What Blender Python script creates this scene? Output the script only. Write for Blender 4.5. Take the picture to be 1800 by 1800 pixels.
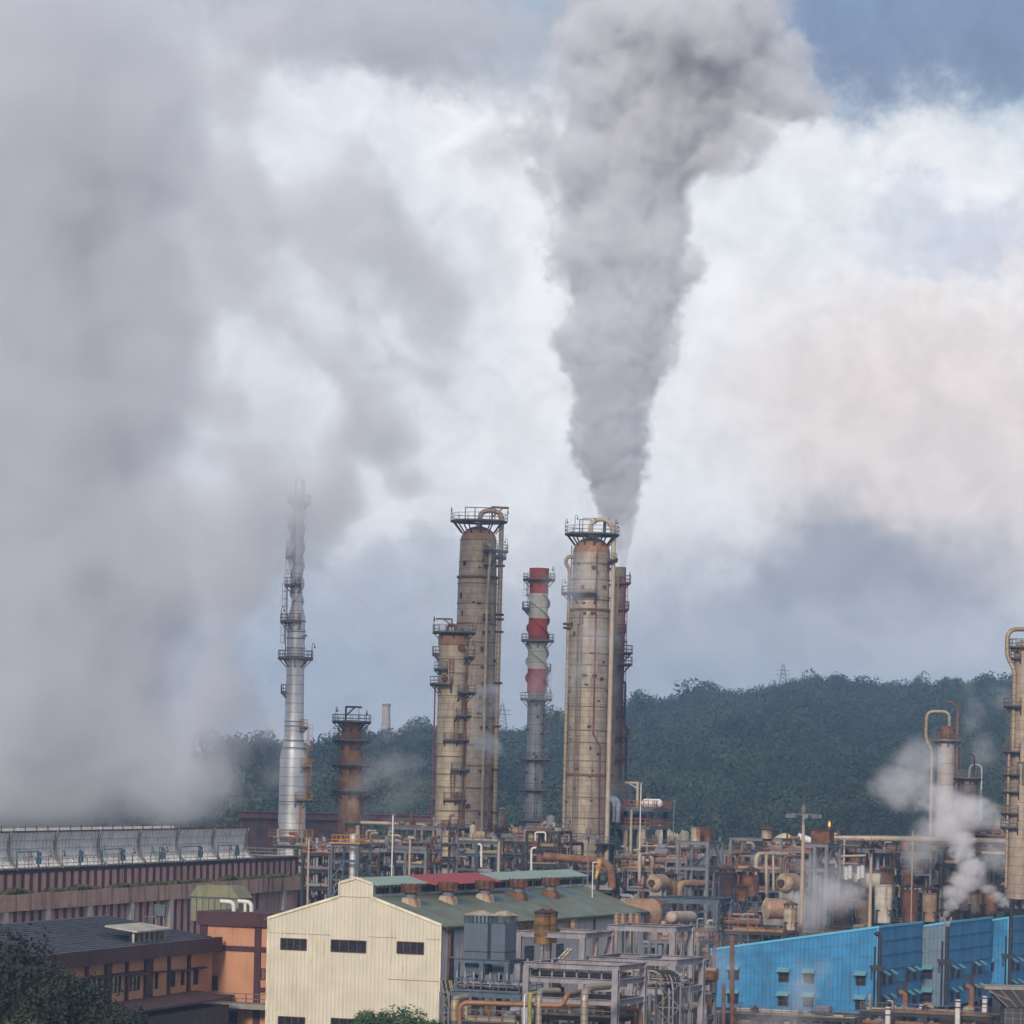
import bpy, bmesh, math, random
import numpy as np
from mathutils import Vector, Matrix, noise as mnoise

for o in list(bpy.data.objects):
    bpy.data.objects.remove(o)
SC = bpy.context.scene
COL = SC.collection
PI = math.pi
R = math.radians

# ------------------------------------------------------------------ camera
EYE = Vector((0, 0, 32.0))
F = 6000.0                       # focal length in pixels of the 1800 px photograph
ROLL = R(1.35)
CR, SR = math.cos(ROLL), math.sin(ROLL)
XC, YC = Vector((CR, 0, SR)), Vector((-SR, 0, CR))
cam_d = bpy.data.cameras.new('camera')
cam = bpy.data.objects.new('camera', cam_d)
COL.objects.link(cam)
cam_d.sensor_width = 36
cam_d.lens = 36 * F / 1800
cam_d.shift_y = 480 / 1800
cam_d.clip_start = 1
cam_d.clip_end = 20000
zb = XC.cross(YC)                # camera looks along -Z
cam.matrix_world = Matrix(((XC.x, YC.x, zb.x, EYE.x), (XC.y, YC.y, zb.y, EYE.y), (XC.z, YC.z, zb.z, EYE.z), (0, 0, 0, 1)))
SC.camera = cam


def at(px, py, d):
    """the world point seen at photo pixel (px, py) at distance d along +Y"""
    x, y = (px - 900) / F, (1380 - py) / F
    return EYE + d * (x * XC + y * YC + Vector((0, 1, 0)))


def atz(px, d, z):
    """the world point in photo column px (about) at distance d and height z"""
    p = at(px, 1380, d)
    py = 1380 + (p.z - z) / (d / F) / CR
    p = at(px, py, d)
    return Vector((p.x, d, z))


# ------------------------------------------------------------------ light
SUN_AZ, SUN_EL = R(-166), R(25)     # azimuth from +Y clockwise: behind the camera, to the left
sdir = Vector((math.sin(SUN_AZ) * math.cos(SUN_EL), math.cos(SUN_AZ) * math.cos(SUN_EL), math.sin(SUN_EL)))
sun_d = bpy.data.lights.new('sun', 'SUN')
sun = bpy.data.objects.new('sun', sun_d)
COL.objects.link(sun)
sun_d.energy = 2.7
sun_d.angle = R(10)
sun_d.color = (1.0, 0.90, 0.80)
sun.rotation_euler = sdir.to_track_quat('Z', 'Y').to_euler()

SC.view_settings.view_transform = 'Standard'
SC.view_settings.look = 'None'
SC.view_settings.exposure = 0.2
SC.view_settings.gamma = 1.0
SC.cycles.use_denoising = True
SC.cycles.max_bounces = 9
SC.cycles.diffuse_bounces = 3
SC.cycles.glossy_bounces = 2
SC.cycles.transparent_max_bounces = 8
SC.cycles.volume_bounces = 7
SC.cycles.volume_step_rate = 2.0
SC.cycles.volume_max_steps = 512
SC.cycles.use_adaptive_sampling = True
SC.cycles.adaptive_threshold = 0.02


# ------------------------------------------------------------------ node helpers
class Ex:
    """a socket one can calculate with"""
    def __init__(s, nt, sock):
        s.nt, s.s = nt, sock

    def _m(s, op, *o, clamp=False):
        n = s.nt.nodes.new('ShaderNodeMath')
        n.operation = op
        n.use_clamp = clamp
        for i, v in enumerate((s,) + o):
            if isinstance(v, Ex):
                s.nt.links.new(v.s, n.inputs[i])
            else:
                n.inputs[i].default_value = v
        return Ex(s.nt, n.outputs[0])

    def __add__(s, o): return s._m('ADD', o)
    __radd__ = __add__
    def __sub__(s, o): return s._m('SUBTRACT', o)
    def __rsub__(s, o): return (s * -1.0) + o
    def __mul__(s, o): return s._m('MULTIPLY', o)
    __rmul__ = __mul__
    def __truediv__(s, o): return s._m('DIVIDE', o)
    def __pow__(s, o): return s._m('POWER', o)
    def sqrt(s): return s._m('SQRT')
    def abs(s): return s._m('ABSOLUTE')
    def sin(s): return s._m('SINE')
    def atan2(s, o): return s._m('ARCTAN2', o)
    def fract(s): return s._m('FRACT')
    def floor(s): return s._m('FLOOR')
    def max(s, o): return s._m('MAXIMUM', o)
    def min(s, o): return s._m('MINIMUM', o)
    def gt(s, o): return s._m('GREATER_THAN', o)
    def lt(s, o): return s._m('LESS_THAN', o)
    def smin(s, o, k): return s._m('SMOOTH_MIN', o, k)

    def ss(s, a, b, c=0.0, d=1.0):
        n = s.nt.nodes.new('ShaderNodeMapRange')
        n.interpolation_type = 'SMOOTHSTEP'
        s.nt.links.new(s.s, n.inputs[0])
        for i, v in enumerate((a, b, c, d)):
            n.inputs[i + 1].default_value = v
        return Ex(s.nt, n.outputs[0])

    def curve(s, pts):
        """piecewise linear/auto curve through (x, y)"""
        xs = [p[0] for p in pts]; ys = [p[1] for p in pts]
        x0, x1, y0, y1 = min(xs), max(xs), min(ys), max(ys)
        if y1 - y0 < 1e-9: y1 = y0 + 1
        t = (s - x0) / (x1 - x0)
        n = s.nt.nodes.new('ShaderNodeFloatCurve')
        c = n.mapping.curves[0]
        pp = sorted(((x - x0) / (x1 - x0), (y - y0) / (y1 - y0)) for x, y in pts)
        while len(c.points) < len(pp):
            c.points.new(0.5, 0.5)
        for q, (a, b) in zip(c.points, pp):
            q.location = (a, b)
        n.mapping.update()
        s.nt.links.new(t.s, n.inputs['Value'])
        return Ex(s.nt, n.outputs[0]) * (y1 - y0) + y0


def sep(nt, v):
    n = nt.nodes.new('ShaderNodeSeparateXYZ')
    nt.links.new(v, n.inputs[0])
    return [Ex(nt, n.outputs[i]) for i in range(3)]


def comb(nt, x, y, z):
    n = nt.nodes.new('ShaderNodeCombineXYZ')
    for i, v in enumerate((x, y, z)):
        if isinstance(v, Ex): nt.links.new(v.s, n.inputs[i])
        else: n.inputs[i].default_value = v
    return n.outputs[0]


def noise(nt, vec, scale, detail=4, rough=0.55, dist=0.0, col=False, lac=2.0):
    n = nt.nodes.new('ShaderNodeTexNoise')
    if vec is not None: nt.links.new(vec, n.inputs['Vector'])
    n.inputs['Scale'].default_value = scale
    n.inputs['Detail'].default_value = detail
    n.inputs['Roughness'].default_value = rough
    n.inputs['Lacunarity'].default_value = lac
    n.inputs['Distortion'].default_value = dist
    return n.outputs['Color'] if col else Ex(nt, n.outputs[0])


def mix(nt, fac, a, b):
    n = nt.nodes.new('ShaderNodeMix')
    n.data_type = 'RGBA'
    for sock, v in ((n.inputs[0], fac), (n.inputs[6], a), (n.inputs[7], b)):
        if isinstance(v, Ex): nt.links.new(v.s, sock)
        elif isinstance(v, bpy.types.NodeSocket): nt.links.new(v, sock)
        elif isinstance(v, (int, float)): sock.default_value = v
        else: sock.default_value = (*v[:3], 1)
    return n.outputs[2]


def lin(r, g, b):
    f = lambda c: (c / 255 / 12.92) if c <= 10 else ((c / 255 + 0.055) / 1.055) ** 2.4
    return (f(r), f(g), f(b))


# ------------------------------------------------------------------ sky
world = bpy.data.worlds.new('World')
SC.world = world
world.use_nodes = True
nt = world.node_tree
nt.nodes.clear()
tc = nt.nodes.new('ShaderNodeTexCoord')
dx, dy, dz = sep(nt, tc.outputs['Generated'])
dya = dy.abs().max(0.02)
az, el = dx / dya, dz / dya
# rotate to the slant of the cloud layers; one unit is one degree of sky (about 100 px of the photograph)
U = (az * CR + el * SR) * 60.0 + 9.0
V = (az * SR - el * CR) * 60.0 + 13.8
far = (az.abs().max(el.abs())).min(3.0)
P0 = comb(nt, az * 60.0, el * 60.0, 0.0)
n1 = noise(nt, P0, 0.32, 8, 0.6, col=True)
w1 = sep(nt, n1)
n2 = noise(nt, P0, 1.1, 8, 0.68, col=True)
w2 = sep(nt, n2)
Uw = U + (w1[0] - 0.5) * 3.2 + (w2[0] - 0.5) * 1.7
Vw = V + (w1[1] - 0.5) * 3.0 + (w2[1] - 0.5) * 1.7
sky = nt.nodes.new('ShaderNodeTexSky')
sky.sky_type = 'NISHITA'
sky.sun_disc = False
sky.sun_elevation = SUN_EL
sky.sun_rotation = SUN_AZ
sky.air_density = 1.0
sky.dust_density = 1.0
bgs = nt.nodes.new('ShaderNodeVectorMath'); bgs.operation = 'SCALE'
nt.links.new(sky.outputs[0], bgs.inputs[0]); bgs.inputs['Scale'].default_value = 0.085
c = bgs.outputs[0]
# (centre x, centre y, radius x, radius y, colour, strength, softness)
BL = [
    (9.0, 9.0, 14, 8.5, lin(240, 240, 241), 1.0, 0.30),     # the bright veil
    (16.6, 7.6, 3.6, 2.6, lin(231, 218, 212), 0.85, 0.9),   # pinkish at the right
    (13.5, 3.6, 3.0, 1.3, lin(226, 229, 235), 0.5, 0.8),
    (17.0, 4.3, 1.7, 0.5, lin(200, 206, 220), 0.7, 0.8),   # blue-grey wisp right
    (15.6, 3.7, 0.6, 0.4, lin(196, 203, 218), 0.5, 0.8),
    (17.2, 0.8, 4.2, 1.35, lin(122, 139, 166), 0.88, 0.75), # the blue gap top right
    (14.6, 0.2, 2.8, 1.0, lin(128, 146, 176), 0.8, 0.9),
    (6.2, 0.4, 4.8, 1.2, lin(176, 180, 190), 0.9, 0.8),     # grey top
    (6.0, 2.2, 1.5, 1.0, lin(228, 232, 238), 0.7, 0.9),
    (15.0, 10.3, 2.9, 1.2, lin(163, 165, 173), 0.9, 1.0),   # grey cloud over the hill
    (12.6, 11.2, 2.4, 0.9, lin(184, 187, 194), 0.75, 0.8),
    (7.0, 11.6, 6.5, 1.9, lin(197, 199, 203), 0.85, 0.6),
    (7.2, 10.0, 1.3, 0.7, lin(190, 195, 201), 0.7, 0.9),
    (15.0, 12.0, 6.5, 1.4, lin(198, 198, 201), 0.75, 0.7),
    (7.2, 5.2, 1.7, 2.6, lin(206, 212, 220), 0.5, 1.0),
    (3.0, 8.0, 3.0, 8.0, lin(214, 217, 222), 0.7, 0.6),
    (2.0, 11.0, 5.0, 2.0, lin(196, 199, 205), 0.6, 0.6),
]
for cx, cy, rx, ry, colr, st, so in BL:
    d2 = (((Uw - cx) / rx) ** 2.0 + ((Vw - cy) / ry) ** 2.0).sqrt()
    m = d2.ss(1 + so * 0.5, 1 - so * 0.6) * st
    c = mix(nt, m, c, colr)
# everything away from this patch: broken overcast
gn = noise(nt, P0, 0.05, 6, 0.55).ss(0.35, 0.65)
ov = mix(nt, gn, lin(128, 140, 164), lin(202, 206, 213))
c = mix(nt, far.ss(0.28, 0.5), c, ov)
c = mix(nt, el.ss(-0.02, -0.2), c, (0.10, 0.11, 0.10))
fine = noise(nt, P0, 0.9, 9, 0.66, 0.6).ss(0.3, 0.7, 0.90, 1.06)
vm = nt.nodes.new('ShaderNodeVectorMath'); vm.operation = 'SCALE'
nt.links.new(c, vm.inputs[0]); nt.links.new(fine.s, vm.inputs['Scale'])
bg = nt.nodes.new('ShaderNodeBackground')
nt.links.new(vm.outputs[0], bg.inputs[0])
bg.inputs[1].default_value = 1.0
wo = nt.nodes.new('ShaderNodeOutputWorld')
nt.links.new(bg.outputs[0], wo.inputs[0])
world.cycles.sampling_method = 'MANUAL'
world.cycles.sample_map_resolution = 512


def put(o, label=None, cat=None, group=None, kind=None):
    if label: o['label'] = label
    if cat: o['category'] = cat
    if group: o['group'] = group
    if kind: o['kind'] = kind
    return o


# ------------------------------------------------------------------ haze
def haze_box():
    bm = bmesh.new()
    bmesh.ops.create_cube(bm, size=1)
    me = bpy.data.meshes.new('haze'); bm.to_mesh(me); bm.free()
    o = bpy.data.objects.new('haze', me); COL.objects.link(o)
    x0, x1, y0, y1, z0, z1 = -1300, 1300, -60, 4200, -2, 175
    o.scale = (x1 - x0, y1 - y0, z1 - z0)
    o.location = ((x0 + x1) / 2, (y0 + y1) / 2, (z0 + z1) / 2)
    m = bpy.data.materials.new('haze_air'); m.use_nodes = True
    t = m.node_tree; t.nodes.clear()
    v = t.nodes.new('ShaderNodeVolumePrincipled')
    v.inputs['Color'].default_value = (0.36, 0.56, 0.87, 1)
    v.inputs['Density'].default_value = HAZE
    v.inputs['Anisotropy'].default_value = 0.0
    out = t.nodes.new('ShaderNodeOutputMaterial')
    t.links.new(v.outputs[0], out.inputs['Volume'])
    me.materials.append(m)
    put(o, 'thin blue haze lying over the refinery and the wooded hill', 'haze', kind='stuff')
HAZE = 0.00024
haze_box()


# ------------------------------------------------------------------ steam and smoke (voxel densities)
def steam_mat(name, col, dens, aniso=0.2):
    m = bpy.data.materials.new(name); m.use_nodes = True
    t = m.node_tree; t.nodes.clear()
    v = t.nodes.new('ShaderNodeVolumePrincipled')
    v.inputs['Color'].default_value = (*col, 1)
    v.inputs['Density'].default_value = dens
    v.inputs['Anisotropy'].default_value = aniso
    out = t.nodes.new('ShaderNodeOutputMaterial')
    t.links.new(v.outputs[0], out.inputs['Volume'])
    return m


def steam(name, label, origin, lo, hi, vox, mat, field, cat='steam'):
    """a volume whose density field(nt, x, y, z, pos) is written in metres from origin"""
    me = bpy.data.meshes.new(name)
    bm = bmesh.new(); bmesh.ops.create_cube(bm, size=1)
    for v in bm.verts:
        v.co = Vector([lo[i] if v.co[i] < 0 else hi[i] for i in range(3)])
    bm.to_mesh(me); bm.free()
    o = bpy.data.objects.new(name, me); COL.objects.link(o)
    o.location = origin
    g = bpy.data.node_groups.new(name, 'GeometryNodeTree')
    g.interface.new_socket('Geometry', in_out='INPUT', socket_type='NodeSocketGeometry')
    g.interface.new_socket('Geometry', in_out='OUTPUT', socket_type='NodeSocketGeometry')
    gi = g.nodes.new('NodeGroupInput'); go = g.nodes.new('NodeGroupOutput')
    p = g.nodes.new('GeometryNodeInputPosition')
    x, y, z = sep(g, p.outputs[0])
    den = field(g, x, y, z, p.outputs[0])
    vc = g.nodes.new('GeometryNodeVolumeCube')
    g.links.new(den.s, vc.inputs['Density'])
    vc.inputs['Min'].default_value = lo
    vc.inputs['Max'].default_value = hi
    for i, k in enumerate('XYZ'):
        vc.inputs['Resolution ' + k].default_value = max(8, int((hi[i] - lo[i]) / vox))
    sm = g.nodes.new('GeometryNodeSetMaterial')
    sm.inputs['Material'].default_value = mat
    g.links.new(vc.outputs[0], sm.inputs[0])
    g.links.new(sm.outputs[0], go.inputs[0])
    mod = o.modifiers.new('steam', 'NODES'); mod.node_group = g
    me.materials.append(mat)
    put(o, label, cat, kind='stuff')
    return o


def puffs(g, pos, s0, amp, seed=0.0, octs=3):
    """billowy displacement: rounded cells at shrinking sizes"""
    tot = None
    for k in range(octs):
        vn = g.nodes.new('ShaderNodeTexVoronoi')
        vn.feature = 'SMOOTH_F1' if k == 0 else 'F1'
        vn.inputs['Scale'].default_value = s0 * (2.1 ** k)
        if k == 0: vn.inputs['Smoothness'].default_value = 0.3
        mp = g.nodes.new('ShaderNodeVectorMath'); mp.operation = 'ADD'
        g.links.new(pos, mp.inputs[0]); mp.inputs[1].default_value = (seed + k * 7.3, seed * 2 + 3.1 * k, seed)
        g.links.new(mp.outputs[0], vn.inputs['Vector'])
        d = Ex(g, vn.outputs['Distance']) * (-amp * (0.5 ** k))
        tot = d if tot is None else tot + d
    return tot


def warp(g, pos, scale, amp, detail=3, rough=0.5):
    n = noise(g, pos, scale, detail, rough, col=True)
    a, b, c_ = sep(g, n)
    return (a - 0.5) * amp, (b - 0.5) * amp, (c_ - 0.5) * amp



# ------------------------------------------------------------------ materials
MATS = {}


def mat(name, col, rough=0.7, metal=0.0, var=0.25, dirt=0.0, rust=0.0, rustcol=(0.16, 0.055, 0.022), seam=None, corr=None,
        nscale=0.6, bump=0.0, dirtcol=(0.035, 0.033, 0.03), col2=None, streak=0.0, moss=0.0):
    """weathered surface: noise-varied colour, vertical run marks, rust and dirt patches, sheet seams, corrugation.
    seam = (height of a course, sheets round the shell or 0, width); corr = spacing of the ribs along x+y"""
    if name in MATS: return MATS[name]
    m = bpy.data.materials.new(name); m.use_nodes = True
    t = m.node_tree; t.nodes.clear()
    b = t.nodes.new('ShaderNodeBsdfPrincipled'); out = t.nodes.new('ShaderNodeOutputMaterial')
    t.links.new(b.outputs[0], out.inputs[0])
    b.inputs['Roughness'].default_value = rough
    b.inputs['Metallic'].default_value = metal
    tc = t.nodes.new('ShaderNodeTexCoord')
    pos = tc.outputs['Object']
    x, y, z = sep(t, pos)
    n = noise(t, pos, nscale, 5, 0.6)
    lo = [c * (1 - var) for c in col]; hi = [min(1, c * (1 + var)) for c in col]
    if col2: hi = col2
    c = mix(t, n.ss(0.3, 0.7), lo, hi)
    st = comb(t, x * 1.0, y * 1.0, z * 0.09)
    if streak:
        s = noise(t, st, 2.4, 4, 0.6).ss(0.5, 0.75) * streak
        c = mix(t, s, c, [q * 0.45 for q in col])
    if seam:
        h, nv, w = seam
        q = (z / h).fract()
        line = q.lt(w / h)
        if nv:
            a = y.atan2(x) * (nv / (2 * PI)) + (z / h).floor() * 0.5
            line = line.max(a.fract().lt(0.05) * 0.6)
        panel = noise(t, comb(t, (y.atan2(x) * ((nv or 6) / (2 * PI))).floor(), (z / h).floor(), 0.0), 3.7, 0)
        c = mix(t, panel.ss(0.3, 0.7, 0.0, 0.28), c, [q2 * 0.62 for q2 in col])
        c = mix(t, line * 0.75, c, [q2 * 0.25 for q2 in col])
    if dirt:
        s = noise(t, st, 0.8, 6, 0.7, 0.5).ss(0.62 - 0.25 * dirt, 0.8 - 0.15 * dirt) * min(1.0, dirt * 1.2)
        c = mix(t, s, c, dirtcol)
    if rust:
        s1 = noise(t, comb(t, x, y, z * 0.25), 0.9, 6, 0.68)
        s2 = noise(t, st, 2.2, 4, 0.6)
        rm = (s1 * 0.65 + s2 * 0.35).ss(0.62 - 0.22 * rust, 0.72 - 0.12 * rust)
        rc = mix(t, noise(t, pos, 2.5, 4, 0.6).ss(0.3, 0.7), rustcol, [min(1, q * 2.3) for q in rustcol])
        c = mix(t, rm * min(1.0, 0.55 + rust * 0.5), c, rc)
        if metal:
            mm = (rm * -metal) + metal
            t.links.new(mm.s, b.inputs['Metallic'])
    if moss:
        s = noise(t, pos, 1.1, 6, 0.7).ss(0.6 - 0.2 * moss, 0.7) * 0.85
        c = mix(t, s, c, (0.05, 0.06, 0.028))
    if corr:
        u = ((x + y) / corr).fract()
        rib = (u - 0.5).abs()
        line = rib.ss(0.16, 0.05)
        c = mix(t, line * 0.22, c, [q * 0.35 for q in col])
        bp = t.nodes.new('ShaderNodeBump'); bp.inputs['Strength'].default_value = 0.5; bp.inputs['Distance'].default_value = 0.05
        t.links.new(rib.ss(0.05, 0.3).s, bp.inputs['Height']); t.links.new(bp.outputs[0], b.inputs['Normal'])
    elif bump:
        bp = t.nodes.new('ShaderNodeBump'); bp.inputs['Strength'].default_value = bump; bp.inputs['Distance'].default_value = 0.05
        t.links.new(noise(t, pos, 6.0, 4, 0.6).s, bp.inputs['Height']); t.links.new(bp.outputs[0], b.inputs['Normal'])
    rr = noise(t, pos, 1.7, 3, 0.6) * 0.25 + (rough - 0.12)
    t.links.new(rr.s, b.inputs['Roughness'])
    t.links.new(c, b.inputs['Base Color'])
    MATS[name] = m
    return m


# ------------------------------------------------------------------ mesh builder
class MB:
    def __init__(s):
        s.v, s.f = [], []

    def add(s, vs, fs):
        k = len(s.v)
        s.v.extend(vs)
        s.f.extend([tuple(i + k for i in f) for f in fs])
        return s

    def box(s, c, sz, rz=0.0):
        hx, hy, hz = sz[0] / 2, sz[1] / 2, sz[2] / 2
        ca, sa = math.cos(rz), math.sin(rz)
        vs = []
        for dz in (-hz, hz):
            for dx_, dy_ in ((-hx, -hy), (hx, -hy), (hx, hy), (-hx, hy)):
                vs.append((c[0] + dx_ * ca - dy_ * sa, c[1] + dx_ * sa + dy_ * ca, c[2] + dz))
        return s.add(vs, [(0, 3, 2, 1), (4, 5, 6, 7), (0, 1, 5, 4), (1, 2, 6, 5), (2, 3, 7, 6), (3, 0, 4, 7)])

    def b2(s, lo, hi):
        return s.box([(lo[i] + hi[i]) / 2 for i in range(3)], [abs(hi[i] - lo[i]) for i in range(3)])

    def beam(s, p, q, w, h=None, up=Vector((0, 0, 1))):
        p, q = Vector(p), Vector(q); h = h or w
        d = (q - p).normalized()
        if abs(d.dot(up)) > 0.98: up = Vector((0, 1, 0))
        a = d.cross(up).normalized() * (w / 2); b = a.cross(d).normalized() * (h / 2)
        vs = [tuple(e + i * a + j * b) for e in (p, q) for i, j in ((-1, -1), (1, -1), (1, 1), (-1, 1))]
        return s.add(vs, [(3, 2, 1, 0), (4, 5, 6, 7), (0, 1, 5, 4), (1, 2, 6, 5), (2, 3, 7, 6), (3, 0, 4, 7)])

    def ibeam(s, p, q, w, h):
        """rolled steel section: two flanges and a web"""
        p, q = Vector(p), Vector(q)
        d = (q - p).normalized()
        up = Vector((0, 0, 1)) if abs(d.z) < 0.98 else Vector((0, 1, 0))
        a = d.cross(up).normalized(); b = a.cross(d).normalized()
        t = min(w, h) * 0.12
        s.beam(p + b * (h / 2 - t / 2), q + b * (h / 2 - t / 2), w, t, up)
        s.beam(p - b * (h / 2 - t / 2), q - b * (h / 2 - t / 2), w, t, up)
        s.beam(p, q, t, h - 2 * t, up)
        return s

    def tube(s, pts, r, seg=8, bend=0.0, caps=True):
        pts = [Vector(p) for p in pts]
        if bend:
            o = [pts[0]]
            for i in range(1, len(pts) - 1):
                p, c, q = pts[i - 1], pts[i], pts[i + 1]
                d1, d2 = (p - c), (q - c)
                bb = min(bend, d1.length * 0.49, d2.length * 0.49)
                a, b = c + d1.normalized() * bb, c + d2.normalized() * bb
                for k in range(6):
                    tt = k / 5
                    o.append(a * (1 - tt) ** 2 + c * 2 * tt * (1 - tt) + b * tt * tt)
            o.append(pts[-1]); pts = o
        rr = r if isinstance(r, (list, tuple)) else [r] * len(pts)
        vs, fs = [], []
        prev = None
        for i, p in enumerate(pts):
            d = ((pts[min(i + 1, len(pts) - 1)] - pts[i]).normalized() + (pts[i] - pts[max(i - 1, 0)]).normalized())
            if d.length < 1e-6: d = Vector((0, 0, 1))
            d.normalize()
            if prev is None:
                u = d.cross(Vector((0.13, 0.31, 0.94))).normalized()
                if u.length < 0.1: u = d.cross(Vector((1, 0, 0))).normalized()
            else:
                u = (prev - d * prev.dot(d)).normalized()
            prev = u
            w = d.cross(u)
            for k in range(seg):
                a = 2 * PI * k / seg
                vs.append(tuple(p + (u * math.cos(a) + w * math.sin(a)) * rr[i]))
        for i in range(len(pts) - 1):
            for k in range(seg):
                k2 = (k + 1) % seg
                fs.append((i * seg + k, i * seg + k2, (i + 1) * seg + k2, (i + 1) * seg + k))
        if caps:
            fs.append(tuple(range(seg - 1, -1, -1)))
            fs.append(tuple((len(pts) - 1) * seg + k for k in range(seg)))
        return s.add(vs, fs)

    def lathe(s, prof, c=(0, 0, 0), seg=24, cap=True, a0=0.0, a1=2 * PI):
        full = abs(a1 - a0 - 2 * PI) < 1e-6
        n = seg if full else seg + 1
        vs, fs = [], []
        for r, z in prof:
            for k in range(n):
                a = a0 + (a1 - a0) * k / seg
                vs.append((c[0] + r * math.cos(a), c[1] + r * math.sin(a), c[2] + z))
        for i in range(len(prof) - 1):
            for k in range(seg):
                k2 = (k + 1) % n
                fs.append((i * n + k, i * n + k2, (i + 1) * n + k2, (i + 1) * n + k))
        if cap and full:
            if prof[0][0] > 1e-4: fs.append(tuple(range(n - 1, -1, -1)))
            if prof[-1][0] > 1e-4: fs.append(tuple((len(prof) - 1) * n + k for k in range(n)))
        return s.add(vs, fs)

    def sector(s, ri, ro, a0, a1, z, t, seg=None):
        """flat ring piece, angles in degrees"""
        seg = seg or max(3, int(abs(a1 - a0) / 15))
        vs, fs = [], []
        for k in range(seg + 1):
            a = R(a0 + (a1 - a0) * k / seg)
            for r in (ri, ro):
                for zz in (z, z + t):
                    vs.append((r * math.cos(a), r * math.sin(a), zz))
        for k in range(seg):
            i, j = k * 4, k * 4 + 4
            fs += [(i, j, j + 2, i + 2), (i + 1, i + 3, j + 3, j + 1), (i + 2, j + 2, j + 3, i + 3), (i, i + 1, j + 1, j)]
        fs += [(0, 2, 3, 1), (seg * 4, seg * 4 + 1, seg * 4 + 3, seg * 4 + 2)]
        return s.add(vs, fs)

    def prism(s, poly, p0, ux, uy, ext):
        """polygon (2D list) in the plane p0 + a*ux + b*uy, extruded by vector ext"""
        p0, ux, uy, ext = Vector(p0), Vector(ux), Vector(uy), Vector(ext)
        n = len(poly)
        vs = [tuple(p0 + ux * a + uy * b) for a, b in poly] + [tuple(p0 + ux * a + uy * b + ext) for a, b in poly]
        fs = [tuple(range(n - 1, -1, -1)), tuple(range(n, 2 * n))]
        fs += [(i, (i + 1) % n, n + (i + 1) % n, n + i) for i in range(n)]
        return s.add(vs, fs)

    def mesh(s, name, smooth=False):
        me = bpy.data.meshes.new(name)
        me.from_pydata(s.v, [], s.f)
        if smooth:
            me.shade_smooth()
            try: me.set_sharp_from_angle(angle=R(40))
            except Exception: pass
        me.update()
        bm = bmesh.new(); bm.from_mesh(me)
        bmesh.ops.recalc_face_normals(bm, faces=bm.faces)
        bm.to_mesh(me); bm.free()
        return me


def obj(name, mb, m, parent=None, loc=None, smooth=False, rz=0.0, **k):
    me = mb.mesh(name, smooth)
    me.materials.append(m)
    o = bpy.data.objects.new(name, me)
    COL.objects.link(o)
    if parent: o.parent = parent
    if loc is not None: o.location = loc
    if rz: o.rotation_euler[2] = rz
    if k: put(o, **k)
    return o


def thing(name, label, cat, loc=(0, 0, 0), rz=0.0, group=None):
    o = bpy.data.objects.new(name, None)
    o.empty_display_size = 0.5
    COL.objects.link(o)
    o.location = loc
    o.rotation_euler[2] = rz
    put(o, label, cat, group)
    return o


def dup(root, loc=None, rz=None, label=None, group=None, scale=None):
    r = root.copy(); COL.objects.link(r)
    if loc is not None: r.location = loc
    if rz is not None: r.rotation_euler[2] = rz
    if scale is not None: r.scale = (scale,) * 3 if not isinstance(scale, tuple) else scale
    if label: r['label'] = label
    if group: r['group'] = group
    for ch in list(root.children):
        c = ch.copy(); COL.objects.link(c); c.parent = r
        for g in list(ch.children):
            q = g.copy(); COL.objects.link(q); q.parent = c
    return r


PHI = R(22)                       # the works' grid stands 22 degrees off the view
RX = Vector((math.cos(PHI), -math.sin(PHI), 0))   # right along the fronts
RY = Vector((math.sin(PHI), math.cos(PHI), 0))    # away

# shared finishes
M = {}
M['dark_steel'] = mat('dark_steel', (0.028, 0.028, 0.03), 0.7, 0.0, 0.3, rust=0.25)
M['grey_steel'] = mat('grey_steel', (0.155, 0.16, 0.18), 0.6, 0.0, 0.2, rust=0.22, streak=0.4)
M['mauve_steel'] = mat('mauve_steel', (0.27, 0.25, 0.265), 0.65, 0.0, 0.25, rust=0.36, streak=0.7, dirt=0.4)
M['blue_steel'] = mat('blue_steel', (0.075, 0.105, 0.14), 0.6, 0.0, 0.2, rust=0.12, streak=0.4)
M['yellow'] = mat('yellow_paint', (0.42, 0.19, 0.035), 0.6, 0.0, 0.25, rust=0.3)
M['orange'] = mat('orange_paint', (0.30, 0.10, 0.03), 0.65, 0.0, 0.25, rust=0.35)
M['redrail'] = mat('red_paint', (0.16, 0.03, 0.03), 0.65, 0.0, 0.25, rust=0.2)
M['rail'] = mat('weathered_rail', (0.13, 0.11, 0.09), 0.7, 0.0, 0.3, rust=0.4)
M['rust'] = mat('rusted_plate', (0.11, 0.042, 0.020), 0.85, 0.0, 0.4, col2=(0.24, 0.10, 0.045), streak=0.5, dirt=0.3, nscale=0.9)
M['rustdark'] = mat('dark_rusted_plate', (0.035, 0.018, 0.014), 0.85, 0.0, 0.4, col2=(0.09, 0.035, 0.022), streak=0.5)
M['rustpale'] = mat('pale_rusting_plate', (0.42, 0.37, 0.27), 0.7, 0.0, 0.25, rust=0.75, streak=0.6, nscale=0.8, dirt=0.2)
M['clad'] = mat('aluminium_cladding', (0.35, 0.285, 0.205), 0.55, 0.15, 0.16, rust=0.42, streak=0.95, seam=(1.0, 14, 0.07), dirt=0.45, rustcol=(0.13, 0.06, 0.03))
M['clad2'] = mat('paler_cladding', (0.36, 0.28, 0.205), 0.6, 0.1, 0.16, rust=0.36, streak=0.8, seam=(1.25, 12, 0.07), dirt=0.35, rustcol=(0.13, 0.06, 0.03))
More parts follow.
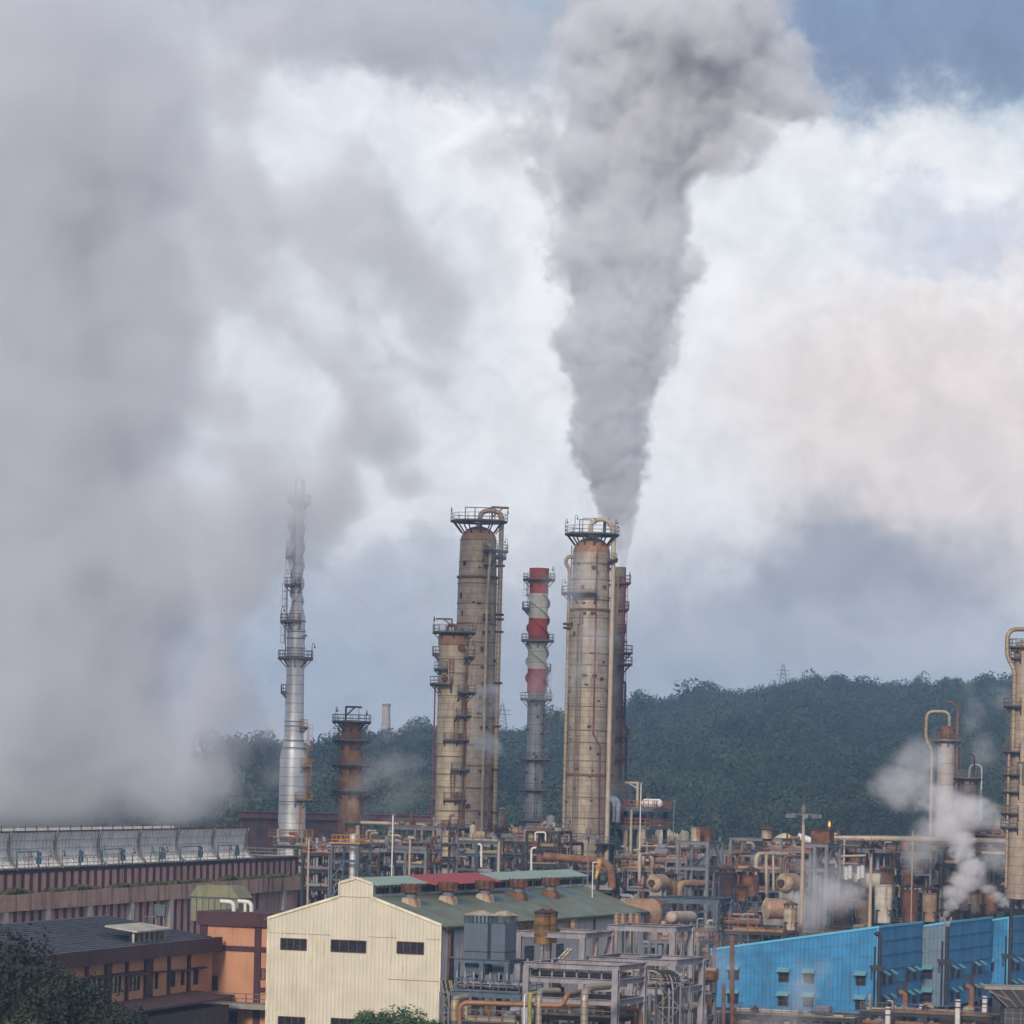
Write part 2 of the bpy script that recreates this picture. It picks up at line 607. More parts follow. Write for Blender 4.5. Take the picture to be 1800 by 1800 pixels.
M['clad3'] = mat('beige_cladding', (0.40, 0.325, 0.225), 0.55, 0.12, 0.16, rust=0.3, streak=0.75, seam=(0.9, 16, 0.06), dirt=0.3, rustcol=(0.13, 0.06, 0.03))
M['domeclad'] = mat('rust_streaked_dome', (0.30, 0.155, 0.075), 0.65, 0.05, 0.25, rust=0.55, streak=0.8, seam=(30, 14, 0.02), rustcol=(0.14, 0.05, 0.02))
M['pipeclad'] = mat('pipe_cladding', (0.36, 0.27, 0.17), 0.5, 0.2, 0.15, rust=0.3, seam=(0.9, 0, 0.1), streak=0.4)
M['palepipe'] = mat('pale_pipe', (0.42, 0.33, 0.25), 0.6, 0.05, 0.12, rust=0.35, streak=0.3)
M['rustpipe'] = mat('rusty_pipe', (0.19, 0.09, 0.045), 0.75, 0.0, 0.35, rust=0.6, dirt=0.2)
M['silver'] = mat('silver_sheet', (0.70, 0.70, 0.70), 0.42, 0.45, 0.10, seam=(1.35, 0, 0.09), rust=0.04, streak=0.25)
M['bright'] = mat('bright_sheet', (0.62, 0.60, 0.57), 0.3, 0.8, 0.1, seam=(0.8, 0, 0.06))
M['greystack'] = mat('grey_stack_sheet', (0.27, 0.28, 0.31), 0.6, 0.15, 0.12, seam=(1.7, 0, 0.08), rust=0.2, streak=0.6, dirt=0.2)
M['white'] = mat('white_paint', (0.66, 0.65, 0.62), 0.6, 0, 0.1, rust=0.12, streak=0.3)
M['glass'] = mat('dark_glass', (0.018, 0.022, 0.026), 0.25, 0.0, 0.3)
M['black'] = mat('black_pipe', (0.022, 0.016, 0.02), 0.6, 0, 0.3, rust=0.3)
M['concrete'] = mat('concrete', (0.26, 0.24, 0.21), 0.9, 0, 0.2, dirt=0.5, streak=0.5)


# ------------------------------------------------------------------ pieces of plant
def railing(mb, pts, h=1.1, r=0.045, sp=1.3):
    """posts, top rail and knee rail along a polyline"""
    pts = [Vector(p) for p in pts]
    for i in range(len(pts) - 1):
        a, b = pts[i], pts[i + 1]
        L = (b - a).length
        n = max(1, int(round(L / sp)))
        for k in range(n + (1 if i == len(pts) - 2 else 0)):
            p = a.lerp(b, k / n)
            mb.beam(p, p + Vector((0, 0, h)), r * 1.7)
        for hh in (h, h * 0.5):
            mb.beam(a + Vector((0, 0, hh)), b + Vector((0, 0, hh)), r * 1.7)
        mb.beam(a + Vector((0, 0, 0.09)), b + Vector((0, 0, 0.09)), 0.03, 0.16)


def arc(r, a0, a1, z, seg=None):
    seg = seg or max(2, int(abs(a1 - a0) / 18))
    return [(r * math.cos(R(a0 + (a1 - a0) * k / seg)), r * math.sin(R(a0 + (a1 - a0) * k / seg)), z) for k in range(seg + 1)]


def platform(par, z, ri, ro, a0, a1, m, mr, h=1.1, brackets=True, drop=None, thick=0.16):
    mb = MB().sector(ri, ro, a0, a1, z - thick, thick)
    if brackets:
        n = max(2, int(abs(a1 - a0) / 45))
        dr = drop or (ro - ri) * 0.95
        for k in range(n + 1):
            if abs(a1 - a0) > 355 and k == n: break
            a = R(a0 + (a1 - a0) * k / n); c, s_ = math.cos(a), math.sin(a)
            mb.beam((ro * 0.93 * c, ro * 0.93 * s_, z - thick), (ri * c, ri * s_, z - thick - dr), 0.14)
            mb.beam((ro * 0.98 * c, ro * 0.98 * s_, z - thick - 0.08), (ri * c, ri * s_, z - thick - 0.08), 0.14)
    p = obj('platform', mb, m, par)
    rb = MB()
    pts = arc(ro - 0.05, a0, a1, z, max(3, int(abs(a1 - a0) / 22)))
    if abs(a1 - a0) < 355:
        pts = [arc(ri + 0.1, a0, a0 + 1, z, 1)[0]] + pts + [arc(ri + 0.1, a1, a1 + 1, z, 1)[0]]
    railing(rb, pts, h)
    obj('railing', rb, mr, p)
    return p


def ladder(par, r, ang, z0, z1, m, cage=True, name='ladder'):
    mb = MB(); a = R(ang); c, s_ = math.cos(a), math.sin(a)
    t = Vector((-s_, c, 0)); n = Vector((c, s_, 0)); b = n * (r + 0.2)
    for k in (-1, 1):
        mb.beam(b + t * 0.25 * k + Vector((0, 0, z0)), b + t * 0.25 * k + Vector((0, 0, z1)), 0.08)
    z = z0
    while z < z1:
        mb.beam(b - t * 0.25 + Vector((0, 0, z)), b + t * 0.25 + Vector((0, 0, z)), 0.05)
        z += 0.45
    if cage and z1 - z0 > 3:
        z = z0 + 2.2
        while z < z1 + 0.6:
            pts = [b + t * (0.38 * math.cos(q)) + n * (0.7 * math.sin(q)) + Vector((0, 0, z)) for q in (0, 0.8, 1.57, 2.34, 3.14)]
            mb.tube(pts, 0.035, 4)
            z += 1.1
        for q in (0.3, 1.57, 2.84):
            o = b + t * (0.38 * math.cos(q)) + n * (0.7 * math.sin(q))
            mb.beam(o + Vector((0, 0, z0 + 2.2)), o + Vector((0, 0, z1 + 0.4)), 0.06)
    return obj(name, mb, m, par)


def goose(par, p, h, m, d=(0.5, 0, 0), name='lamp'):
    """a gooseneck lamp on a post"""
    p, d = Vector(p), Vector(d)
    mb = MB().tube([p, p + Vector((0, 0, h)), p + Vector((0, 0, h + 0.4)) + d * 0.25, p + Vector((0, 0, h + 0.4)) + d * 0.75,
                    p + Vector((0, 0, h)) + d], 0.05, 5)
    mb.lathe([(0.05, 0.15), (0.1, 0.05), (0.17, -0.15), (0.02, -0.2)], tuple(p + Vector((0, 0, h - 0.1)) + d), 8)
    return obj(name, mb, m, par)


def ring(par, rr, z, m, t=0.1, w=0.12, name='stiffening_ring', seg=28):
    return obj(name, MB().lathe([(rr - 0.02, z), (rr + w, z), (rr + w, z + t), (rr - 0.02, z + t)], seg=seg, cap=False), m, par)


class Col:
    """a round tower; features are given by photo rows at its own distance"""
    def __init__(s, name, label, cat, px, py, d, group=None, z0=0.0):
        s.d = d; s.k = d / F
        p = at(px, py, d)
        s.x = p.x; s.z0 = z0
        s.o = thing(name, label, cat, (p.x, d, z0), 0, group)

    def Z(s, py):
        # height (local) seen at photo row py on this axis
        px = 900 + (s.x / s.d) * F
        for _ in range(3):
            p = at(px, py, s.d)
            px += (s.x - p.x) / s.k
        return at(px, py, s.d).z - s.z0

    def shell(s, prof, m, name='shell', seg=32, smooth=True):
        """prof: (photo row, radius in px)"""
        return obj(name, MB().lathe([(r * s.k, s.Z(y)) for y, r in prof], seg=seg), m, s.o, smooth=smooth)

    def dome(s, y0, rpx, m, flat=0.85, name='dome'):
        r = rpx * s.k
        z0 = s.Z(y0)
        return obj(name, MB().lathe([(r * math.cos(a), z0 + r * flat * math.sin(a)) for a in [i * PI / 20 for i in range(11)]], seg=32), m, s.o, smooth=True)

    def plat(s, y, rpx, ropx, a0, a1, m, mr, **k):
        return platform(s.o, s.Z(y), rpx * s.k, ropx * s.k, a0, a1, m, mr, **k)

    def P(s, dxpx, y, dy=0.0):
        return Vector((dxpx * s.k, dy, s.Z(y)))


def frame(name, label, px, d, py_top, w, dep, py_levels, m, zb=0.0, post=0.5, beamh=0.55, nx=2, ny=2, brace=False, cat='steel frame', group=None, deck=None, rx=None, ry=None, rail=None, py_bot=None):
    """steel frame: front-right corner in column px at distance d, w metres to the left, dep metres back"""
    p = atz(px, d, 0)
    zs = [at(px, y, d).z for y in [py_top] + list(py_levels)]
    if py_bot: zb = at(px, py_bot, d).z
    o = thing(name, label, cat, (p.x, p.y, 0), -PHI, group)
    for i in range(nx):
        for j in range(ny):
            x = -w * i / (nx - 1); y = dep * j / (ny - 1)
            obj('post', MB().ibeam((x, y, zb), (x, y, zs[0] - beamh / 2), post, post), m, o)
    for li, z in enumerate(zs):
        mb = MB()
        zc = z - beamh / 2
        for j in range(ny):
            y = dep * j / (ny - 1)
            mb.ibeam((-w - post / 2, y, zc), (post / 2, y, zc), post * 0.7, beamh)
        for i in range(nx):
            x = -w * i / (nx - 1)
            for j in range(ny - 1):
                mb.ibeam((x, dep * j / (ny - 1) + post * 0.36, zc), (x, dep * (j + 1) / (ny - 1) - post * 0.36, zc), post * 0.7, beamh * 0.96)
        obj('beam_grid', mb, m, o)
        if deck and li in deck:
            obj('deck', MB().b2((-w + 0.1, 0.1, z + 0.004), (-0.1, dep - 0.1, z + 0.06)), M['rustdark'], o)
        if rail and li in rail:
            rb = MB(); railing(rb, [(-w, dep, z), (-w, 0, z), (0, 0, z), (0, dep, z)])
            obj('railing', rb, rail[li], o)
    if brace:
        mb = MB()
        lv = zs + [zb]
        for k in range(len(zs)):
            a, b = lv[k] - beamh, lv[k + 1]
            if a - b > 2:
                for j in range(ny - 1):
                    y0, y1 = dep * j / (ny - 1), dep * (j + 1) / (ny - 1)
                    mb.beam((0, y0, b), (0, (y0 + y1) / 2, a), 0.2); mb.beam((0, y1, b), (0, (y0 + y1) / 2, a), 0.2)
                mb.beam((-w, dep, b), (-w / (nx - 1) * (nx - 2), dep, a), 0.2)
                mb.beam((-w / (nx - 1), 0, b), (-w / (nx - 1) * 0.5, 0, a), 0.2) if brace == 2 else None
        if mb.v: obj('brace', mb, m, o)
    o['zs'] = [float(z) for z in zs]
    return o


def hood_tank(name, label, px, d, py_top, py_bot, rpx, m, group=None, cap=True, cone=0.0, mcap=None, legs_to=None, cage=0.35, seg=20):
    """upright drum with an open lantern and conical rain cap; optional conical foot on legs"""
    k = d / F
    pb = at(px, py_bot, d); pt = at(px, py_top, d)
    r = rpx * k; H = pt.z - pb.z
    o = thing(name, label, 'tank', (pb.x, d, pb.z), 0, group)
    ch = r * 0.55 if cap else 0
    lan = cage * r * 2 if cap else 0
    body = H - ch - lan
    prof = [(r * 0.35, -cone * r), (r, 0)] if cone else [(r, 0)]
    prof += [(r, body), (r * 1.03, body), (r * 1.03, body - 0.15), (r * 1.03, body + 0.05), (r * 0.97, body + 0.05)]
    obj('shell', MB().lathe(prof, seg=seg), m, o, smooth=True)
    for q in (0.3, 0.66):
        obj('band', MB().lathe([(r, body * q), (r + 0.07, body * q), (r + 0.07, body * q + 0.12), (r, body * q + 0.12)], seg=seg, cap=False), m, o)
    if cap:
        mb = MB()
        for i in range(8):
            a = 2 * PI * i / 8 + 0.2
            mb.beam((r * 0.92 * math.cos(a), r * 0.92 * math.sin(a), body), (r * 0.92 * math.cos(a), r * 0.92 * math.sin(a), body + lan), 0.11)
        mb.lathe([(r * 0.95, body + lan - 0.1), (r * 1.02, body + lan - 0.1), (r * 1.02, body + lan), (r * 0.95, body + lan)], seg=seg, cap=False)
        obj('lantern', mb, mcap or m, o)
        obj('rain_cap', MB().lathe([(r * 1.22, body + lan), (r * 1.18, body + lan + 0.05), (r * 0.12, H - 0.05), (0.02, H)], seg=12), mcap or m, o)
    if legs_to is not None:
        zl = at(px, legs_to, d).z - pb.z
        rr = r * 1.15
        for i in range(4):
            a = PI / 4 + i * PI / 2
            obj('leg', MB().beam((rr * math.cos(a), rr * math.sin(a), zl), (rr * math.cos(a), rr * math.sin(a), body * 0.35), 0.22), M['black'], o)
        mb = MB()
        c = [(rr * math.cos(PI / 4 + i * PI / 2), rr * math.sin(PI / 4 + i * PI / 2)) for i in range(5)]
        for i in range(4):
            mb.beam((*c[i], body * 0.33), (*c[i + 1], body * 0.33), 0.2)
            mb.beam((*c[i], zl + 0.3), (*c[i + 1], body * 0.3), 0.14)
        obj('brace', mb, M['black'], o)
    return o


def pipe(name, label, pts, r, m, group=None, bend=None, cat='pipe', seg=10, flange=True):
    """free-standing pipe run through world points"""
    pts = [Vector(p) for p in pts]
    o0 = pts[-1] if pts[-1].z < pts[0].z else pts[0]
    lp = [p - o0 for p in pts]
    mb = MB().tube(lp, r, seg, bend=bend if bend is not None else r * 2.5)
    if flange:
        for i in range(len(lp) - 1):
            a, b = lp[i], lp[i + 1]
            L = (b - a).length
            n = int(L / 5)
            for k in range(1, n + 1):
                c = a.lerp(b, k / (n + 1)); dd = (b - a).normalized() * 0.09
                mb.tube([c - dd, c + dd], r * 1.22, seg)
    return obj(name, mb, m, None, tuple(o0), smooth=True, label=label, cat=cat, group=group)

# ================================================================== ground and hill
def ground():
    xs = [-3000, -200, 300, 3000]; 
    mb = MB().add([(-3000, -100, 0), (3000, -100, 0), (3000, 9000, 0), (-3000, 9000, 0)], [(0, 1, 2, 3)])
    m = mat('yard_ground', (0.075, 0.068, 0.06), 0.9, 0, 0.4, dirt=0.6, nscale=0.05, col2=(0.12, 0.10, 0.085))
    obj('ground', mb, m, None, kind='structure')
ground()

# crest of the wooded hill: (photo column, photo row) of the tree tops, read at its distance
CREST = [(-400, 1330), (0, 1310), (200, 1306), (400, 1302), (550, 1296), (600, 1293), (700, 1282), (770, 1272), (830, 1280), (880, 1280), (950, 1276), (1000, 1262), (1080, 1252),
         (1110, 1246), (1150, 1238), (1210, 1221), (1300, 1212), (1380, 1198), (1450, 1190), (1550, 1195), (1650, 1193), (1750, 1196), (1800, 1199), (2000, 1215), (2400, 1260)]


def crest_d(px):
    return 1500 + 250 * math.exp(-((px - 1450) / 500) ** 2) - 300 * math.exp(-((px - 300) / 500) ** 2)


def crest_row(px):
    for (a, ya), (b, yb) in zip(CREST, CREST[1:]):
        if a <= px <= b:
            return ya + (yb - ya) * (px - a) / (b - a)
    return 1300


def hill_point(px, t):
    """t = 0 at the foot, 1 at the crest"""
    dc = crest_d(px)
    zc = at(px, crest_row(px) + 33 + 31 * math.exp(-((px - 400) / 350) ** 2), dc).z
    d = 720 + (dc - 720) * t
    z = zc * (t ** 0.9) if t <= 1 else zc * (1 - (t - 1) * 1.2)
    nz = mnoise.noise(Vector((px / 170.0, t * 4.0, 0.3))) * 9 * math.sin(PI * min(1, t)) + mnoise.noise(Vector((px / 60.0, t * 9, 4.3))) * 3 * math.sin(PI * min(1, t))
    x = at(px, 1380, d).x
    return Vector((x, d, max(0.0, z + nz) - 0.5))


def hill():
    cols = list(range(-500, 2500, 20)); rows = [i / 30 for i in range(0, 40)]
    vs, fs = [], []
    for r in rows:
        for c in cols:
            vs.append(tuple(hill_point(c, r)))
    n = len(cols)
    for i in range(len(rows) - 1):
        for j in range(n - 1):
            fs.append((i * n + j, i * n + j + 1, (i + 1) * n + j + 1, (i + 1) * n + j))
    m = mat('hill_soil', (0.022, 0.034, 0.016), 1.0, 0, 0.3, nscale=0.02)
    obj('hill', MB().add(vs, fs), m, None, kind='structure')
hill()


def leaf_mat(name, c1, c2, sc):
    if name in MATS: return MATS[name]
    m = bpy.data.materials.new(name); m.use_nodes = True
    t = m.node_tree; t.nodes.clear()
    b = t.nodes.new('ShaderNodeBsdfPrincipled'); out = t.nodes.new('ShaderNodeOutputMaterial')
    t.links.new(b.outputs[0], out.inputs[0])
    b.inputs['Roughness'].default_value = 0.8
    tc = t.nodes.new('ShaderNodeTexCoord')
    n = noise(t, tc.outputs['Object'], sc, 4, 0.6)
    n2 = noise(t, tc.outputs['Object'], sc * 7, 3, 0.6)
    n0 = noise(t, tc.outputs['Object'], sc * 0.2, 3, 0.5)
    t.links.new(mix(t, (n * 0.45 + n2 * 0.25 + n0 * 0.3).ss(0.40, 0.60), c1, c2), b.inputs['Base Color'])
    MATS[name] = m
    return m


def crown_template(rng, nclump, nleaf, ls):
    """numpy leaf triangles/quads spread through lumpy clumps, unit radius"""
    V = []
    cl = []
    for i in range(nclump):
        a = rng.uniform(0, 2 * PI); h = rng.uniform(-0.35, 0.85); rr = math.sqrt(max(0.05, 1 - h * h * 0.8)) * rng.uniform(0.25, 0.78)
        cl.append((rr * math.cos(a), rr * math.sin(a), h * 0.75, rng.uniform(0.28, 0.48)))
    cl.append((0, 0, 0.25, 0.6))
    for cx, cy, cz, cr in cl:
        n = int(nleaf * (cr / 0.4) ** 2)
        for _ in range(n):
            v = Vector((rng.gauss(0, 1), rng.gauss(0, 1), rng.gauss(0, 1))).normalized()
            q = Vector((cx, cy, cz)) + v * cr * rng.uniform(0.75, 1.08)
            nrm = (v + Vector((rng.uniform(-.8, .8), rng.uniform(-.8, .8), rng.uniform(-.3, 1.0)))).normalized()
            u = nrm.orthogonal().normalized()
            u.rotate(Matrix.Rotation(rng.uniform(0, 6.28), 3, nrm))
            w = nrm.cross(u)
            s = ls * rng.uniform(0.6, 1.3)
            V += [q - u * s, q - w * s * 0.6, q + u * s, q + w * s * 0.6]
    return np.array([tuple(v) for v in V], dtype=np.float32)


def quads_object(name, arr, m):
    n = len(arr) // 4
    me = bpy.data.meshes.new(name)
    me.vertices.add(n * 4); me.loops.add(n * 4); me.polygons.add(n)
    me.vertices.foreach_set('co', arr.astype(np.float32).ravel())
    me.loops.foreach_set('vertex_index', np.arange(n * 4, dtype=np.int32))
    me.polygons.foreach_set('loop_start', np.arange(0, n * 4, 4, dtype=np.int32))
    me.polygons.foreach_set('loop_total', np.full(n, 4, dtype=np.int32))
    me.update(); me.validate()
    me.materials.append(m)
    o = bpy.data.objects.new(name, me); COL.objects.link(o)
    return o


def forest():
    rng = random.Random(5)
    T = [crown_template(rng, 10, 62, 0.08) for _ in range(8)]
    out = []
    def place(p, s, sz):
        t = T[rng.randrange(8)]
        a = rng.uniform(0, 6.28); ca, sa = math.cos(a), math.sin(a)
        r = t @ np.array([[ca, sa, 0], [-sa, ca, 0], [0, 0, sz]], dtype=np.float32) * s
        out.append(r + np.array([p.x, p.y, p.z + s * sz * 0.55], dtype=np.float32))
    for i in range(5200):
        t = rng.random() ** 1.25 * 1.03
        px = rng.uniform(380 if rng.random() < .93 else -350, 1950)
        p = hill_point(px, t)
        s = rng.choice([3.2, 3.8, 4.5, 5.5, 6.5]) * rng.uniform(0.8, 1.2) * (0.8 + 0.35 * min(1, t))
        if mnoise.noise(Vector((px / 45.0, t * 14, 7))) > 0.25: s *= 1.35
        place(p, s, rng.uniform(0.8, 1.35))
    for i in range(420):      # a taller broken fringe along the crest
        px = rng.uniform(380, 1950)
        place(hill_point(px, 1.0 - rng.random() * 0.03), rng.uniform(2.6, 6.0), rng.uniform(0.9, 1.6))
    arr = np.concatenate(out)
    o = quads_object('forest', arr, leaf_mat('forest_leaves', (0.010, 0.022, 0.012), (0.044, 0.068, 0.024), 0.06))
    put(o, 'dense dark green wood covering the hill behind the refinery', 'forest', kind='stuff')
forest()


def palm(px, py, d, h, label):
    rng = random.Random(int(px))
    p = at(px, py, d); base = Vector((p.x, p.y, p.z - h))
    o = thing('palm_tree', label, 'palm', base, 0, 'palms on the skyline')
    obj('trunk', MB().tube([(0, 0, 0), (0.2, 0, h * .5), (0, 0, h)], [0.3, 0.25, 0.2], 6), mat('bark', (0.06, 0.05, 0.04), 0.9), o)
    mb = MB()
    for i in range(18):
        a = rng.uniform(0, 6.28); e = rng.uniform(-0.2, 1.0); L = rng.uniform(2.8, 3.8)
        pts = []
        for k in range(6):
            t = k / 5
            pts.append(Vector((math.cos(a) * L * t, math.sin(a) * L * t, h + L * (e * t - 0.9 * t * t))))
        for k in range(5):
            q, r = pts[k], pts[k + 1]; w = Vector((-math.sin(a), math.cos(a), 0)) * 0.5 * (1 - k / 7)
            dz = Vector((0, 0, -0.45))
            mb.add([tuple(q), tuple(r), tuple(r + w + dz), tuple(q + w + dz), tuple(r - w + dz), tuple(q - w + dz)], [(0, 1, 2, 3), (0, 5, 4, 1)])
    obj('crown', mb, leaf_mat('palm_leaves', (0.02, 0.04, 0.018), (0.06, 0.09, 0.03), 0.3), o)
palm(983, 1252, 1250, 9, 'tall palm sticking up behind the large column on the skyline')
palm(968, 1262, 1260, 8, 'shorter palm at the foot of the red and white stack on the skyline')


def tree(name, label, px, py_top, d, r, h, trunk_h, m, seed, nl=60, ls=0.11, group=None, flat=1.0):
    rng = random.Random(seed)
    p = at(px, py_top, d)
    base = Vector((p.x, p.y, p.z - h))
    o = thing(name, label, 'tree', base, 0, group)
    mb = MB().tube([(0, 0, 0), (0.15 * r, 0, trunk_h * .6), (0, 0, h - r)], [0.09 * r, 0.06 * r, 0.03 * r], 7)
    for i in range(7):
        a = rng.uniform(0, 6.28); z = rng.uniform(trunk_h * .7, h - r * .9)
        mb.tube([(0.05, 0, z), (math.cos(a) * r * .4, math.sin(a) * r * .4, z + r * .4), (math.cos(a) * r * .7, math.sin(a) * r * .7, z + r * .9)], [0.04 * r, 0.025 * r, 0.008 * r], 5)
    obj('trunk', mb, mat('bark', (0.06, 0.05, 0.04), 0.9), o)
    t = crown_template(rng, 34, nl, ls)
    lob = np.array([[rng.gauss(0, 1) for _ in range(3)] for _ in range(60)])
    lob /= np.linalg.norm(lob, axis=1)[:, None]
    ct = t.reshape(-1, 4, 3).mean(axis=1)
    q = ct / (np.linalg.norm(ct, axis=1)[:, None] + 1e-6)
    near = (q @ lob.T).max(axis=1)
    keep = near > np.quantile(near, 0.2)
    kk = np.clip(1 + 0.16 * (near[keep] - near.mean()) / near.std(), 0.7, 1.25)
    leaf = t.reshape(-1, 4, 3)[keep]; ct = ct[keep]
    t = (leaf + (ct * (kk - 1)[:, None])[:, None, :]).reshape(-1, 3).astype(np.float32) * r
    t[:, 2] *= flat
    t[:, 2] += h - t[:, 2].max()
    c = quads_object('crown', t, m); c.parent = o
    return o

# the crest's own landmarks
def lattice_tower(name, label, px, py0, py1, d, w, group=None, m=None):
    p0, p1 = at(px, py1, d), at(px, py0, d)
    o = thing(name, label, 'lattice tower', (p0.x, d, p0.z))
    H = p1.z - p0.z; mb = MB(); n = 7
    for i in range(4):
        a = PI / 4 + i * PI / 2
        f = lambda t, a=a: Vector((math.cos(a) * w * (1 - t * .8), math.sin(a) * w * (1 - t * .8), H * t))
        b = PI / 4 + (i + 1) * PI / 2
        g = lambda t, b=b: Vector((math.cos(b) * w * (1 - t * .8), math.sin(b) * w * (1 - t * .8), H * t))
        mb.beam(f(0), f(1), 0.28)
        for k in range(n):
            mb.beam(f(k / n), g((k + 1) / n), 0.16); mb.beam(g(k / n), f((k + 1) / n), 0.16)
    obj('mast', mb, m or M['grey_steel'], o)
    mb = MB()
    for t in (0.62, 0.78):
        mb.beam((-w * 1.1, 0, H * t), (w * 1.1, 0, H * t), 0.3)
    mb.beam((0, 0, H), (0, 0, H * 1.12), 0.2)
    obj('cross_arm', mb, m or M['grey_steel'], o)
lattice_tower('pylon', 'grey lattice pylon on the ridge beside the tallest beige column', 882, 1238, 1285, 1350, 3.2)
lattice_tower('radio_mast', 'hazy lattice radio mast standing on the highest wooded crest', 1376, 1168, 1215, 1900, 3.6)


def far_stack():
    p0, p1 = at(678, 1292, 1420), at(678, 1237, 1420)
    o = thing('concrete_chimney', 'squat grey concrete chimney on the ridge behind the rusty column', 'chimney', (p0.x, 1420, p0.z))
    H = p1.z - p0.z
    obj('shaft', MB().lathe([(2.0, 0), (1.6, H * .9), (1.65, H * .9), (1.65, H)], seg=20), mat('far_concrete', (0.33, 0.30, 0.28), 0.9, streak=0.4), o, smooth=True)
    obj('rim', MB().lathe([(1.65, H * .93), (1.85, H * .93), (1.85, H), (1.3, H), (1.3, H * .95)], seg=20, cap=False), M['concrete'], o)
far_stack()
tree('tall_tree', 'tall lone tree rising above the ridge right of the dark stack', 1126, 1209, 1400, 5.6, 17, 9, leaf_mat('far_leaves', (0.02, 0.04, 0.018), (0.06, 0.09, 0.03), 0.3), 3, nl=26, ls=0.12)

# ================================================================== towers
DS, RL = M['dark_steel'], M['rail']

# ---- the large column in the middle
c = Col('distillation_column', 'largest beige clad column with rusty dome right of the red and white stack', 'column', 1040, 972, 540)
c.shell([(1545, 36.5), (1500, 36.2), (1300, 35.0), (1075, 34.2), (1072, 33.2), (972, 32.6)], M['clad'])
c.dome(972, 32.6, M['domeclad'], 0.86)
c.plat(940, 13, 48, 0, 360, DS, RL, h=1.25, brackets=False)
mb = MB()
for i in range(12):
    a = 2 * PI * i / 12 + 0.1
    p = Vector((math.cos(a), math.sin(a), 0))
    mb.beam(p * 45 * c.k + Vector((0, 0, c.Z(941))), p * 30 * c.k + Vector((0, 0, c.Z(960))), 0.17)
obj('platform_brackets', mb, DS, c.o)
k = c.k
obj('overhead_pipe', MB().tube([(0.0, -0.6, c.Z(950)), (-5 * k, -0.6, c.Z(920)), (18 * k, -0.6, c.Z(910)), (37 * k, -0.6, c.Z(924)), (38 * k, -1.0, c.Z(970)), (38 * k, -1.2, c.Z(1535))], 4.1 * k, 12, bend=1.6), M['palepipe'], c.o, smooth=True)
obj('side_pipe', MB().tube([(-30 * k, -0.4, c.Z(981)), (-42 * k, -0.4, c.Z(979)), (-46 * k, -0.4, c.Z(990)), (-38 * k, -0.4, c.Z(1002)), (-38 * k, -0.4, c.Z(1520))], 3.2 * k, 10, bend=1.0), M['pipeclad'], c.o, smooth=True)
obj('riser_pipe', MB().tube([(9 * k, -34 * k, c.Z(975)), (9.5 * k, -34.5 * k, c.Z(1290)), (22 * k, -29 * k, c.Z(1312)), (24 * k, -29.5 * k, c.Z(1540))], 0.12, 6), M['redrail'], c.o)
obj('riser_pipe', MB().tube([(-12 * k, -32.5 * k, c.Z(1096)), (-22 * k, -28 * k, c.Z(1098)), (-23 * k, -28.5 * k, c.Z(1510))], 0.10, 6), M['rail'], c.o)
ladder(c.o, 34.5 * k, -118, c.Z(1540), c.Z(1070), M['rail'], cage=False)
ladder(c.o, 33.5 * k, 168, c.Z(1060), c.Z(960), M['rail'], cage=False)
for y in (992, 1020, 1056, 1088, 1120, 1150, 1170, 1210, 1243, 1285, 1306, 1338, 1402, 1438, 1465, 1497):
    ring(c.o, (33.2 + (y - 972) * 0.0062) * k, c.Z(y), M['rail'], 0.12, 0.09)
ring(c.o, 34.2 * k, c.Z(1074), M['rust'], 0.3, 0.3)
ring(c.o, 35.2 * k, c.Z(1364), M['rust'], 0.35, 0.22)
c.plat(1044, 33.5, 52, 175, 280, DS, RL)
c.plat(985, 33, 46, -35, 35, DS, RL)
c.plat(1482, 36, 52, -60, -5, DS, RL)
for y, s in ((1098, -1), (1105, -1), (983, 1), (1148, 1), (1227, 1), (1271, 1), (1362, 1), (1451, 1), (1028, 1)):
    obj('pipe_clamp', MB().box(((38 * s) * k, -0.5, c.Z(y)), (1.5 if s > 0 else 1.7, 1.2, 0.32)), M['rustdark'], c.o)
rg = random.Random(9)
mb = MB()
for i in range(42):
    a = R(rg.uniform(-165, -15)); z = c.Z(rg.uniform(985, 1530)); rr = 34.6 * k
    obj('nozzle', MB().box((math.cos(a) * rr, math.sin(a) * rr, z), (rg.uniform(.2, .7), rg.uniform(.2, .5), rg.uniform(.15, .6)), a + PI / 2), M['rustdark'], c.o)
mb = MB().tube([c.P(-2, 940, 1), c.P(-2, 913, 1), c.P(-22, 913, 1), c.P(-22, 940, 1)], 0.11, 6)
mb.tube([c.P(-17, 940, -1), c.P(-17, 912, -1), c.P(6, 912, -1), c.P(6, 922, -1)], 0.08, 6)
obj('davit', mb, M['rust'], c.o)
mb = MB().beam(c.P(22, 940, 1), c.P(22, 912, 1), 0.45); mb.beam(c.P(19, 914, 1), c.P(30, 912, 1), 0.5)
obj('hoist_post', mb, DS, c.o)
goose(c.o, c.P(-47, 940), 2.0, DS, (0.3, 0, 0)); goose(c.o, c.P(-31, 940, -3), 2.4, DS, (0.4, 0, 0)); goose(c.o, c.P(40, 940, -1), 2.0, DS, (0.3, 0, 0))
goose(c.o, c.P(-51, 1044, -1), 1.8, DS, (0.5, 0, 0))

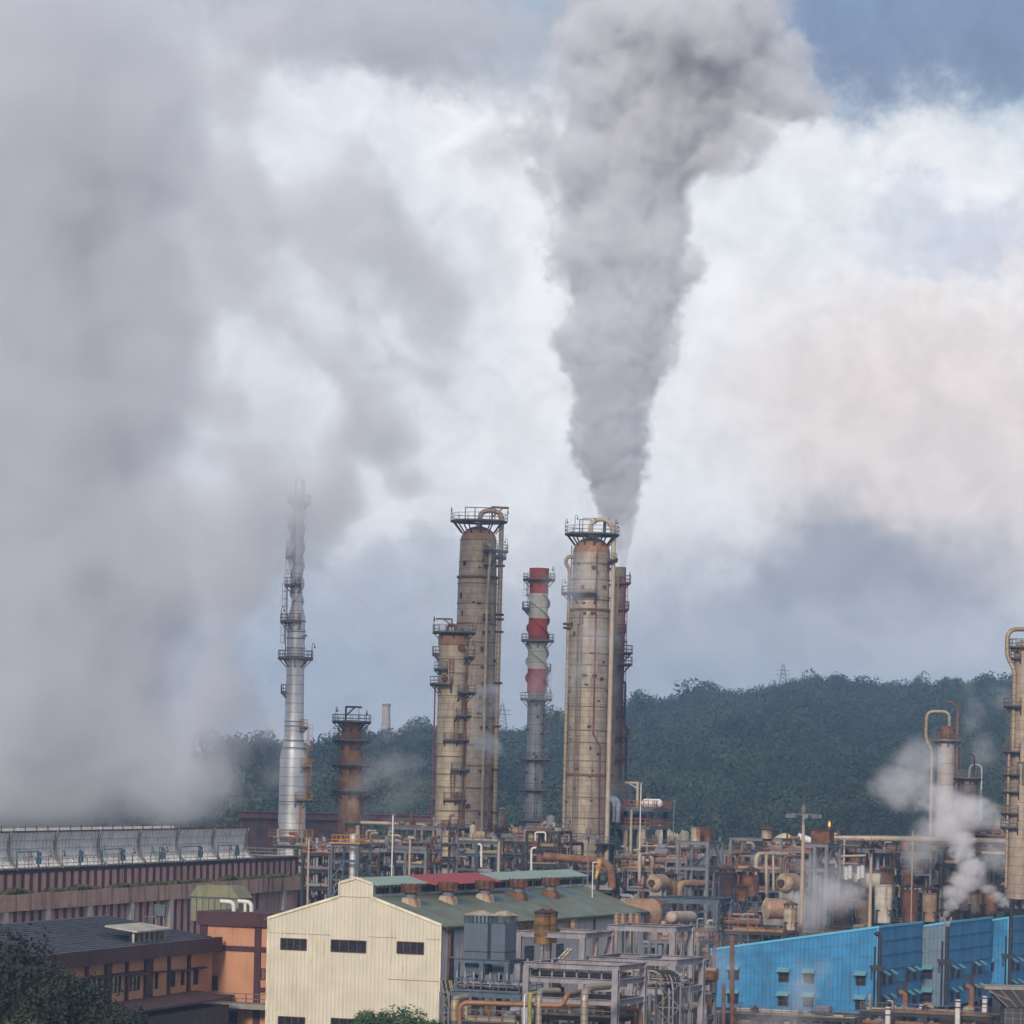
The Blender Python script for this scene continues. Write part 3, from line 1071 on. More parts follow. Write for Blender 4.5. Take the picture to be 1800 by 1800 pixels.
# ---- the tall column at left of it
c = Col('distillation_column', 'tall beige column with rust streaked dome behind the narrower tower', 'column', 841, 950, 572)
k = c.k
c.shell([(1018, 33.6), (951, 31.8)], M['domeclad'] if 0 else M['clad'], name='upper_shell')
c.shell([(1530, 36), (1300, 35), (1021, 34.4), (1018, 34.4)], M['clad2'], name='lower_shell')
c.dome(951, 31.8, M['domeclad'], 0.82)
c.plat(917, 14, 50, 0, 360, DS, RL, h=1.25, brackets=False)
mb = MB()
for i in range(12):
    a = 2 * PI * i / 12 + 0.1
    p = Vector((math.cos(a), math.sin(a), 0))
    mb.beam(p * 46 * k + Vector((0, 0, c.Z(918))), p * 30 * k + Vector((0, 0, c.Z(938))), 0.17)
obj('platform_brackets', mb, DS, c.o)
obj('overhead_pipe', MB().tube([(2 * k, -0.5, c.Z(926)), (2 * k, -0.5, c.Z(902)), (20 * k, -0.5, c.Z(896)), (40 * k, -0.5, c.Z(902)), (40 * k, -0.6, c.Z(940)), (39 * k, -0.7, c.Z(1480))], 4.3 * k, 12, bend=2.2), M['pipeclad'], c.o, smooth=True)
obj('side_pipe', MB().tube([(14 * k, -31 * k, c.Z(958)), (22 * k, -34 * k, c.Z(960)), (22 * k, -36 * k, c.Z(975)), (18 * k, -40 * k, c.Z(1050)), (18 * k, -40 * k, c.Z(1475))], 2.6 * k, 10, bend=0.8), M['clad3'], c.o, smooth=True)
obj('riser_pipe', MB().tube([(30 * k, -24 * k, c.Z(1340)), (30 * k, -25 * k, c.Z(1480))], 0.16, 6), M['rust'], c.o)
for y in (951, 989, 1027, 1062, 1098, 1130, 1170, 1220, 1262, 1310, 1346, 1385, 1425):
    ring(c.o, (32.0 + (y - 951) * 0.0075 + (2 if y > 1018 else 0)) * k, c.Z(y), M['rail'], 0.12, 0.09)
ring(c.o, 34 * k, c.Z(1017), M['rust'], 0.35, 0.25)
c.plat(969, 33, 53, -75, 0, DS, RL)
c.plat(980, 34, 50, -20, 10, DS, RL, h=0.5)
for y in (994, 1080, 1088, 1110, 1200, 1276, 1352, 1427):
    obj('pipe_clamp', MB().box((40 * k, -0.6, c.Z(y)), (1.5, 1.1, 0.35)).box((18 * k, -35 * k, c.Z(y) - 0.2), (1.3, 0.8, 0.4)), M['rustdark'], c.o)
mb = MB()
for i in range(30):
    a = R(rg.uniform(-165, -15)); z = c.Z(rg.uniform(960, 1500)); rr = 34.6 * k
    obj('nozzle', MB().box((math.cos(a) * rr, math.sin(a) * rr, z), (rg.uniform(.2, .8), rg.uniform(.2, .5), rg.uniform(.2, .9)), a + PI / 2), M['rustdark'], c.o)
mb = MB().tube([c.P(-24, 917, -1), c.P(-24, 893, -1), c.P(28, 893, -1), c.P(28, 917, -1)], 0.11, 6)
mb.tube([c.P(-7, 917, -1), c.P(-7, 893, -1)], 0.09, 6)
obj('davit', mb, M['rust'], c.o)
mb = MB().beam(c.P(23, 917, 1), c.P(23, 889, 1), 0.3); mb.beam(c.P(22, 890, 1), c.P(52, 891, 1), 0.34); mb.beam(c.P(23, 908, 1), c.P(42, 891, 1), 0.22)
obj('hoist_frame', mb, M['rust'], c.o)
goose(c.o, c.P(-49, 917), 1.9, DS, (0.1, 0, 0)); goose(c.o, c.P(50, 917), 1.7, DS, (0.1, 0, 0)); goose(c.o, c.P(51, 969, -1), 1.7, DS, (-0.4, 0, 0))

# ---- the narrower column in front
c = Col('stripping_column', 'narrow beige column with many small balconies, left of the tallest domed one', 'column', 798, 1118, 520)
k = c.k
c.shell([(1540, 27), (1515, 26), (1300, 26), (1200, 26), (1160, 26.5), (1118, 26)], M['clad3'])
obj('tower_head', MB().lathe([(26 * k, c.Z(1135)), (27.5 * k, c.Z(1134)), (27.5 * k, c.Z(1118)), (20 * k, c.Z(1114)), (0.1, c.Z(1113))], seg=32), M['domeclad'], c.o, smooth=True)
c.plat(1112, 14, 38, 0, 360, DS, RL, h=1.1)
def balcony(y, a0, a1, ro=36):
    c.plat(y, 26, ro, a0, a1, DS, RL, thick=0.22)
for y, a0, a1, ro in ((1150, 150, 200, 38), (1155, -45, 20, 38), (1177, 185, 250, 34), (1203, 170, 265, 41), (1217, -70, 5, 41), (1258, -75, -5, 34),
                      (1301, -115, -25, 35), (1353, -88, -10, 34), (1405, -110, -30, 34), (1461, -85, 0, 36), (1455, -60, -10, 42)):
    balcony(y, a0, a1, ro)
c.plat(1518, 26, 40, 0, 360, DS, RL)
for y in (1160, 1184, 1224, 1262, 1308, 1330, 1361, 1384, 1426, 1450, 1470, 1495):
    ring(c.o, 26.3 * k, c.Z(y), M['rail'], 0.11, 0.08)
for y0, y1, a in ((1203, 1160, -95), (1260, 1217, -48), (1300, 1262, -75), (1353, 1303, -40), (1402, 1356, -82), (1460, 1406, -52), (1516, 1462, -80)):
    ladder(c.o, 26.5 * k, a, c.Z(y0), c.Z(y1), M['rust'])
obj('drain_pipe', MB().tube([(-31 * k, 0, c.Z(1205)), (-31.5 * k, -0.2, c.Z(1535))], 0.13, 6), M['redrail'], c.o)
obj('riser_pipe', MB().tube([(25 * k, -12 * k, c.Z(1150)), (25 * k, -12 * k, c.Z(1535))], 0.16, 6), M['rust'], c.o)
obj('riser_pipe', MB().tube([(20 * k, -20 * k, c.Z(1180)), (20 * k, -20 * k, c.Z(1535))], 0.1, 6), M['rail'], c.o)
for dx_, y in ((12, 1139), (-13, 1193), (14, 1296), (13, 1398), (13, 1455)):
    r_ = 26 * k; a = -math.acos(max(-1, min(1, dx_ / 26)))
    q = Vector((math.cos(a), math.sin(a), 0))
    mb = MB().tube([q * r_ + Vector((0, 0, c.Z(y))), q * (r_ + 0.5) + Vector((0, 0, c.Z(y)))], 0.45, 14)
    mb.tube([q * (r_ + 0.3) + Vector((0, 0, c.Z(y))), q * (r_ + 0.42) + Vector((0, 0, c.Z(y)))], 0.58, 14)
    obj('manhole', mb, M['rust'], c.o)
mb = MB().beam(c.P(-4, 1112, -1), c.P(-4, 1089, -1), 0.24); mb.beam(c.P(-32, 1089, -1), c.P(-3, 1089, -1), 0.26); mb.beam(c.P(-4, 1100, -1), c.P(-18, 1090, -1), 0.2)
obj('hoist_frame', mb, M['rust'], c.o)
obj('overhead_pipe', MB().tube([c.P(-11, 1114), c.P(-11, 1099), c.P(3, 1099), c.P(3, 1114)], 0.28, 8, bend=0.5), M['rust'], c.o)
mb = MB().tube([c.P(5, 1112, -1), c.P(5, 1094, -1), c.P(32, 1094, -1), c.P(32, 1112, -1)], 0.08, 5)
obj('davit', mb, M['rust'], c.o)
goose(c.o, c.P(-36, 1112), 2.0, DS, (0.1, 0, 0)); goose(c.o, c.P(36, 1150, -1), 1.7, DS, (-0.3, 0, 0))
obj('elbow_pipe', MB().tube([c.P(20, 1506, -2.4), c.P(26, 1505, -2.4), c.P(29, 1511, -2.4), c.P(29, 1545, -2.4)], 0.2, 8, bend=0.3).tube([c.P(26, 1506, -2.7), c.P(32, 1505, -2.7), c.P(35, 1511, -2.7), c.P(35, 1545, -2.7)], 0.2, 8, bend=0.3), M['bright'], c.o, smooth=True)

# ---- red and white stack
c = Col('striped_stack', 'red and white banded stack with spiral strakes and grey lower part', 'chimney', 948, 1002, 590)
k = c.k
PR, PW = mat('stack_red', (0.38, 0.045, 0.03), 0.7, 0, 0.15, dirt=0.25, streak=0.5), mat('stack_white', (0.56, 0.54, 0.48), 0.7, 0, 0.1, dirt=0.25, streak=0.4, seam=(1.9, 0, 0.08))
c.shell([(1024, 17), (1021, 17), (1019, 17.3), (1005, 17), (1000, 17.5), (999, 17.5), (998.9, 13), (1010, 12.5)], PR, name='stack_rim')
for y0, y1, m_ in ((1024, 1043.6, PR), (1043.6, 1087.5, PW), (1087.5, 1130, PR), (1130, 1176, PW), (1176, 1218, PR)):
    c.shell([(y1, 16.6), (y0, 16.6)], m_, name='red_band' if m_ is PR else 'white_band')
c.shell([(1470, 18), (1440, 16), (1436, 15.6), (1330, 15.6), (1229, 15.2), (1218, 15.2)], M['greystack'], name='lower_shell')
def strake(c, y0, y1, r, pitch, phase, m_, n=3, w=0.5):
    z0, z1 = c.Z(y1), c.Z(y0); N = int((z1 - z0) / 0.35)
    for j in range(n):
        mb = MB(); vs = []; fs = []
        for i in range(N + 1):
            z = z0 + (z1 - z0) * i / N
            a = phase + 2 * PI * j / n + 2 * PI * (z / pitch)
            for rr, oo in ((r, -0.05), (r + w, -0.05), (r + w, 0.05), (r, 0.05)):
                vs.append((rr * math.cos(a), rr * math.sin(a), z + oo))
        for i in range(N):
            for q in range(4):
                fs.append((i * 4 + q, i * 4 + (q + 1) % 4, (i + 1) * 4 + (q + 1) % 4, (i + 1) * 4 + q))
        mb.add(vs, fs)
        obj('strake', mb, m_, c.o)
strake(c, 1045, 1087, 16.5 * k, -8.6, 0.3, mat('strake_white', (0.5, 0.46, 0.38), 0.7), 3, 0.42)
strake(c, 1087.5, 1130, 16.5 * k, -8.6, 0.3, PR, 3, 0.42)
strake(c, 1130.5, 1176, 16.5 * k, -8.6, 0.3, MATS['strake_white'], 3, 0.42)
strake(c, 1176, 1205, 16.5 * k, -8.6, 0.3, PR, 3, 0.42)
c.plat(1019, 17, 28.5, 0, 360, DS, RL, h=1.0)
c.plat(1126, 17, 29, 0, 360, M['grey_steel'], RL)
c.plat(1229, 15.3, 28, 0, 360, M['grey_steel'], RL)
c.plat(1334, 15.6, 28, 0, 360, M['grey_steel'], RL)
c.plat(1388, 15.6, 28, 0, 360, M['grey_steel'], RL)
c.plat(1440, 15.6, 29, 0, 360, M['grey_steel'], RL, thick=0.3)
c.plat(1070, 17, 29, 160, 205, M['grey_steel'], RL)
c.plat(1178, 16.6, 25, -20, 15, M['grey_steel'], RL)
c.plat(1284, 15.5, 27, -20, 15, M['grey_steel'], RL)
ladder(c.o, 17 * k, 175, c.Z(1070), c.Z(1019), RL); ladder(c.o, 16 * k, -10, c.Z(1229), c.Z(1178), RL); ladder(c.o, 15.6 * k, -40, c.Z(1334), c.Z(1229), RL, cage=False)
ladder(c.o, 15.6 * k, -80, c.Z(1440), c.Z(1334), RL, cage=False)
goose(c.o, c.P(26, 1019), 1.9, DS, (-0.3, 0, 0)); goose(c.o, c.P(23, 1229, -1), 1.5, DS, (0.2, 0, 0))
mb = MB()
for i in range(14):
    a = R(rg.uniform(-160, -20)); z = c.Z(rg.uniform(1230, 1380))
    obj('nozzle', MB().box((math.cos(a) * 15.9 * k, math.sin(a) * 15.9 * k, z), (.35, .3, .35), a + PI / 2), M['rustdark'], c.o)

# ---- the dark smoking stack behind the large column
c = Col('smoking_stack', 'dark brown stack with red balconies giving off the tall smoke plume', 'chimney', 1089, 998, 575)
k = c.k
c.shell([(1400, 32), (1380, 24), (1376, 12.5), (1200, 12), (998, 11.5), (997.9, 9), (1012, 8.5)], mat('stack_brown', (0.15, 0.125, 0.095), 0.75, 0, 0.2, rust=0.25, streak=0.6, dirt=0.5, seam=(2.4, 0, 0.08)))
obj('smoke_mouth', MB().lathe([(11.5 * k, c.Z(1013)), (11.8 * k, c.Z(1013)), (11.8 * k, c.Z(997)), (11.5 * k, c.Z(997))], seg=28, cap=False), mat('stack_olive', (0.19, 0.18, 0.10), 0.8, streak=0.5), c.o)
for y, ro in ((1025, 21), (1071, 19), (1111, 15), (1148, 27), (1168, 27), (1258, 17), (1294, 25), (1333, 22)):
    c.plat(y, 12, ro, -90, 25, M['redrail'], M['redrail'], h=1.3)
obj('riser_pipe', MB().tube([(9 * k, -9 * k, c.Z(1185)), (9 * k, -9 * k, c.Z(1198)), (15 * k, -9 * k, c.Z(1200)), (15 * k, -9 * k, c.Z(1275)), (19 * k, -9 * k, c.Z(1280)), (19 * k, -9 * k, c.Z(1370))], 0.2, 7, bend=.3), DS, c.o)
ladder(c.o, 12 * k, -45, c.Z(1370), c.Z(1025), M['redrail'])
goose(c.o, c.P(18, 1025), 1.5, DS, (0.1, 0, 0)); goose(c.o, c.P(16, 1148, -1), 2.0, DS, (-0.3, 0, 0))

# ---- silver stack
c = Col('silver_stack', 'tall silver stepped stack whose top disappears into the grey steam', 'chimney', 527, 843, 500)
k = c.k
c.shell([(1560, 25), (1420, 24), (1330, 23.3), (1303, 17.5), (1290, 17), (1180, 15.8), (1086, 15.6), (1070, 11.5), (1060, 9.5), (850, 9), (843, 9.2), (842.9, 7.5), (850, 7)], M['silver'])
strake(c, 900, 1062, 9.2 * k, 8.0, 0.5, M['silver'], 3, 0.30)
for y in (1093, 1111, 1123, 1140, 1269, 1277, 1303, 1315, 1410, 1460, 1155):
    rr = 15.8 if y < 1200 else (17 if y < 1290 else (18 if y < 1310 else (21 if y < 1320 else 24)))
    ring(c.o, rr * k, c.Z(y), M['greystack'], 0.14, 0.1)
RO = M['rustpipe']; YL = M['yellow']
c.plat(883, 9, 21, 0, 360, M['grey_steel'], RO)
c.plat(925, 9.5, 20, 130, 240, M['grey_steel'], RO)
c.plat(980, 9.5, 22, 120, 240, M['grey_steel'], RO)
c.plat(1029, 10, 23, 120, 290, M['grey_steel'], RO)
c.plat(1093, 15.6, 29, 140, 290, M['grey_steel'], RO)
c.plat(1157, 15.8, 31, 0, 360, M['grey_steel'], RO)
c.plat(1217, 16, 25, 150, 205, M['grey_steel'], RO)
c.plat(1278, 17, 25, -50, 15, M['grey_steel'], YL)
c.plat(1346, 23.5, 34, -50, 10, M['grey_steel'], YL)
c.plat(1405, 24, 37, -75, 10, M['grey_steel'], YL)
c.plat(1471, 24, 41, 0, 360, M['grey_steel'], YL)
for y0, y1, a, m_ in ((1029, 925, 185, RO), (1093, 1029, 200, RO), (1157, 1093, 190, RO), (1346, 1278, -15, YL), (1405, 1346, -20, YL), (1470, 1405, -50, YL), (1550, 1471, -20, YL)):
    ladder(c.o, (9.8 if y0 < 1060 else 16 if y0 < 1200 else 23.5) * k, a, c.Z(y0), c.Z(y1), m_)
for dx_, y, h_ in ((-21, 1029, 1.8), (-26, 1093, 1.7), (29, 1157, 1.8), (-19, 980, 1.8), (-18, 925, 1.8), (-27, 1471, 1.5), (10, 1471, 1.8)):
    goose(c.o, c.P(dx_, y, -0.8), h_, RO, (0.4, 0, 0))
obj('duct_elbow', MB().tube([c.P(12, 1119, -1.2), c.P(20, 1117, -1.2)], 0.2, 8), M['greystack'], c.o)

# ---- rusty column left
c = Col('rusty_column', 'short rust brown column with four ring balconies near the silver stack', 'column', 618, 1275, 520)
k = c.k
c.shell([(1560, 21), (1440, 20), (1360, 19.3), (1300, 17.5), (1275, 17.5), (1269, 19), (1266, 15)], mat('rust_column', (0.25, 0.11, 0.05), 0.85, 0, 0.3, col2=(0.36, 0.18, 0.09), streak=0.5, dirt=0.2, rust=0.2, seam=(3.0, 11, 0.05)))
c.plat(1269, 15, 34.5, 0, 360, DS, M['rail'])
c.plat(1302, 18, 33, 0, 360, DS, M['rail'])
c.plat(1345, 19, 34, 0, 360, DS, M['rail'])
c.plat(1390, 19.5, 33, 0, 360, DS, M['rail'])
c.plat(1397, 20, 36, 150, 215, DS, M['rail']); c.plat(1397, 20, 36, -30, 20, DS, M['rail'])
c.plat(1446, 20, 35, -100, 20, DS, M['rail'])
mb = MB().beam(c.P(-10, 1269, -1), c.P(-10, 1243, -1), 0.28); mb.beam(c.P(-11, 1243, -1), c.P(18, 1243, -1), 0.28); mb.beam(c.P(-10, 1259, -1), c.P(5, 1244, -1), 0.22); mb.beam(c.P(13, 1243, -1), c.P(13, 1265, -1), 0.08)
obj('hoist_frame', mb, M['rustdark'], c.o)
for dx_, y in ((3, 1293), (-15, 1379)):
    obj('manhole', MB().tube([c.P(dx_, y, -17 * k), c.P(dx_, y, -20.5 * k)], 0.4, 14).tube([c.P(dx_, y, -19 * k), c.P(dx_, y, -20 * k)], 0.52, 14), M['rust'], c.o)
goose(c.o, c.P(-28, 1269), 1.8, DS, (0.2, 0, 0)); goose(c.o, c.P(26, 1269, -1), 1.4, DS, (0.1, 0, 0))
obj('riser_pipe', MB().tube([c.P(20, 1320), c.P(20, 1560)], 0.15, 6), M['rust'], c.o)
obj('riser_pipe', MB().tube([c.P(5, 1302, -20 * k), c.P(5, 1315, -20 * k), c.P(12, 1316, -18 * k)], 0.15, 6), M['rust'], c.o)
ladder(c.o, 19 * k, 175, c.Z(1345), c.Z(1269), RL); ladder(c.o, 20 * k, 20, c.Z(1560), c.Z(1397), RL)

# ---- two stub columns between the towers
for nm, lb, px, py, d, r_, yb in (('vent_stack', 'slim pinkish vent stack with a flat conical cap beside the tallest column', 883, 1419, 560, 6.2, 1560),
                                  ('vent_stack', 'shorter pinkish vent drum standing among pipes left of the large column', 904, 1460, 545, 6.0, 1560)):
    c = Col(nm, lb, 'vent', px, py, d, 'pinkish vents between the columns')
    c.shell([(yb, r_ * 1.05), (py + 3, r_)], mat('pink_plate', (0.25, 0.17, 0.14), 0.8, streak=0.5, dirt=0.3))
    obj('conical_cap', MB().lathe([(r_ * 1.15 * c.k, c.Z(py + 3)), (0.05, c.Z(py))], seg=16), M['palepipe'], c.o)
    ring(c.o, r_ * c.k, c.Z(py + 24), M['rail'])

# ---- right edge column
c = Col('distillation_column', 'beige column cut by the right edge with a looped pipe at its top', 'column', 1802, 1135, 470)
k = c.k
c.shell([(1580, 26), (1480, 25), (1350, 22), (1180, 20), (1135, 17)], M['clad2'])
c.dome(1135, 17, M['clad2'], 0.6)
obj('overhead_pipe', MB().tube([c.P(5, 1125), c.P(5, 1106), c.P(-33, 1107, -.5), c.P(-32, 1156, -.5), c.P(-19, 1178, -1), c.P(-19, 1320, -1)], 4 * k, 12, bend=1.6), M['pipeclad'], c.o, smooth=True)
c.plat(1138, 17, 28, 90, 270, DS, RL); c.plat(1158, 17, 27, 120, 240, DS, RL)
for y in (1242, 1322, 1362, 1392, 1430, 1455):
    c.plat(y, 22, 36, 130, 250, DS, RL)
ladder(c.o, 22 * k, 200, c.Z(1500), c.Z(1242), RL)
obj('riser_pipe', MB().tube([c.P(-26, 1320, -1.2), c.P(-26, 1560, -1.2)], 0.2, 7), M['pipeclad'], c.o)
obj('riser_pipe', MB().tube([c.P(-20, 1365, -1.8), c.P(-12, 1365, -1.8), c.P(-12, 1340, -1.8), c.P(-2, 1340, -1.8), c.P(-2, 1380, -1.8)], 0.17, 7), M['rail'], c.o)

# ---- right middle column in steam, with loops
c = Col('stripping_column', 'pale clad column with an arched pipe and rusty drum on top, wreathed in steam', 'column', 1664, 1304, 520)
k = c.k
c.shell([(1600, 17), (1304, 15.5)], mat('pale_clad', (0.40, 0.36, 0.33), 0.6, 0.1, 0.12, seam=(1.6, 10, 0.08), streak=0.5, rust=0.1))
obj('top_drum', MB().lathe([(11 * k, c.Z(1304)), (12.5 * k, c.Z(1298)), (12.5 * k, c.Z(1281)), (8 * k, c.Z(1277)), (0.1, c.Z(1275))], seg=20), M['rust'], c.o, smooth=True)
obj('overhead_pipe', MB().tube([c.P(4, 1277), c.P(4, 1251), c.P(-36, 1251), c.P(-37, 1300), c.P(-25, 1320), c.P(-25, 1560)], 2.9 * k, 10, bend=1.2), M['pipeclad'], c.o, smooth=True)
obj('vent_pipe', MB().tube([c.P(17, 1560, -.8), c.P(17, 1245, -.8), c.P(8, 1234, -.8), c.P(-2, 1234, -.8)], 1.9 * k, 8, bend=1.2), M['rustpipe'], c.o, smooth=True)
c.plat(1301, 15.5, 26, 0, 360, M['grey_steel'], RL); c.plat(1366, 16, 28, -40, 30, DS, RL)
ladder(c.o, 16 * k, -15, c.Z(1560), c.Z(1301), RL)
c = Col('condenser_column', 'small brown column with a silver arched pipe right of the steamed column', 'column', 1703, 1370, 505)
k = c.k
c.shell([(1600, 14), (1370, 13), (1366, 9)], mat('brown_clad', (0.17, 0.13, 0.11), 0.7, 0.1, 0.2, seam=(1.4, 0, 0.1), streak=0.5, rust=0.3))
obj('overhead_pipe', MB().tube([c.P(0, 1372), c.P(2, 1344), c.P(22, 1344), c.P(22, 1440)], 2.0 * k, 8, bend=0.8), M['bright'], c.o, smooth=True)
obj('vent_pipe', MB().tube([c.P(8, 1372, -.6), c.P(8, 1330, -.6), c.P(0, 1324, -.6)], 1.5 * k, 8, bend=.5), M['rustdark'], c.o, smooth=True)
c.plat(1368, 13, 22, 0, 360, DS, RL); c.plat(1402, 13, 24, 0, 360, DS, RL)
c = Col('stripping_column', 'slim dark column standing between the steam and the right edge column', 'column', 1755, 1425, 520)
c.shell([(1600, 8), (1425, 7)], MATS['brown_clad']); c.plat(1428, 7, 14, 0, 360, DS, RL)

# ================================================================== cooling tower
def cooling_tower():
    A = atz(0, 360, 21.7); B = atz(521, 457, 21.7)
    E = Vector((B.x - A.x, B.y - A.y, 0)); L = E.length; E.normalize()
    rz = math.atan2(E.y, E.x)
    N = Vector((-E.y, E.x, 0))           # into the building
    if N.x > 0: N = -N
    o = thing('cooling_tower', 'long red and pink cooling tower with a row of white fan shrouds along its top', 'cooling tower', (A.x, A.y, 0), rz)
    ys = 1.0 if (Matrix.Rotation(-rz, 3, 'Z') @ N).y > 0 else -1.0

    def tx(px):      # metres along the front under photo column px
        lo, hi = -40.0, L + 20
        for _ in range(40):
            m = (lo + hi) / 2; p = A + E * m
            q = 900 + F * ((p.x) / p.y) * 1.0 - (p.z - 32) / p.y * F * SR * -1
            if 900 + F * ((p.x * CR + (21.7 - 32) * SR) / p.y) < px: lo = m
            else: hi = m
        return lo
    X0 = -22.0
    pink = mat('stained_pink_wall', (0.64, 0.40, 0.33), 0.85, 0, 0.15, dirt=0.6, streak=0.7, nscale=0.35)
    red = mat('maroon_fin', (0.17, 0.03, 0.03), 0.8, 0, 0.3, dirt=0.6, streak=0.4)
    dark = mat('mossy_coping', (0.05, 0.03, 0.028), 0.9, 0, 0.3, dirt=0.5, moss=0.5)
    y = lambda a: a * ys
    def bx(lo, hi): return MB().b2((lo[0], y(lo[1]), lo[2]), (hi[0], y(hi[1]), hi[2]))
    obj('upper_wall', bx((X0, 0.0, 19.0), (L, 14, 21.3)), pink, o)
    obj('ledge', bx((X0, -0.75, 18.6), (L + 0.2, 14, 19.0)), mat('mossy_ledge', (0.15, 0.10, 0.08), 0.9, 0, 0.3, dirt=0.6, moss=0.9), o)
    obj('pink_band', bx((X0, -0.95, 17.35), (L + 2.2, -0.6, 19.15)), mat('band_wall', (0.62, 0.37, 0.28), 0.85, 0, 0.15, dirt=0.7, streak=0.7), o)
    obj('band_return', bx((L + 1.7, -0.6, 17.35), (L + 2.2, 14, 19.15)), MATS['band_wall'], o)
    obj('lower_wall', bx((X0, -0.2, 0), (L, 14, 18.6)), pink, o)
    obj('coping', bx((X0, -0.12, 21.3), (L + 0.25, 14.3, 21.75)), dark, o)
    n = 52; sp = (L - X0) / n
    for i in range(n + 1):
        xx = X0 + sp * i
        obj('fin', bx((xx - 0.42, -0.05, 19.0), (xx + 0.42, 0.0, 21.3)), red, o)
    for i in range(0, n, 1):
        xx = X0 + sp * i
        if i % 1 == 0 and i < 46: obj('fin', bx((xx - 0.42, -0.25, 12), (xx + 0.42, -0.2, 17.9)), red, o)
    wt = mat('white_column_paint', (0.62, 0.56, 0.48), 0.8, 0, 0.1, dirt=0.3, streak=0.4)
    for px in (5, 80, 153, 227, 296, 372, 495):
        xx = tx(px)
        obj('column', bx((xx - 1.5, -0.9, 8), (xx - 0.3, -0.26, 17.35)), wt, o)
    # shaggy growth on the ledge
    rg = random.Random(4); vs = []
    for _ in range(9000):
        xx = rg.uniform(X0, L + 1); w = mnoise.noise(Vector((xx * 0.16, 0, 0)))
        if rg.random() > 0.45 + w * 1.3: continue
        h = rg.uniform(0.1, 0.55) * (1 + w)
        p = Vector((xx, y(rg.uniform(-0.9, -0.15)), 19.05)); q = Vector((rg.uniform(-.12, .12), rg.uniform(-.12, .12), h))
        t_ = Vector((rg.uniform(-.05, .05), .06, 0))
        vs += [p - t_, p + t_, p + q + t_, p + q - t_]
    g = quads_object('grass_tufts', np.array([tuple(v) for v in vs]), leaf_mat('ledge_weeds', (0.035, 0.05, 0.018), (0.11, 0.12, 0.04), 2.0)); g.parent = o
    g['kind'] = 'stuff'
    # shrouds
    sh = mat('shroud_sheet', (0.82, 0.78, 0.74), 0.6, 0, 0.06, streak=0.3, dirt=0.15, corr=None, rust=0.1)
    b = [tx(v) for v in (27, 104, 176, 245, 314, 379, 443)]
    st = (b[-1] - b[0]) / 6
    xs = [b[0] - st * 2 + st * i for i in range(9)]
    prof = [(-0.25, 0.0), (0.25, 0.35), (0.62, 0.8), (0.85, 1.4), (0.95, 2.2), (0.88, 3.1), (0.65, 3.95)]
    for i in range(8):
        x0, x1 = xs[i] + 0.15, xs[i + 1] - 0.1
        sd = obj('fan_shroud', MB().prism([(y(a), z) for a, z in prof] + [(y(a + 0.12), z) for a, z in reversed(prof)], (x0, 0, 21.75), (0, 1, 0), (0, 0, 1), (x1 - x0, 0, 0)), sh, o)
        mb = MB(); nr = 12
        for k in range(nr + 1):
            xx = x0 + (x1 - x0) * k / nr
            for (a0, z0), (a1, z1) in zip(prof, prof[1:]):
                mb.beam((xx, y(a0 - 0.04), 21.75 + z0), (xx, y(a1 - 0.04), 21.75 + z1), 0.16 if k % 4 == 0 else 0.09, 0.08, Vector((0, 1, 0)))
        obj('corrugation', mb, mat('rib_sheet', (0.68, 0.63, 0.58), 0.7, streak=0.3), sd)
        mb = MB()
        for a, z in ((0.80, 1.25), (0.92, 2.2), (0.84, 3.1)):
            mb.beam((x0, y(a - 0.06), 21.75 + z), (x1, y(a - 0.06), 21.75 + z), 0.12, 0.10)
        obj('shroud_batten', mb, mat('batten_white', (0.66, 0.64, 0.60), 0.6), sd)
        mb = MB()
        for (a0, z0), (a1, z1) in zip(prof, prof[1:]):
            mb.beam((x1 + .05, y(a0 - 0.12), 21.75 + z0), (x1 + .05, y(a1 - 0.12), 21.75 + z1), 0.32, 0.3, Vector((0, 1, 0)))
        obj('shroud_edge', mb, mat('edge_grey', (0.22, 0.19, 0.175), 0.7), sd)
        mb = MB()
        mb.beam((x0, y(0.70), 25.74), (x1, y(0.70), 25.74), 0.26, 0.16)
        for k in range(4):
            xx = x0 + (x1 - x0) * (k + .3) / 4
            mb.beam((xx, y(0.75), 25.7), (xx, y(0.75), 26.35), 0.1)
        obj('shroud_rim', mb, M['rust'], sd)
    # far row of shrouds behind, same deck
    for i in range(8):
        x0, x1 = xs[i] + 0.15, xs[i + 1] - 0.1
        obj('rear_shroud', MB().prism([(y(11.5 - a), z) for a, z in prof] + [(y(11.5 - a - 0.12), z) for a, z in reversed(prof)], (x0, 0, 21.75), (0, 1, 0), (0, 0, 1), (x1 - x0, 0, 0)), sh, o)
    rb = MB(); railing(rb, [(X0, y(-0.25), 21.75), (L + 0.1, y(-0.25), 21.75), (L + 0.1, y(12), 21.75)], 1.0, 0.03, 2.0)
    obj('railing', rb, mat('pale_rail', (0.25, 0.24, 0.20), 0.7, rust=0.3), o)
    teal = mat('teal_paint', (0.035, 0.12, 0.17), 0.6, rust=0.1)
    tps = [((26, 64), 1), ((138, 138), 0), ((176, 212), 1), ((277, 282), 0), ((314, 349), 1), ((380, 413), 1)]
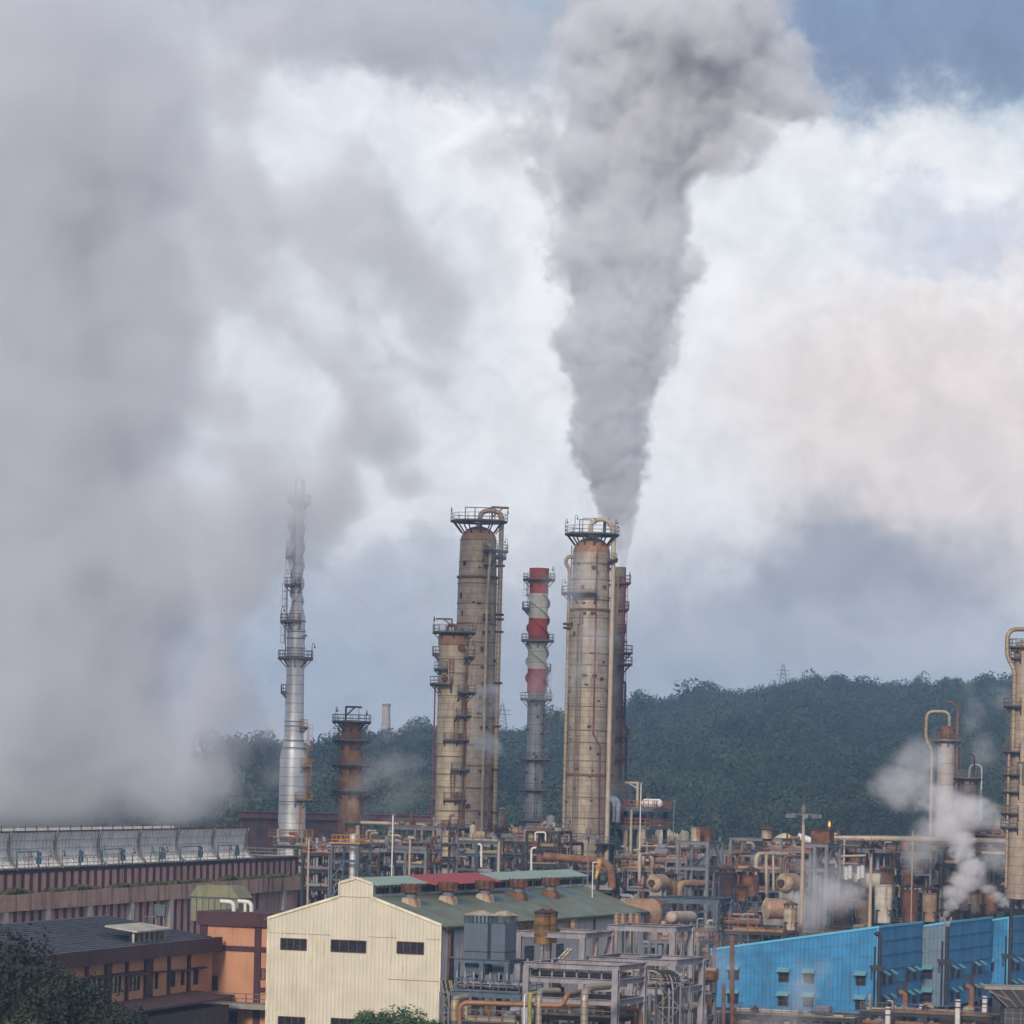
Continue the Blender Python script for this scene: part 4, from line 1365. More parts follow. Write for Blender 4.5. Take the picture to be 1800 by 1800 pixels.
    for (p0, p1), full in tps:
        xa, xb = tx(p0), tx(p1)
        mb = MB().tube([(xa, y(-0.2), 21.75), (xa, y(-0.2), 23.6), (xb, y(-0.2), 23.6), (xb, y(-0.2), 21.75)] if xb > xa + .5 else [(xa, y(-.2), 21.75), (xa, y(-.2), 23.6)], 0.09, 6)
        mb.box((xb, y(-0.25), 22.6), (0.55, 0.4, 0.7)); mb.box((xb + .1, y(-0.25), 23.3), (0.5, 0.3, 0.4))
        obj('service_pipe', mb, teal, o)
    for px in (47, 82, 106, 135, 169, 205, 230, 262, 288, 345, 400, 412, 424):
        goose(o, (tx(px), y(-0.22), 21.75), 1.5, M['rail'], (0.7, 0, 0))
    return o, tx
CT, TX = cooling_tower()


# ================================================================== the orange offices
def wall_open(mb, A, B, z0, z1, t, holes):
    """wall between ground points A and B with rectangular openings [(u0, u1, z0, z1)], thickness t inward (left of A->B is outside when t < 0)"""
    A, B = Vector((A[0], A[1], 0)), Vector((B[0], B[1], 0))
    L = (B - A).length; e = (B - A) / L; n = Vector((-e.y, e.x, 0)) * t
    us = sorted({0, L, *[h[0] for h in holes], *[h[1] for h in holes]}); zs = sorted({z0, z1, *[h[2] for h in holes], *[h[3] for h in holes]})
    for i in range(len(us) - 1):
        j = 0
        while j < len(zs) - 1:
            um, zm = (us[i] + us[i + 1]) / 2, (zs[j] + zs[j + 1]) / 2
            if any(h[0] < um < h[1] and h[2] < zm < h[3] for h in holes): j += 1; continue
            k = j
            while k + 1 < len(zs) - 1 and not any(h[0] < um < h[1] and h[2] < (zs[k + 1] + zs[k + 2]) / 2 < h[3] for h in holes): k += 1
            a, b = A + e * us[i], A + e * us[i + 1]
            vs = [a, b, b + n, a + n]
            mb.add([(v.x, v.y, zs[j]) for v in vs] + [(v.x, v.y, zs[k + 1]) for v in vs], [(0, 3, 2, 1), (4, 5, 6, 7), (0, 1, 5, 4), (1, 2, 6, 5), (2, 3, 7, 6), (3, 0, 4, 7)])
            j = k + 1
    return mb


def window(par, x0, x1, z0, z1, y, m_frame, nx=2, ny=1, glass=None, name='window', t=0.10):
    """a window in a wall facing local -y at y"""
    mb = MB()
    for i in range(nx + 1):
        x = x0 + (x1 - x0) * i / nx
        mb.b2((x - 0.04, y - 0.03, z0), (x + 0.04, y + t, z1))
    for j in range(ny + 1):
        z = z0 + (z1 - z0) * j / ny
        mb.b2((x0, y - 0.026, z - 0.04), (x1, y + t - 0.004, z + 0.04))
    w = obj(name, mb, m_frame, par)
    obj('pane', MB().b2((x0, y + 0.05, z0), (x1, y + 0.07, z1)), glass or M['glass'], w)
    return w


OR = mat('orange_render', (0.50, 0.245, 0.135), 0.88, 0, 0.10, dirt=0.32, streak=0.35, nscale=0.3)
MR = mat('maroon_render', (0.060, 0.020, 0.024), 0.8, 0, 0.3, dirt=0.3, streak=0.3)


def office_wing():
    A = atz(60, 299, 16.1); B = atz(374, 341, 16.1)
    E = Vector((B.x - A.x, B.y - A.y, 0)); L = E.length; E.normalize(); rz = math.atan2(E.y, E.x)
    o = thing('office_wing', 'orange office wing with maroon eaves, pilasters and small dark windows', 'building', (A.x, A.y, 0), rz)
    def tx(px, z=13.0):
        lo, hi = -20.0, L + 20
        for _ in range(40):
            m = (lo + hi) / 2; p = A + E * m
            if 900 + F * ((p.x * CR + (z - 32) * SR) / p.y) < px: lo = m
            else: hi = m
        return lo
    def zz(px, py):
        u = tx(px); p = A + E * u
        return at(px, py, p.y).z
    # local: +x along the wall, -y outside (towards the camera's right)
    holes, wins = [], []
    for a, b, y0, y1 in ((192, 214, 1717, 1746), (226, 247, 1716, 1742), (272, 279, 1711, 1739), (298, 309, 1709, 1735), (318, 325, 1708, 1732), (340, 350, 1704, 1731), (152, 178, 1722, 1750)):
        h = (tx(a), tx(b), zz((a + b) / 2, y1), zz((a + b) / 2, y0)); holes.append(h); wins.append(h)
    mb = MB(); wall_open(mb, (-8, 0), (L, 0), 0, 16, 0.4, [(h[0] + 8, h[1] + 8, h[2], h[3]) for h in holes])
    obj('wall', mb, OR, o)
    obj('rear_wall', MB().b2((-8, 11, 0), (L, 11.4, 17.4)), OR, o)
    obj('eave_band', MB().b2((-9, -0.9, 14.75), (L + 0.4, -0.6, 16.15)).b2((-9, -0.6, 14.75), (L + .4, 0.0, 14.9)), MR, o)
    rf = mat('dark_slatted_roof', (0.032, 0.034, 0.046), 0.6, 0, 0.25, dirt=0.3, streak=0.0)
    ro = obj('roof', MB().prism([(-0.6, 16.0), (11.6, 17.9), (11.6, 17.75), (-0.6, 15.85)], (-9, 0, 0), (0, 1, 0), (0, 0, 1), (L + 9.2, 0, 0)), rf, o)
    mb = MB(); rg = random.Random(3)
    pale = mat('roof_batten', (0.13, 0.135, 0.17), 0.6, dirt=0.2)
    for k in range(17):
        yy = -0.4 + k * 0.7; z = 16.0 + (yy + 0.6) * 1.9 / 12.2
        n = 10
        for j in range(n):
            x0 = -9 + (L + 9) * j / n; x1 = -9 + (L + 9) * (j + 1) / n
            mb.beam((x0, yy + rg.uniform(-.05, .05), z + 0.05), (x1, yy + rg.uniform(-.05, .05), z + 0.06), 0.16, 0.1)
    obj('roof_batten', mb, pale, ro)
    for a, w in ((111, .5), (150, .4), (188, 1.3), (221, .4), (259, 1.8), (295, .4), (330, .5)):
        u = tx(a)
        obj('pilaster', MB().b2((u - w / 2, -0.25, 8.5), (u + w / 2, 0.0, 14.75)), MR, o)
    for h in wins:
        window(o, h[0], h[1], h[2], h[3], 0.12, MR, 3 if h[1] - h[0] > 1.5 else 2, 2)
        obj('hood', MB().b2((h[0] - 0.5, -0.55, h[3] + 0.05), (h[1] + 0.9, 0, h[3] + 0.22)), MR, o)
    obj('string_course', MB().b2((tx(150), -0.14, zz(200, 1715)), (tx(250), 0, zz(200, 1711))), MR, o)
    obj('lower_roof', MB().prism([(-3.6, 0), (0, 0.5), (0, 0.35), (-3.6, -0.2)], (-8, 0, zz(220, 1768)), (0, 1, 0), (0, 0, 1), (L + 4, 0, 0)), MR, o)
    obj('plinth', MB().b2((-8, -3.4, 0), (L - 4, 0.0, zz(220, 1776) - .35)), mat('dark_wall', (0.05, 0.035, 0.03), 0.9, dirt=0.4), o)
    return o, tx, zz
OW, OTX, OZZ = office_wing()


def office_block():
    p = atz(484, 340, 0)
    o = thing('office_block', 'taller orange office block with flat maroon parapet beside the cream shed', 'building', (p.x, p.y, 0), -PHI)
    W = 8.3
    z = lambda py, px=400: at(px, py, 342).z
    x = lambda px: -(0.0)  # placeholder
    def lx(px):
        lo, hi = -14.0, 3.0
        for _ in range(40):
            m = (lo + hi) / 2; q = Vector((p.x, p.y, 14)) + RX * m
            if 900 + F * ((q.x * CR + (14 - 32) * SR) / q.y) < px: lo = m
            else: hi = m
        return lo
    zt = z(1603)
    x0 = lx(353)
    obj('parapet', MB().b2((x0 - .3, -0.45, z(1627)), (3.0, 9, zt)), MR, o)
    holes = [(lx(364), lx(384), z(1742), z(1716))]
    mb = MB(); wall_open(mb, (x0, 0), (3, 0), 0, z(1627), 0.4, [(h[0] - x0, h[1] - x0, h[2], h[3]) for h in holes])
    obj('wall', mb, OR, o)
    obj('side_wall', MB().b2((x0, 0.4, 0), (x0 + 0.4, 8.5, z(1627))).b2((2.6, .4, 0), (3, 8.5, z(1627))).b2((x0 + .4, 8.1, 0), (2.6, 8.5, z(1627))), OR, o)
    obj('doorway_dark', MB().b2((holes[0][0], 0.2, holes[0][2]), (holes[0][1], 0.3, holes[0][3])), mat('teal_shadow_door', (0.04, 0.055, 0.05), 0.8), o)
    obj('pilaster', MB().b2((lx(353) - .02, -0.2, z(1660)), (lx(364), 0, z(1627))), MR, o)
    obj('pilaster', MB().b2((lx(448), -0.2, 2), (lx(459), 0, z(1627))), MR, o)
    obj('string_course', MB().b2((lx(373), -0.15, z(1671)), (lx(448), 0, z(1662))).b2((lx(459), -0.15, z(1671)), (3, 0, z(1662))), MR, o)
    obj('string_course', MB().b2((lx(459), -0.15, z(1741)), (3, 0, z(1733))), MR, o)
    window(o, lx(460), lx(467), z(1719), z(1700), -0.05, MR, 1, 1)
    b = obj('balcony', MB().b2((lx(369), -2.6, z(1769)), (3, 0, z(1760))), M['concrete'], o)
    rb = MB(); railing(rb, [(lx(372), 0, z(1760)), (lx(372), -2.5, z(1760)), (2.9, -2.5, z(1760))], 1.0)
    obj('railing', rb, M['rail'], b)
    obj('planter', MB().b2((lx(350), -1.6, z(1757)), (lx(418), -0.6, z(1747))), MR, o)
    obj('lower_canopy', MB().b2((lx(352), -2.2, z(1760)), (lx(372), 0, z(1752))), MATS['dark_wall'], o)
    window(o, lx(405), lx(419), z(1798), z(1778), -0.05, MR, 2, 1)
    return o
office_block()
for k, (x0, lb) in enumerate(((411, 'white bent vent pipe on the maroon parapet, left of the pair'), (442, 'white bent vent pipe on the maroon parapet, right of the pair'))):
    d = 344; q = lambda a, b: at(a, b, d)
    pipe('vent_pipe', lb, [q(x0, 1604), q(x0, 1586), q(x0 - 24, 1584)], 0.21, M['white'], 'white vent pipes on the orange roof', bend=0.5, flange=False)
pipe('vent_pipe', 'straight white pipe standing between the two bent vents', [at(431, 1604, 344), at(431, 1584, 344)], 0.16, M['white'], 'white vent pipes on the orange roof', flange=False)


def shelter():
    p = atz(412, 352, 0); z = lambda y: at(385, y, 352).z
    o = thing('roof_shelter', 'yellow green ribbed metal shelter between the cooling tower and the orange block', 'shelter', (p.x, p.y, z(1604)), -PHI)
    h1, h2 = z(1579) - z(1604), z(1558) - z(1604)
    gm = mat('lime_sheet', (0.20, 0.20, 0.105), 0.6, 0, 0.15, dirt=0.35, streak=0.5)
    obj('wall', MB().b2((-5.6, 0, -1), (0, 3, h1)), gm, o)
    obj('roof', MB().prism([(-5.7, 0), (0.1, 0), (-0.9, h2 - h1), (-4.8, h2 - h1)], (0, -0.1, h1 + 0.02), (1, 0, 0), (0, 0, 1), (0, 3.2, 0)), gm, o)
    mb = MB()
    for i in range(9): mb.b2((-5.6 + i * 0.7, -0.08, -1), (-5.52 + i * 0.7, -0.003, h1))
    mb.b2((-5.7, -0.1, h1 - .05), (0.1, -0.02, h1 + .08))
    obj('mullion', mb, M['blue_steel'], o)
shelter()


def water_box():
    p = at(281, 1622, 352)
    o = thing('water_tank', 'small grey box tank on thin legs in front of the cooling tower', 'tank', p)
    obj('body', MB().box((0, 0, 1.25), (1.1, 1.1, 1.0)).box((0, 0, 1.8), (1.2, 1.2, 0.1)), M['blue_steel'], o)
    for a, b in ((-.4, -.4), (.4, -.4), (.4, .4), (-.4, .4)):
        obj('leg', MB().beam((a, b, -1.8), (a, b, 0.76), 0.1), M['grey_steel'], o)
    obj('cross_arm', MB().beam((-1.6, 0, .6), (0.6, 0, .6), 0.07).beam((-1.5, 0, -1.5), (-1.0, 0, 1.6), 0.07), M['grey_steel'], o)
water_box()


def roof_light():
    u0, u1 = OTX(246, 17), OTX(308, 17)
    o = thing('roof_dormer', 'pale lean-to cover with louvred front standing on the dark slatted roof', 'dormer')
    o.matrix_world = OW.matrix_world.copy() if 0 else Matrix.Identity(4)
    o.location = OW.location; o.rotation_euler = OW.rotation_euler
    m = mat('dormer_sheet', (0.42, 0.38, 0.31), 0.7, dirt=0.4, rust=0.2)
    obj('cover', MB().prism([(0.3, 17.35), (3.6, 17.8), (3.6, 17.65), (0.3, 17.2)], (u0, 0, 0), (0, 1, 0), (0, 0, 1), (u1 - u0, 0, 0)), m, o)
    n = 6
    for i in range(n + 1):
        x = u0 + (u1 - u0) * (i + .5) / (n + 1)
        obj('post', MB().b2((x - .12, 0.8, 16.1), (x + .12, 1.0, 17.25)), m, o)
    obj('louvre', MB().b2((u0 + .4, 1.1, 16.15), (u1 - .4, 1.2, 17.25)), M['glass'], o)
roof_light()

# ================================================================== mauve works building behind the silver stack
def mauve_building():
    d = 610; p = atz(600, d, 0)
    o = thing('works_building', 'long dusty pink works building with maroon lower wall behind the silver stack', 'building', (p.x, p.y, 0), 0)
    z = lambda y: at(520, y, d).z
    W = 18.5
    pk = mat('dusty_pink', (0.25, 0.13, 0.125), 0.85, dirt=0.25, streak=0.3)
    obj('wall', MB().b2((-W, 0, z(1500)), (0, 12, z(1440))), pk, o)
    obj('lower_wall', MB().b2((-W, 0.02, 0), (0, 12, z(1500))), mat('maroon_lower', (0.075, 0.025, 0.03), 0.85), o)
    obj('fascia', MB().b2((-W - .5, -1.0, z(1440)), (17.5, 13, z(1431))), pk, o)
    obj('eave', MB().b2((-W - .6, -1.1, z(1431)), (17.6, 13.1, z(1428.5))), mat('dull_red_trim', (0.14, 0.03, 0.03), 0.8), o)
    for i in range(7):
        obj('bay_post', MB().b2((-W + i * 3.08 - .15, -0.2, 0), (-W + i * 3.08 + .15, 0, z(1440))), M['grey_steel'], o)
    w2 = MB().b2((0, 6, 0), (17, 12, z(1480)))
    obj('rear_wall', w2, MATS['maroon_lower'], o)
mauve_building()

# ================================================================== cream shed
def cream_shed():
    C = atz(775, 330, 18.3)
    o = thing('corrugated_shed', 'large cream corrugated shed with green roof, raised ridge vent and a red roof patch', 'building', (C.x, C.y, 0), -PHI)
    W, L = 18.5, 58.0
    cr = mat('cream_sheet', (0.64, 0.585, 0.455), 0.6, 0, 0.08, corr=0.42, rust=0.26, streak=0.35, nscale=0.3, dirt=0.12, rustcol=(0.25,0.14,0.06))
    cs = mat('pale_side_sheet', (0.48, 0.45, 0.43), 0.65, 0, 0.08, corr=0.9, rust=0.22, streak=0.5, dirt=0.2)
    rf = mat('green_roof_sheet', (0.20, 0.185, 0.115), 0.7, 0, 0.35, col2=(0.17, 0.22, 0.165), corr=0.5, dirt=0.4, nscale=0.3, rust=0.2)
    ze, zr = 18.3, 23.3                      # eaves, roof at the ridge vent
    zm = 25.2                                # ridge vent's own eaves
    zt = 26.4                                # its ridge
    cx = -W * 0.475; hw = 1.72 * 1.0
    # pixel-read gable points
    def gp(px, py):
        q = at(px, py, 333)
        for _ in range(4):
            # the gable plane passes through C with direction RX
            dd = C.y - (q.x - C.x) * math.tan(PHI)
            q = at(px, py, dd)
        return (-(Vector((q.x - C.x, q.y - C.y, 0)).length) * (1 if q.x < C.x else -1), q.z)
    pts = [gp(775, 1627), gp(655, 1578), gp(655, 1554), gp(628, 1544), gp(597, 1553), gp(597, 1577), gp(471, 1613)]
    ze = pts[0][1]
    xr0, xr1 = pts[4][0], pts[1][0]
    z_r = (pts[1][1] + pts[5][1]) / 2; z_m = (pts[2][1] + pts[4][1]) / 2; z_t = pts[3][1]; xm = (xr0 + xr1) / 2
    xl = pts[6][0]
    poly = [(0.02, 0), (0.02, ze), (xr1, z_r), (xr1, z_m), (xm, z_t), (xr0, z_m), (xr0, z_r), (xl, ze), (xl, 0)]
    # gable with three upper and two lower windows: built as strips so the openings are real
    hs = []
    for a, b, y0, y1 in ((493.5, 539, 1650, 1670), (582, 643.5, 1653, 1674), (698, 745, 1656, 1677), (489, 536, 1787.5, 1812), (582, 640, 1791, 1815)):
        g0, g1 = gp(a, (y0 + y1) / 2), gp(b, (y0 + y1) / 2); zt0, zb0 = gp((a + b) / 2, y0)[1], gp((a + b) / 2, y1)[1]
        hs.append((g0[0], g1[0], zb0, zt0))
    zhi = max(h[3] for h in hs) + 0.4
    mb = MB(); wall_open(mb, (xl, 0), (0.02, 0), 0, zhi, 0.12, [(h[0] - xl, h[1] - xl, h[2], h[3]) for h in hs])
    mb.prism([(0.02, zhi), (0.02, ze), (xr1, z_r), (xr1, z_m), (xm, z_t), (xr0, z_m), (xr0, z_r), (xl, ze), (xl, zhi)], (0, 0, 0), (1, 0, 0), (0, 0, 1), (0, 0.12, 0))
    obj('gable_wall', mb, cr, o)
    for h in hs:
        window(o, *h, -0.02, mat('dull_red_frame', (0.12, 0.045, 0.035), 0.7), 4, 1)
    # seams of the gable sheets and barge boards
    tr = mat('cream_trim', (0.70, 0.64, 0.47), 0.6, rust=0.15)
    mb = MB()
    for (a, za), (b, zb_) in (((0.1, ze), (xr1, z_r)), ((xr1, z_m), (xm, z_t)), ((xm, z_t), (xr0, z_m)), ((xr0, z_r), (xl, ze))):
        mb.beam((a, -0.06, za + 0.05), (b, -0.06, zb_ + 0.05), 0.16, 0.24)
    for a in (xr0, xr1): mb.beam((a, -0.06, z_r), (a, -0.06, z_m), 0.16, 0.14)
    mb.b2((-0.06, -0.08, 0), (0.1, 0.02, ze)); mb.b2((xl - .02, -0.08, 0), (xl + .1, 0.0, ze))
    obj('barge_board', mb, tr, o)
    mb = MB(); zs1 = gp(620, 1651)[1]
    for a, b in ((471, 492), (492, 540), (541, 582), (645, 697), (746, 774)):
        mb.b2((gp(a, 1650)[0] + .1, -0.02, zs1 + 0.28), (gp(b, 1650)[0], 0.0, zs1 + 0.33))
    zs2 = gp(730, 1724)[1]
    mb.b2((gp(682, 1724)[0], -0.02, zs2), (-0.1, 0.0, zs2 + 0.06))
    mb.b2((gp(598, 1576)[0], -0.02, z_r), (gp(655, 1576)[0], 0, z_r + 0.06))
    obj('sheet_lap', mb, mat('rusty_lap', (0.26, 0.17, 0.09), 0.8), o)
    # side wall facing right
    obj('side_wall', MB().b2((-0.1, 0.12, 0), (0.0, L, ze - 0.1)), cs, o)
    obj('far_side_wall', MB().b2((xl, 0.12, 0), (xl + .1, L, ze - 0.1)), cs, o)
    obj('rear_gable', MB().prism([(-.1, 0), (-.1, ze), (xr1, z_r), (xr1, z_m), (xm, z_t), (xr0, z_m), (xr0, z_r), (xl + .1, ze), (xl + .1, 0)], (0, L - 0.1, 0), (1, 0, 0), (0, 0, 1), (0, 0.1, 0)), cs, o)
    for y0, y1, za, zb_ in ((2.0, 3.4, 12.4, 15.0), (2.6, 3.2, 15.2, 17.7), (10.5, 12.2, 13.6, 15.8), (15, 16.4, 13.6, 15.8), (22, 24.5, 13.0, 15.5), (31, 33, 13, 15.4)):
        f = obj('side_window', MB().b2((0.0, y0, za), (0.06, y1, zb_)), M['dark_steel'], o)
        obj('pane', MB().b2((0.06, y0 + .1, za + .1), (0.075, y1 - .1, zb_ - .1)), M['glass'], f)
    for y0 in (1.9, 12.8, 27, 42):
        obj('downpipe', MB().tube([(0.12, y0, 0), (0.12, y0, ze - .2)], 0.09, 6), M['rust'], o)
    # roofs
    def roof(name, xa, za, xb, zb_, y0, y1, m_, t=0.1, lift=0.0):
        return obj(name, MB().prism([(xa, za + lift), (xb, zb_ + lift), (xb, zb_ + lift + t), (xa, za + lift + t)], (0, y0, 0), (1, 0, 0), (0, 0, 1), (0, y1 - y0, 0)), m_, o)
    sl = (z_r - ze) / (xr1 - 0)
    roof('roof', 0.55, ze - sl * -0.55 * -1 if 0 else ze + sl * 0.55, xr1 - .02, z_r, 0.02, L + .3, rf)
    roof('roof', xl - .4, ze - .15, xr0 + .02, z_r, 0.02, L + .3, rf)
    bl = mat('blue_roof_stain', (0.07, 0.17, 0.25), 0.6, dirt=0.35, corr=0.5)
    for y0 in (5.0, 16, 26.5, 37.5, 48.5):
        roof('roof_sheet', xr1 + 3.2, z_r + sl * 3.2, xr1 + 0.1, z_r + sl * 0.1, y0, y0 + 1.6, bl, 0.012, 0.103)
    obj('ridge_vent_wall', MB().b2((xr1 - .1, 0.12, z_r), (xr1, L, z_r + 0.35)).b2((xr1 - .1, .12, z_r + 0.95), (xr1, L, z_m)), mat('vent_white', (0.50, 0.49, 0.47), 0.7, corr=0.9, streak=0.3), o)
    obj('ridge_vent_wall', MB().b2((xr0, 0.12, z_r), (xr0 + .1, L, z_m)), MATS['vent_white'], o)
    n = 15
    for i in range(n):
        y0 = 0.4 + (L - 0.8) * i / n; y1 = 0.4 + (L - .8) * (i + 1) / n
        obj('vent_post', MB().b2((xr1 - .12, y0 - .12, z_r + .35), (xr1 + .03, y0 + .12, z_r + 0.95)), MATS['vent_white'], o)
        w = obj('vent_window', MB().b2((xr1 - .09, y0 + .12, z_r + .35), (xr1 - .06, y1 - .12, z_r + 0.95)), mat('louvre_glass', (0.035, 0.04, 0.05), 0.4, rust=0.45, var=0.5), o)
        mb = MB()
        for q in range(4):
            yy = y0 + (y1 - y0) * (q + .5) / 4
            mb.beam((xr1 - .04, yy - .35, z_r + .38), (xr1 - .04, yy - .15, z_r + 1.12), 0.04, .28, Vector((1, 0, 0)))
        obj('louvre', mb, M['rustdark'], w)
    gm = mat('green_ridge_sheet', (0.27, 0.36, 0.29), 0.6, 0, 0.1, corr=0.9, dirt=0.15)
    rm = mat('red_ridge_sheet', (0.34, 0.035, 0.03), 0.6, 0, 0.08)
    ov = 0.5; s2 = (z_t - z_m) / (xr1 - xm)
    for y0, y1, m_, nm in ((-0.05, 12.5, gm, 'ridge_roof'), (12.5, 30.5, rm, 'red_ridge_roof'), (30.5, L + .3, gm, 'ridge_roof')):
        li = 0.06 if m_ is rm else 0.0; oo = ov + (0.7 if m_ is rm else 0)
        roof(nm, xr1 + oo, z_m - s2 * oo, xm, z_t, y0, y1, m_, 0.08, li)
        roof(nm, xr0 - oo, z_m - s2 * oo, xm, z_t, y0, y1, m_, 0.08, li)
    obj('eave_trim', MB().b2((0.5, 0.1, ze - .45), (0.66, L + .2, ze - .2)), M['dark_steel'], o)
    return o, C, (xr1, z_r, sl)
SHED, SC_C, (SXR, SZR, SSL) = cream_shed()


def roof_ventilator(i, y0, label):
    # stands half way down the right slope
    x = SXR + 2.2; z = SZR + SSL * 2.2 + 0.1
    w = Vector(SHED.location) + RX * x + RY * y0 + Vector((0, 0, z))
    o = thing('roof_ventilator', label, 'ventilator', w, -PHI, 'rusty ventilators along the green roof')
    obj('base', MB().prism([(-0.75, 0.25), (0.9, -0.45), (0.75, 0.35), (0.5, 0.62), (-0.6, 0.65)], (0, -0.65, 0), (1, 0, 0), (0, 0, 1), (0, 1.3, 0)), M['rustpale'] if i < 3 else M['rust'], o)
    obj('neck', MB().lathe([(0.62, 0.6), (0.62, 1.15)], seg=14), M['grey_steel'], o)
    obj('cowl', MB().lathe([(0.75, 1.1), (0.98, 1.15), (0.98, 1.95), (0.9, 1.98), (0.9, 1.6), (0.0, 1.6)], seg=14), M['rust'], o)
    mb = MB()
    for k in range(10):
        a = k * PI / 5; mb.beam((math.cos(a), math.sin(a), 1.1), (math.cos(a), math.sin(a), 2.05), 0.07)
    obj('cowl_rib', mb, M['rustdark'], o)
for i, (y0, lb) in enumerate(((4.3, 'rusty roof ventilator nearest the cream gable'), (13.6, 'rusty roof ventilator second from the cream gable'), (23.3, 'rusty roof ventilator in the middle of the row'),
                              (32.7, 'rusty roof ventilator second from the far end of the roof'), (42, 'rusty roof ventilator at the far end of the green roof'))):
    roof_ventilator(i, y0, lb)

# ================================================================== trees in front
DK = leaf_mat('dark_leaves', (0.006, 0.011, 0.006), (0.030, 0.042, 0.014), 0.5)
GN = leaf_mat('green_leaves', (0.018, 0.05, 0.014), (0.075, 0.13, 0.03), 0.6)
tree('broadleaf_tree', 'big dark tree in the bottom left corner before the orange offices', 35, 1622, 250, 4.4, 16, 7, DK, 11, nl=230, ls=0.045, flat=1.2)
tree('broadleaf_tree', 'smaller dark tree between the corner tree and the office windows', 128, 1690, 246, 3.6, 12, 5, DK, 12, nl=190, ls=0.05)
tree('shrub_tree', 'low dark bushy tree at the bottom under the office wing', 205, 1762, 244, 2.6, 8, 3, DK, 13, nl=150, ls=0.06)
tree('shrub_tree', 'low bright green bush at the very bottom left', 45, 1785, 235, 2.2, 6, 2, GN, 15, nl=120, ls=0.07)
tree('broadleaf_tree', 'fresh green tree top in front of the cream shed', 715, 1764, 285, 2.9, 9, 5, GN, 14, nl=170, ls=0.055, flat=0.8)
tree('broadleaf_tree', 'green tree top at the foot of the cream wall, left of the taller green one', 655, 1772, 283, 1.7, 8, 5, GN, 17, nl=140, ls=0.07, flat=0.8)

# ================================================================== blue sheds
BL1 = mat('blue_sheet', (0.030, 0.215, 0.43), 0.6, 0, 0.22, corr=0.55, dirt=0.35, streak=0.6, nscale=0.3, rust=0.22)
BLG = mat('blue_grey_sheet', (0.13, 0.185, 0.24), 0.6, 0, 0.08, corr=0.55, dirt=0.2, streak=0.3)
BLT = mat('blue_trim', (0.10, 0.42, 0.62), 0.55, 0, 0.05)
AWN = mat('teal_awning', (0.13, 0.30, 0.34), 0.6, 0, 0.1, corr=0.35, dirt=0.15)
LAP = mat('blue_lap', (0.04, 0.13, 0.21), 0.7)


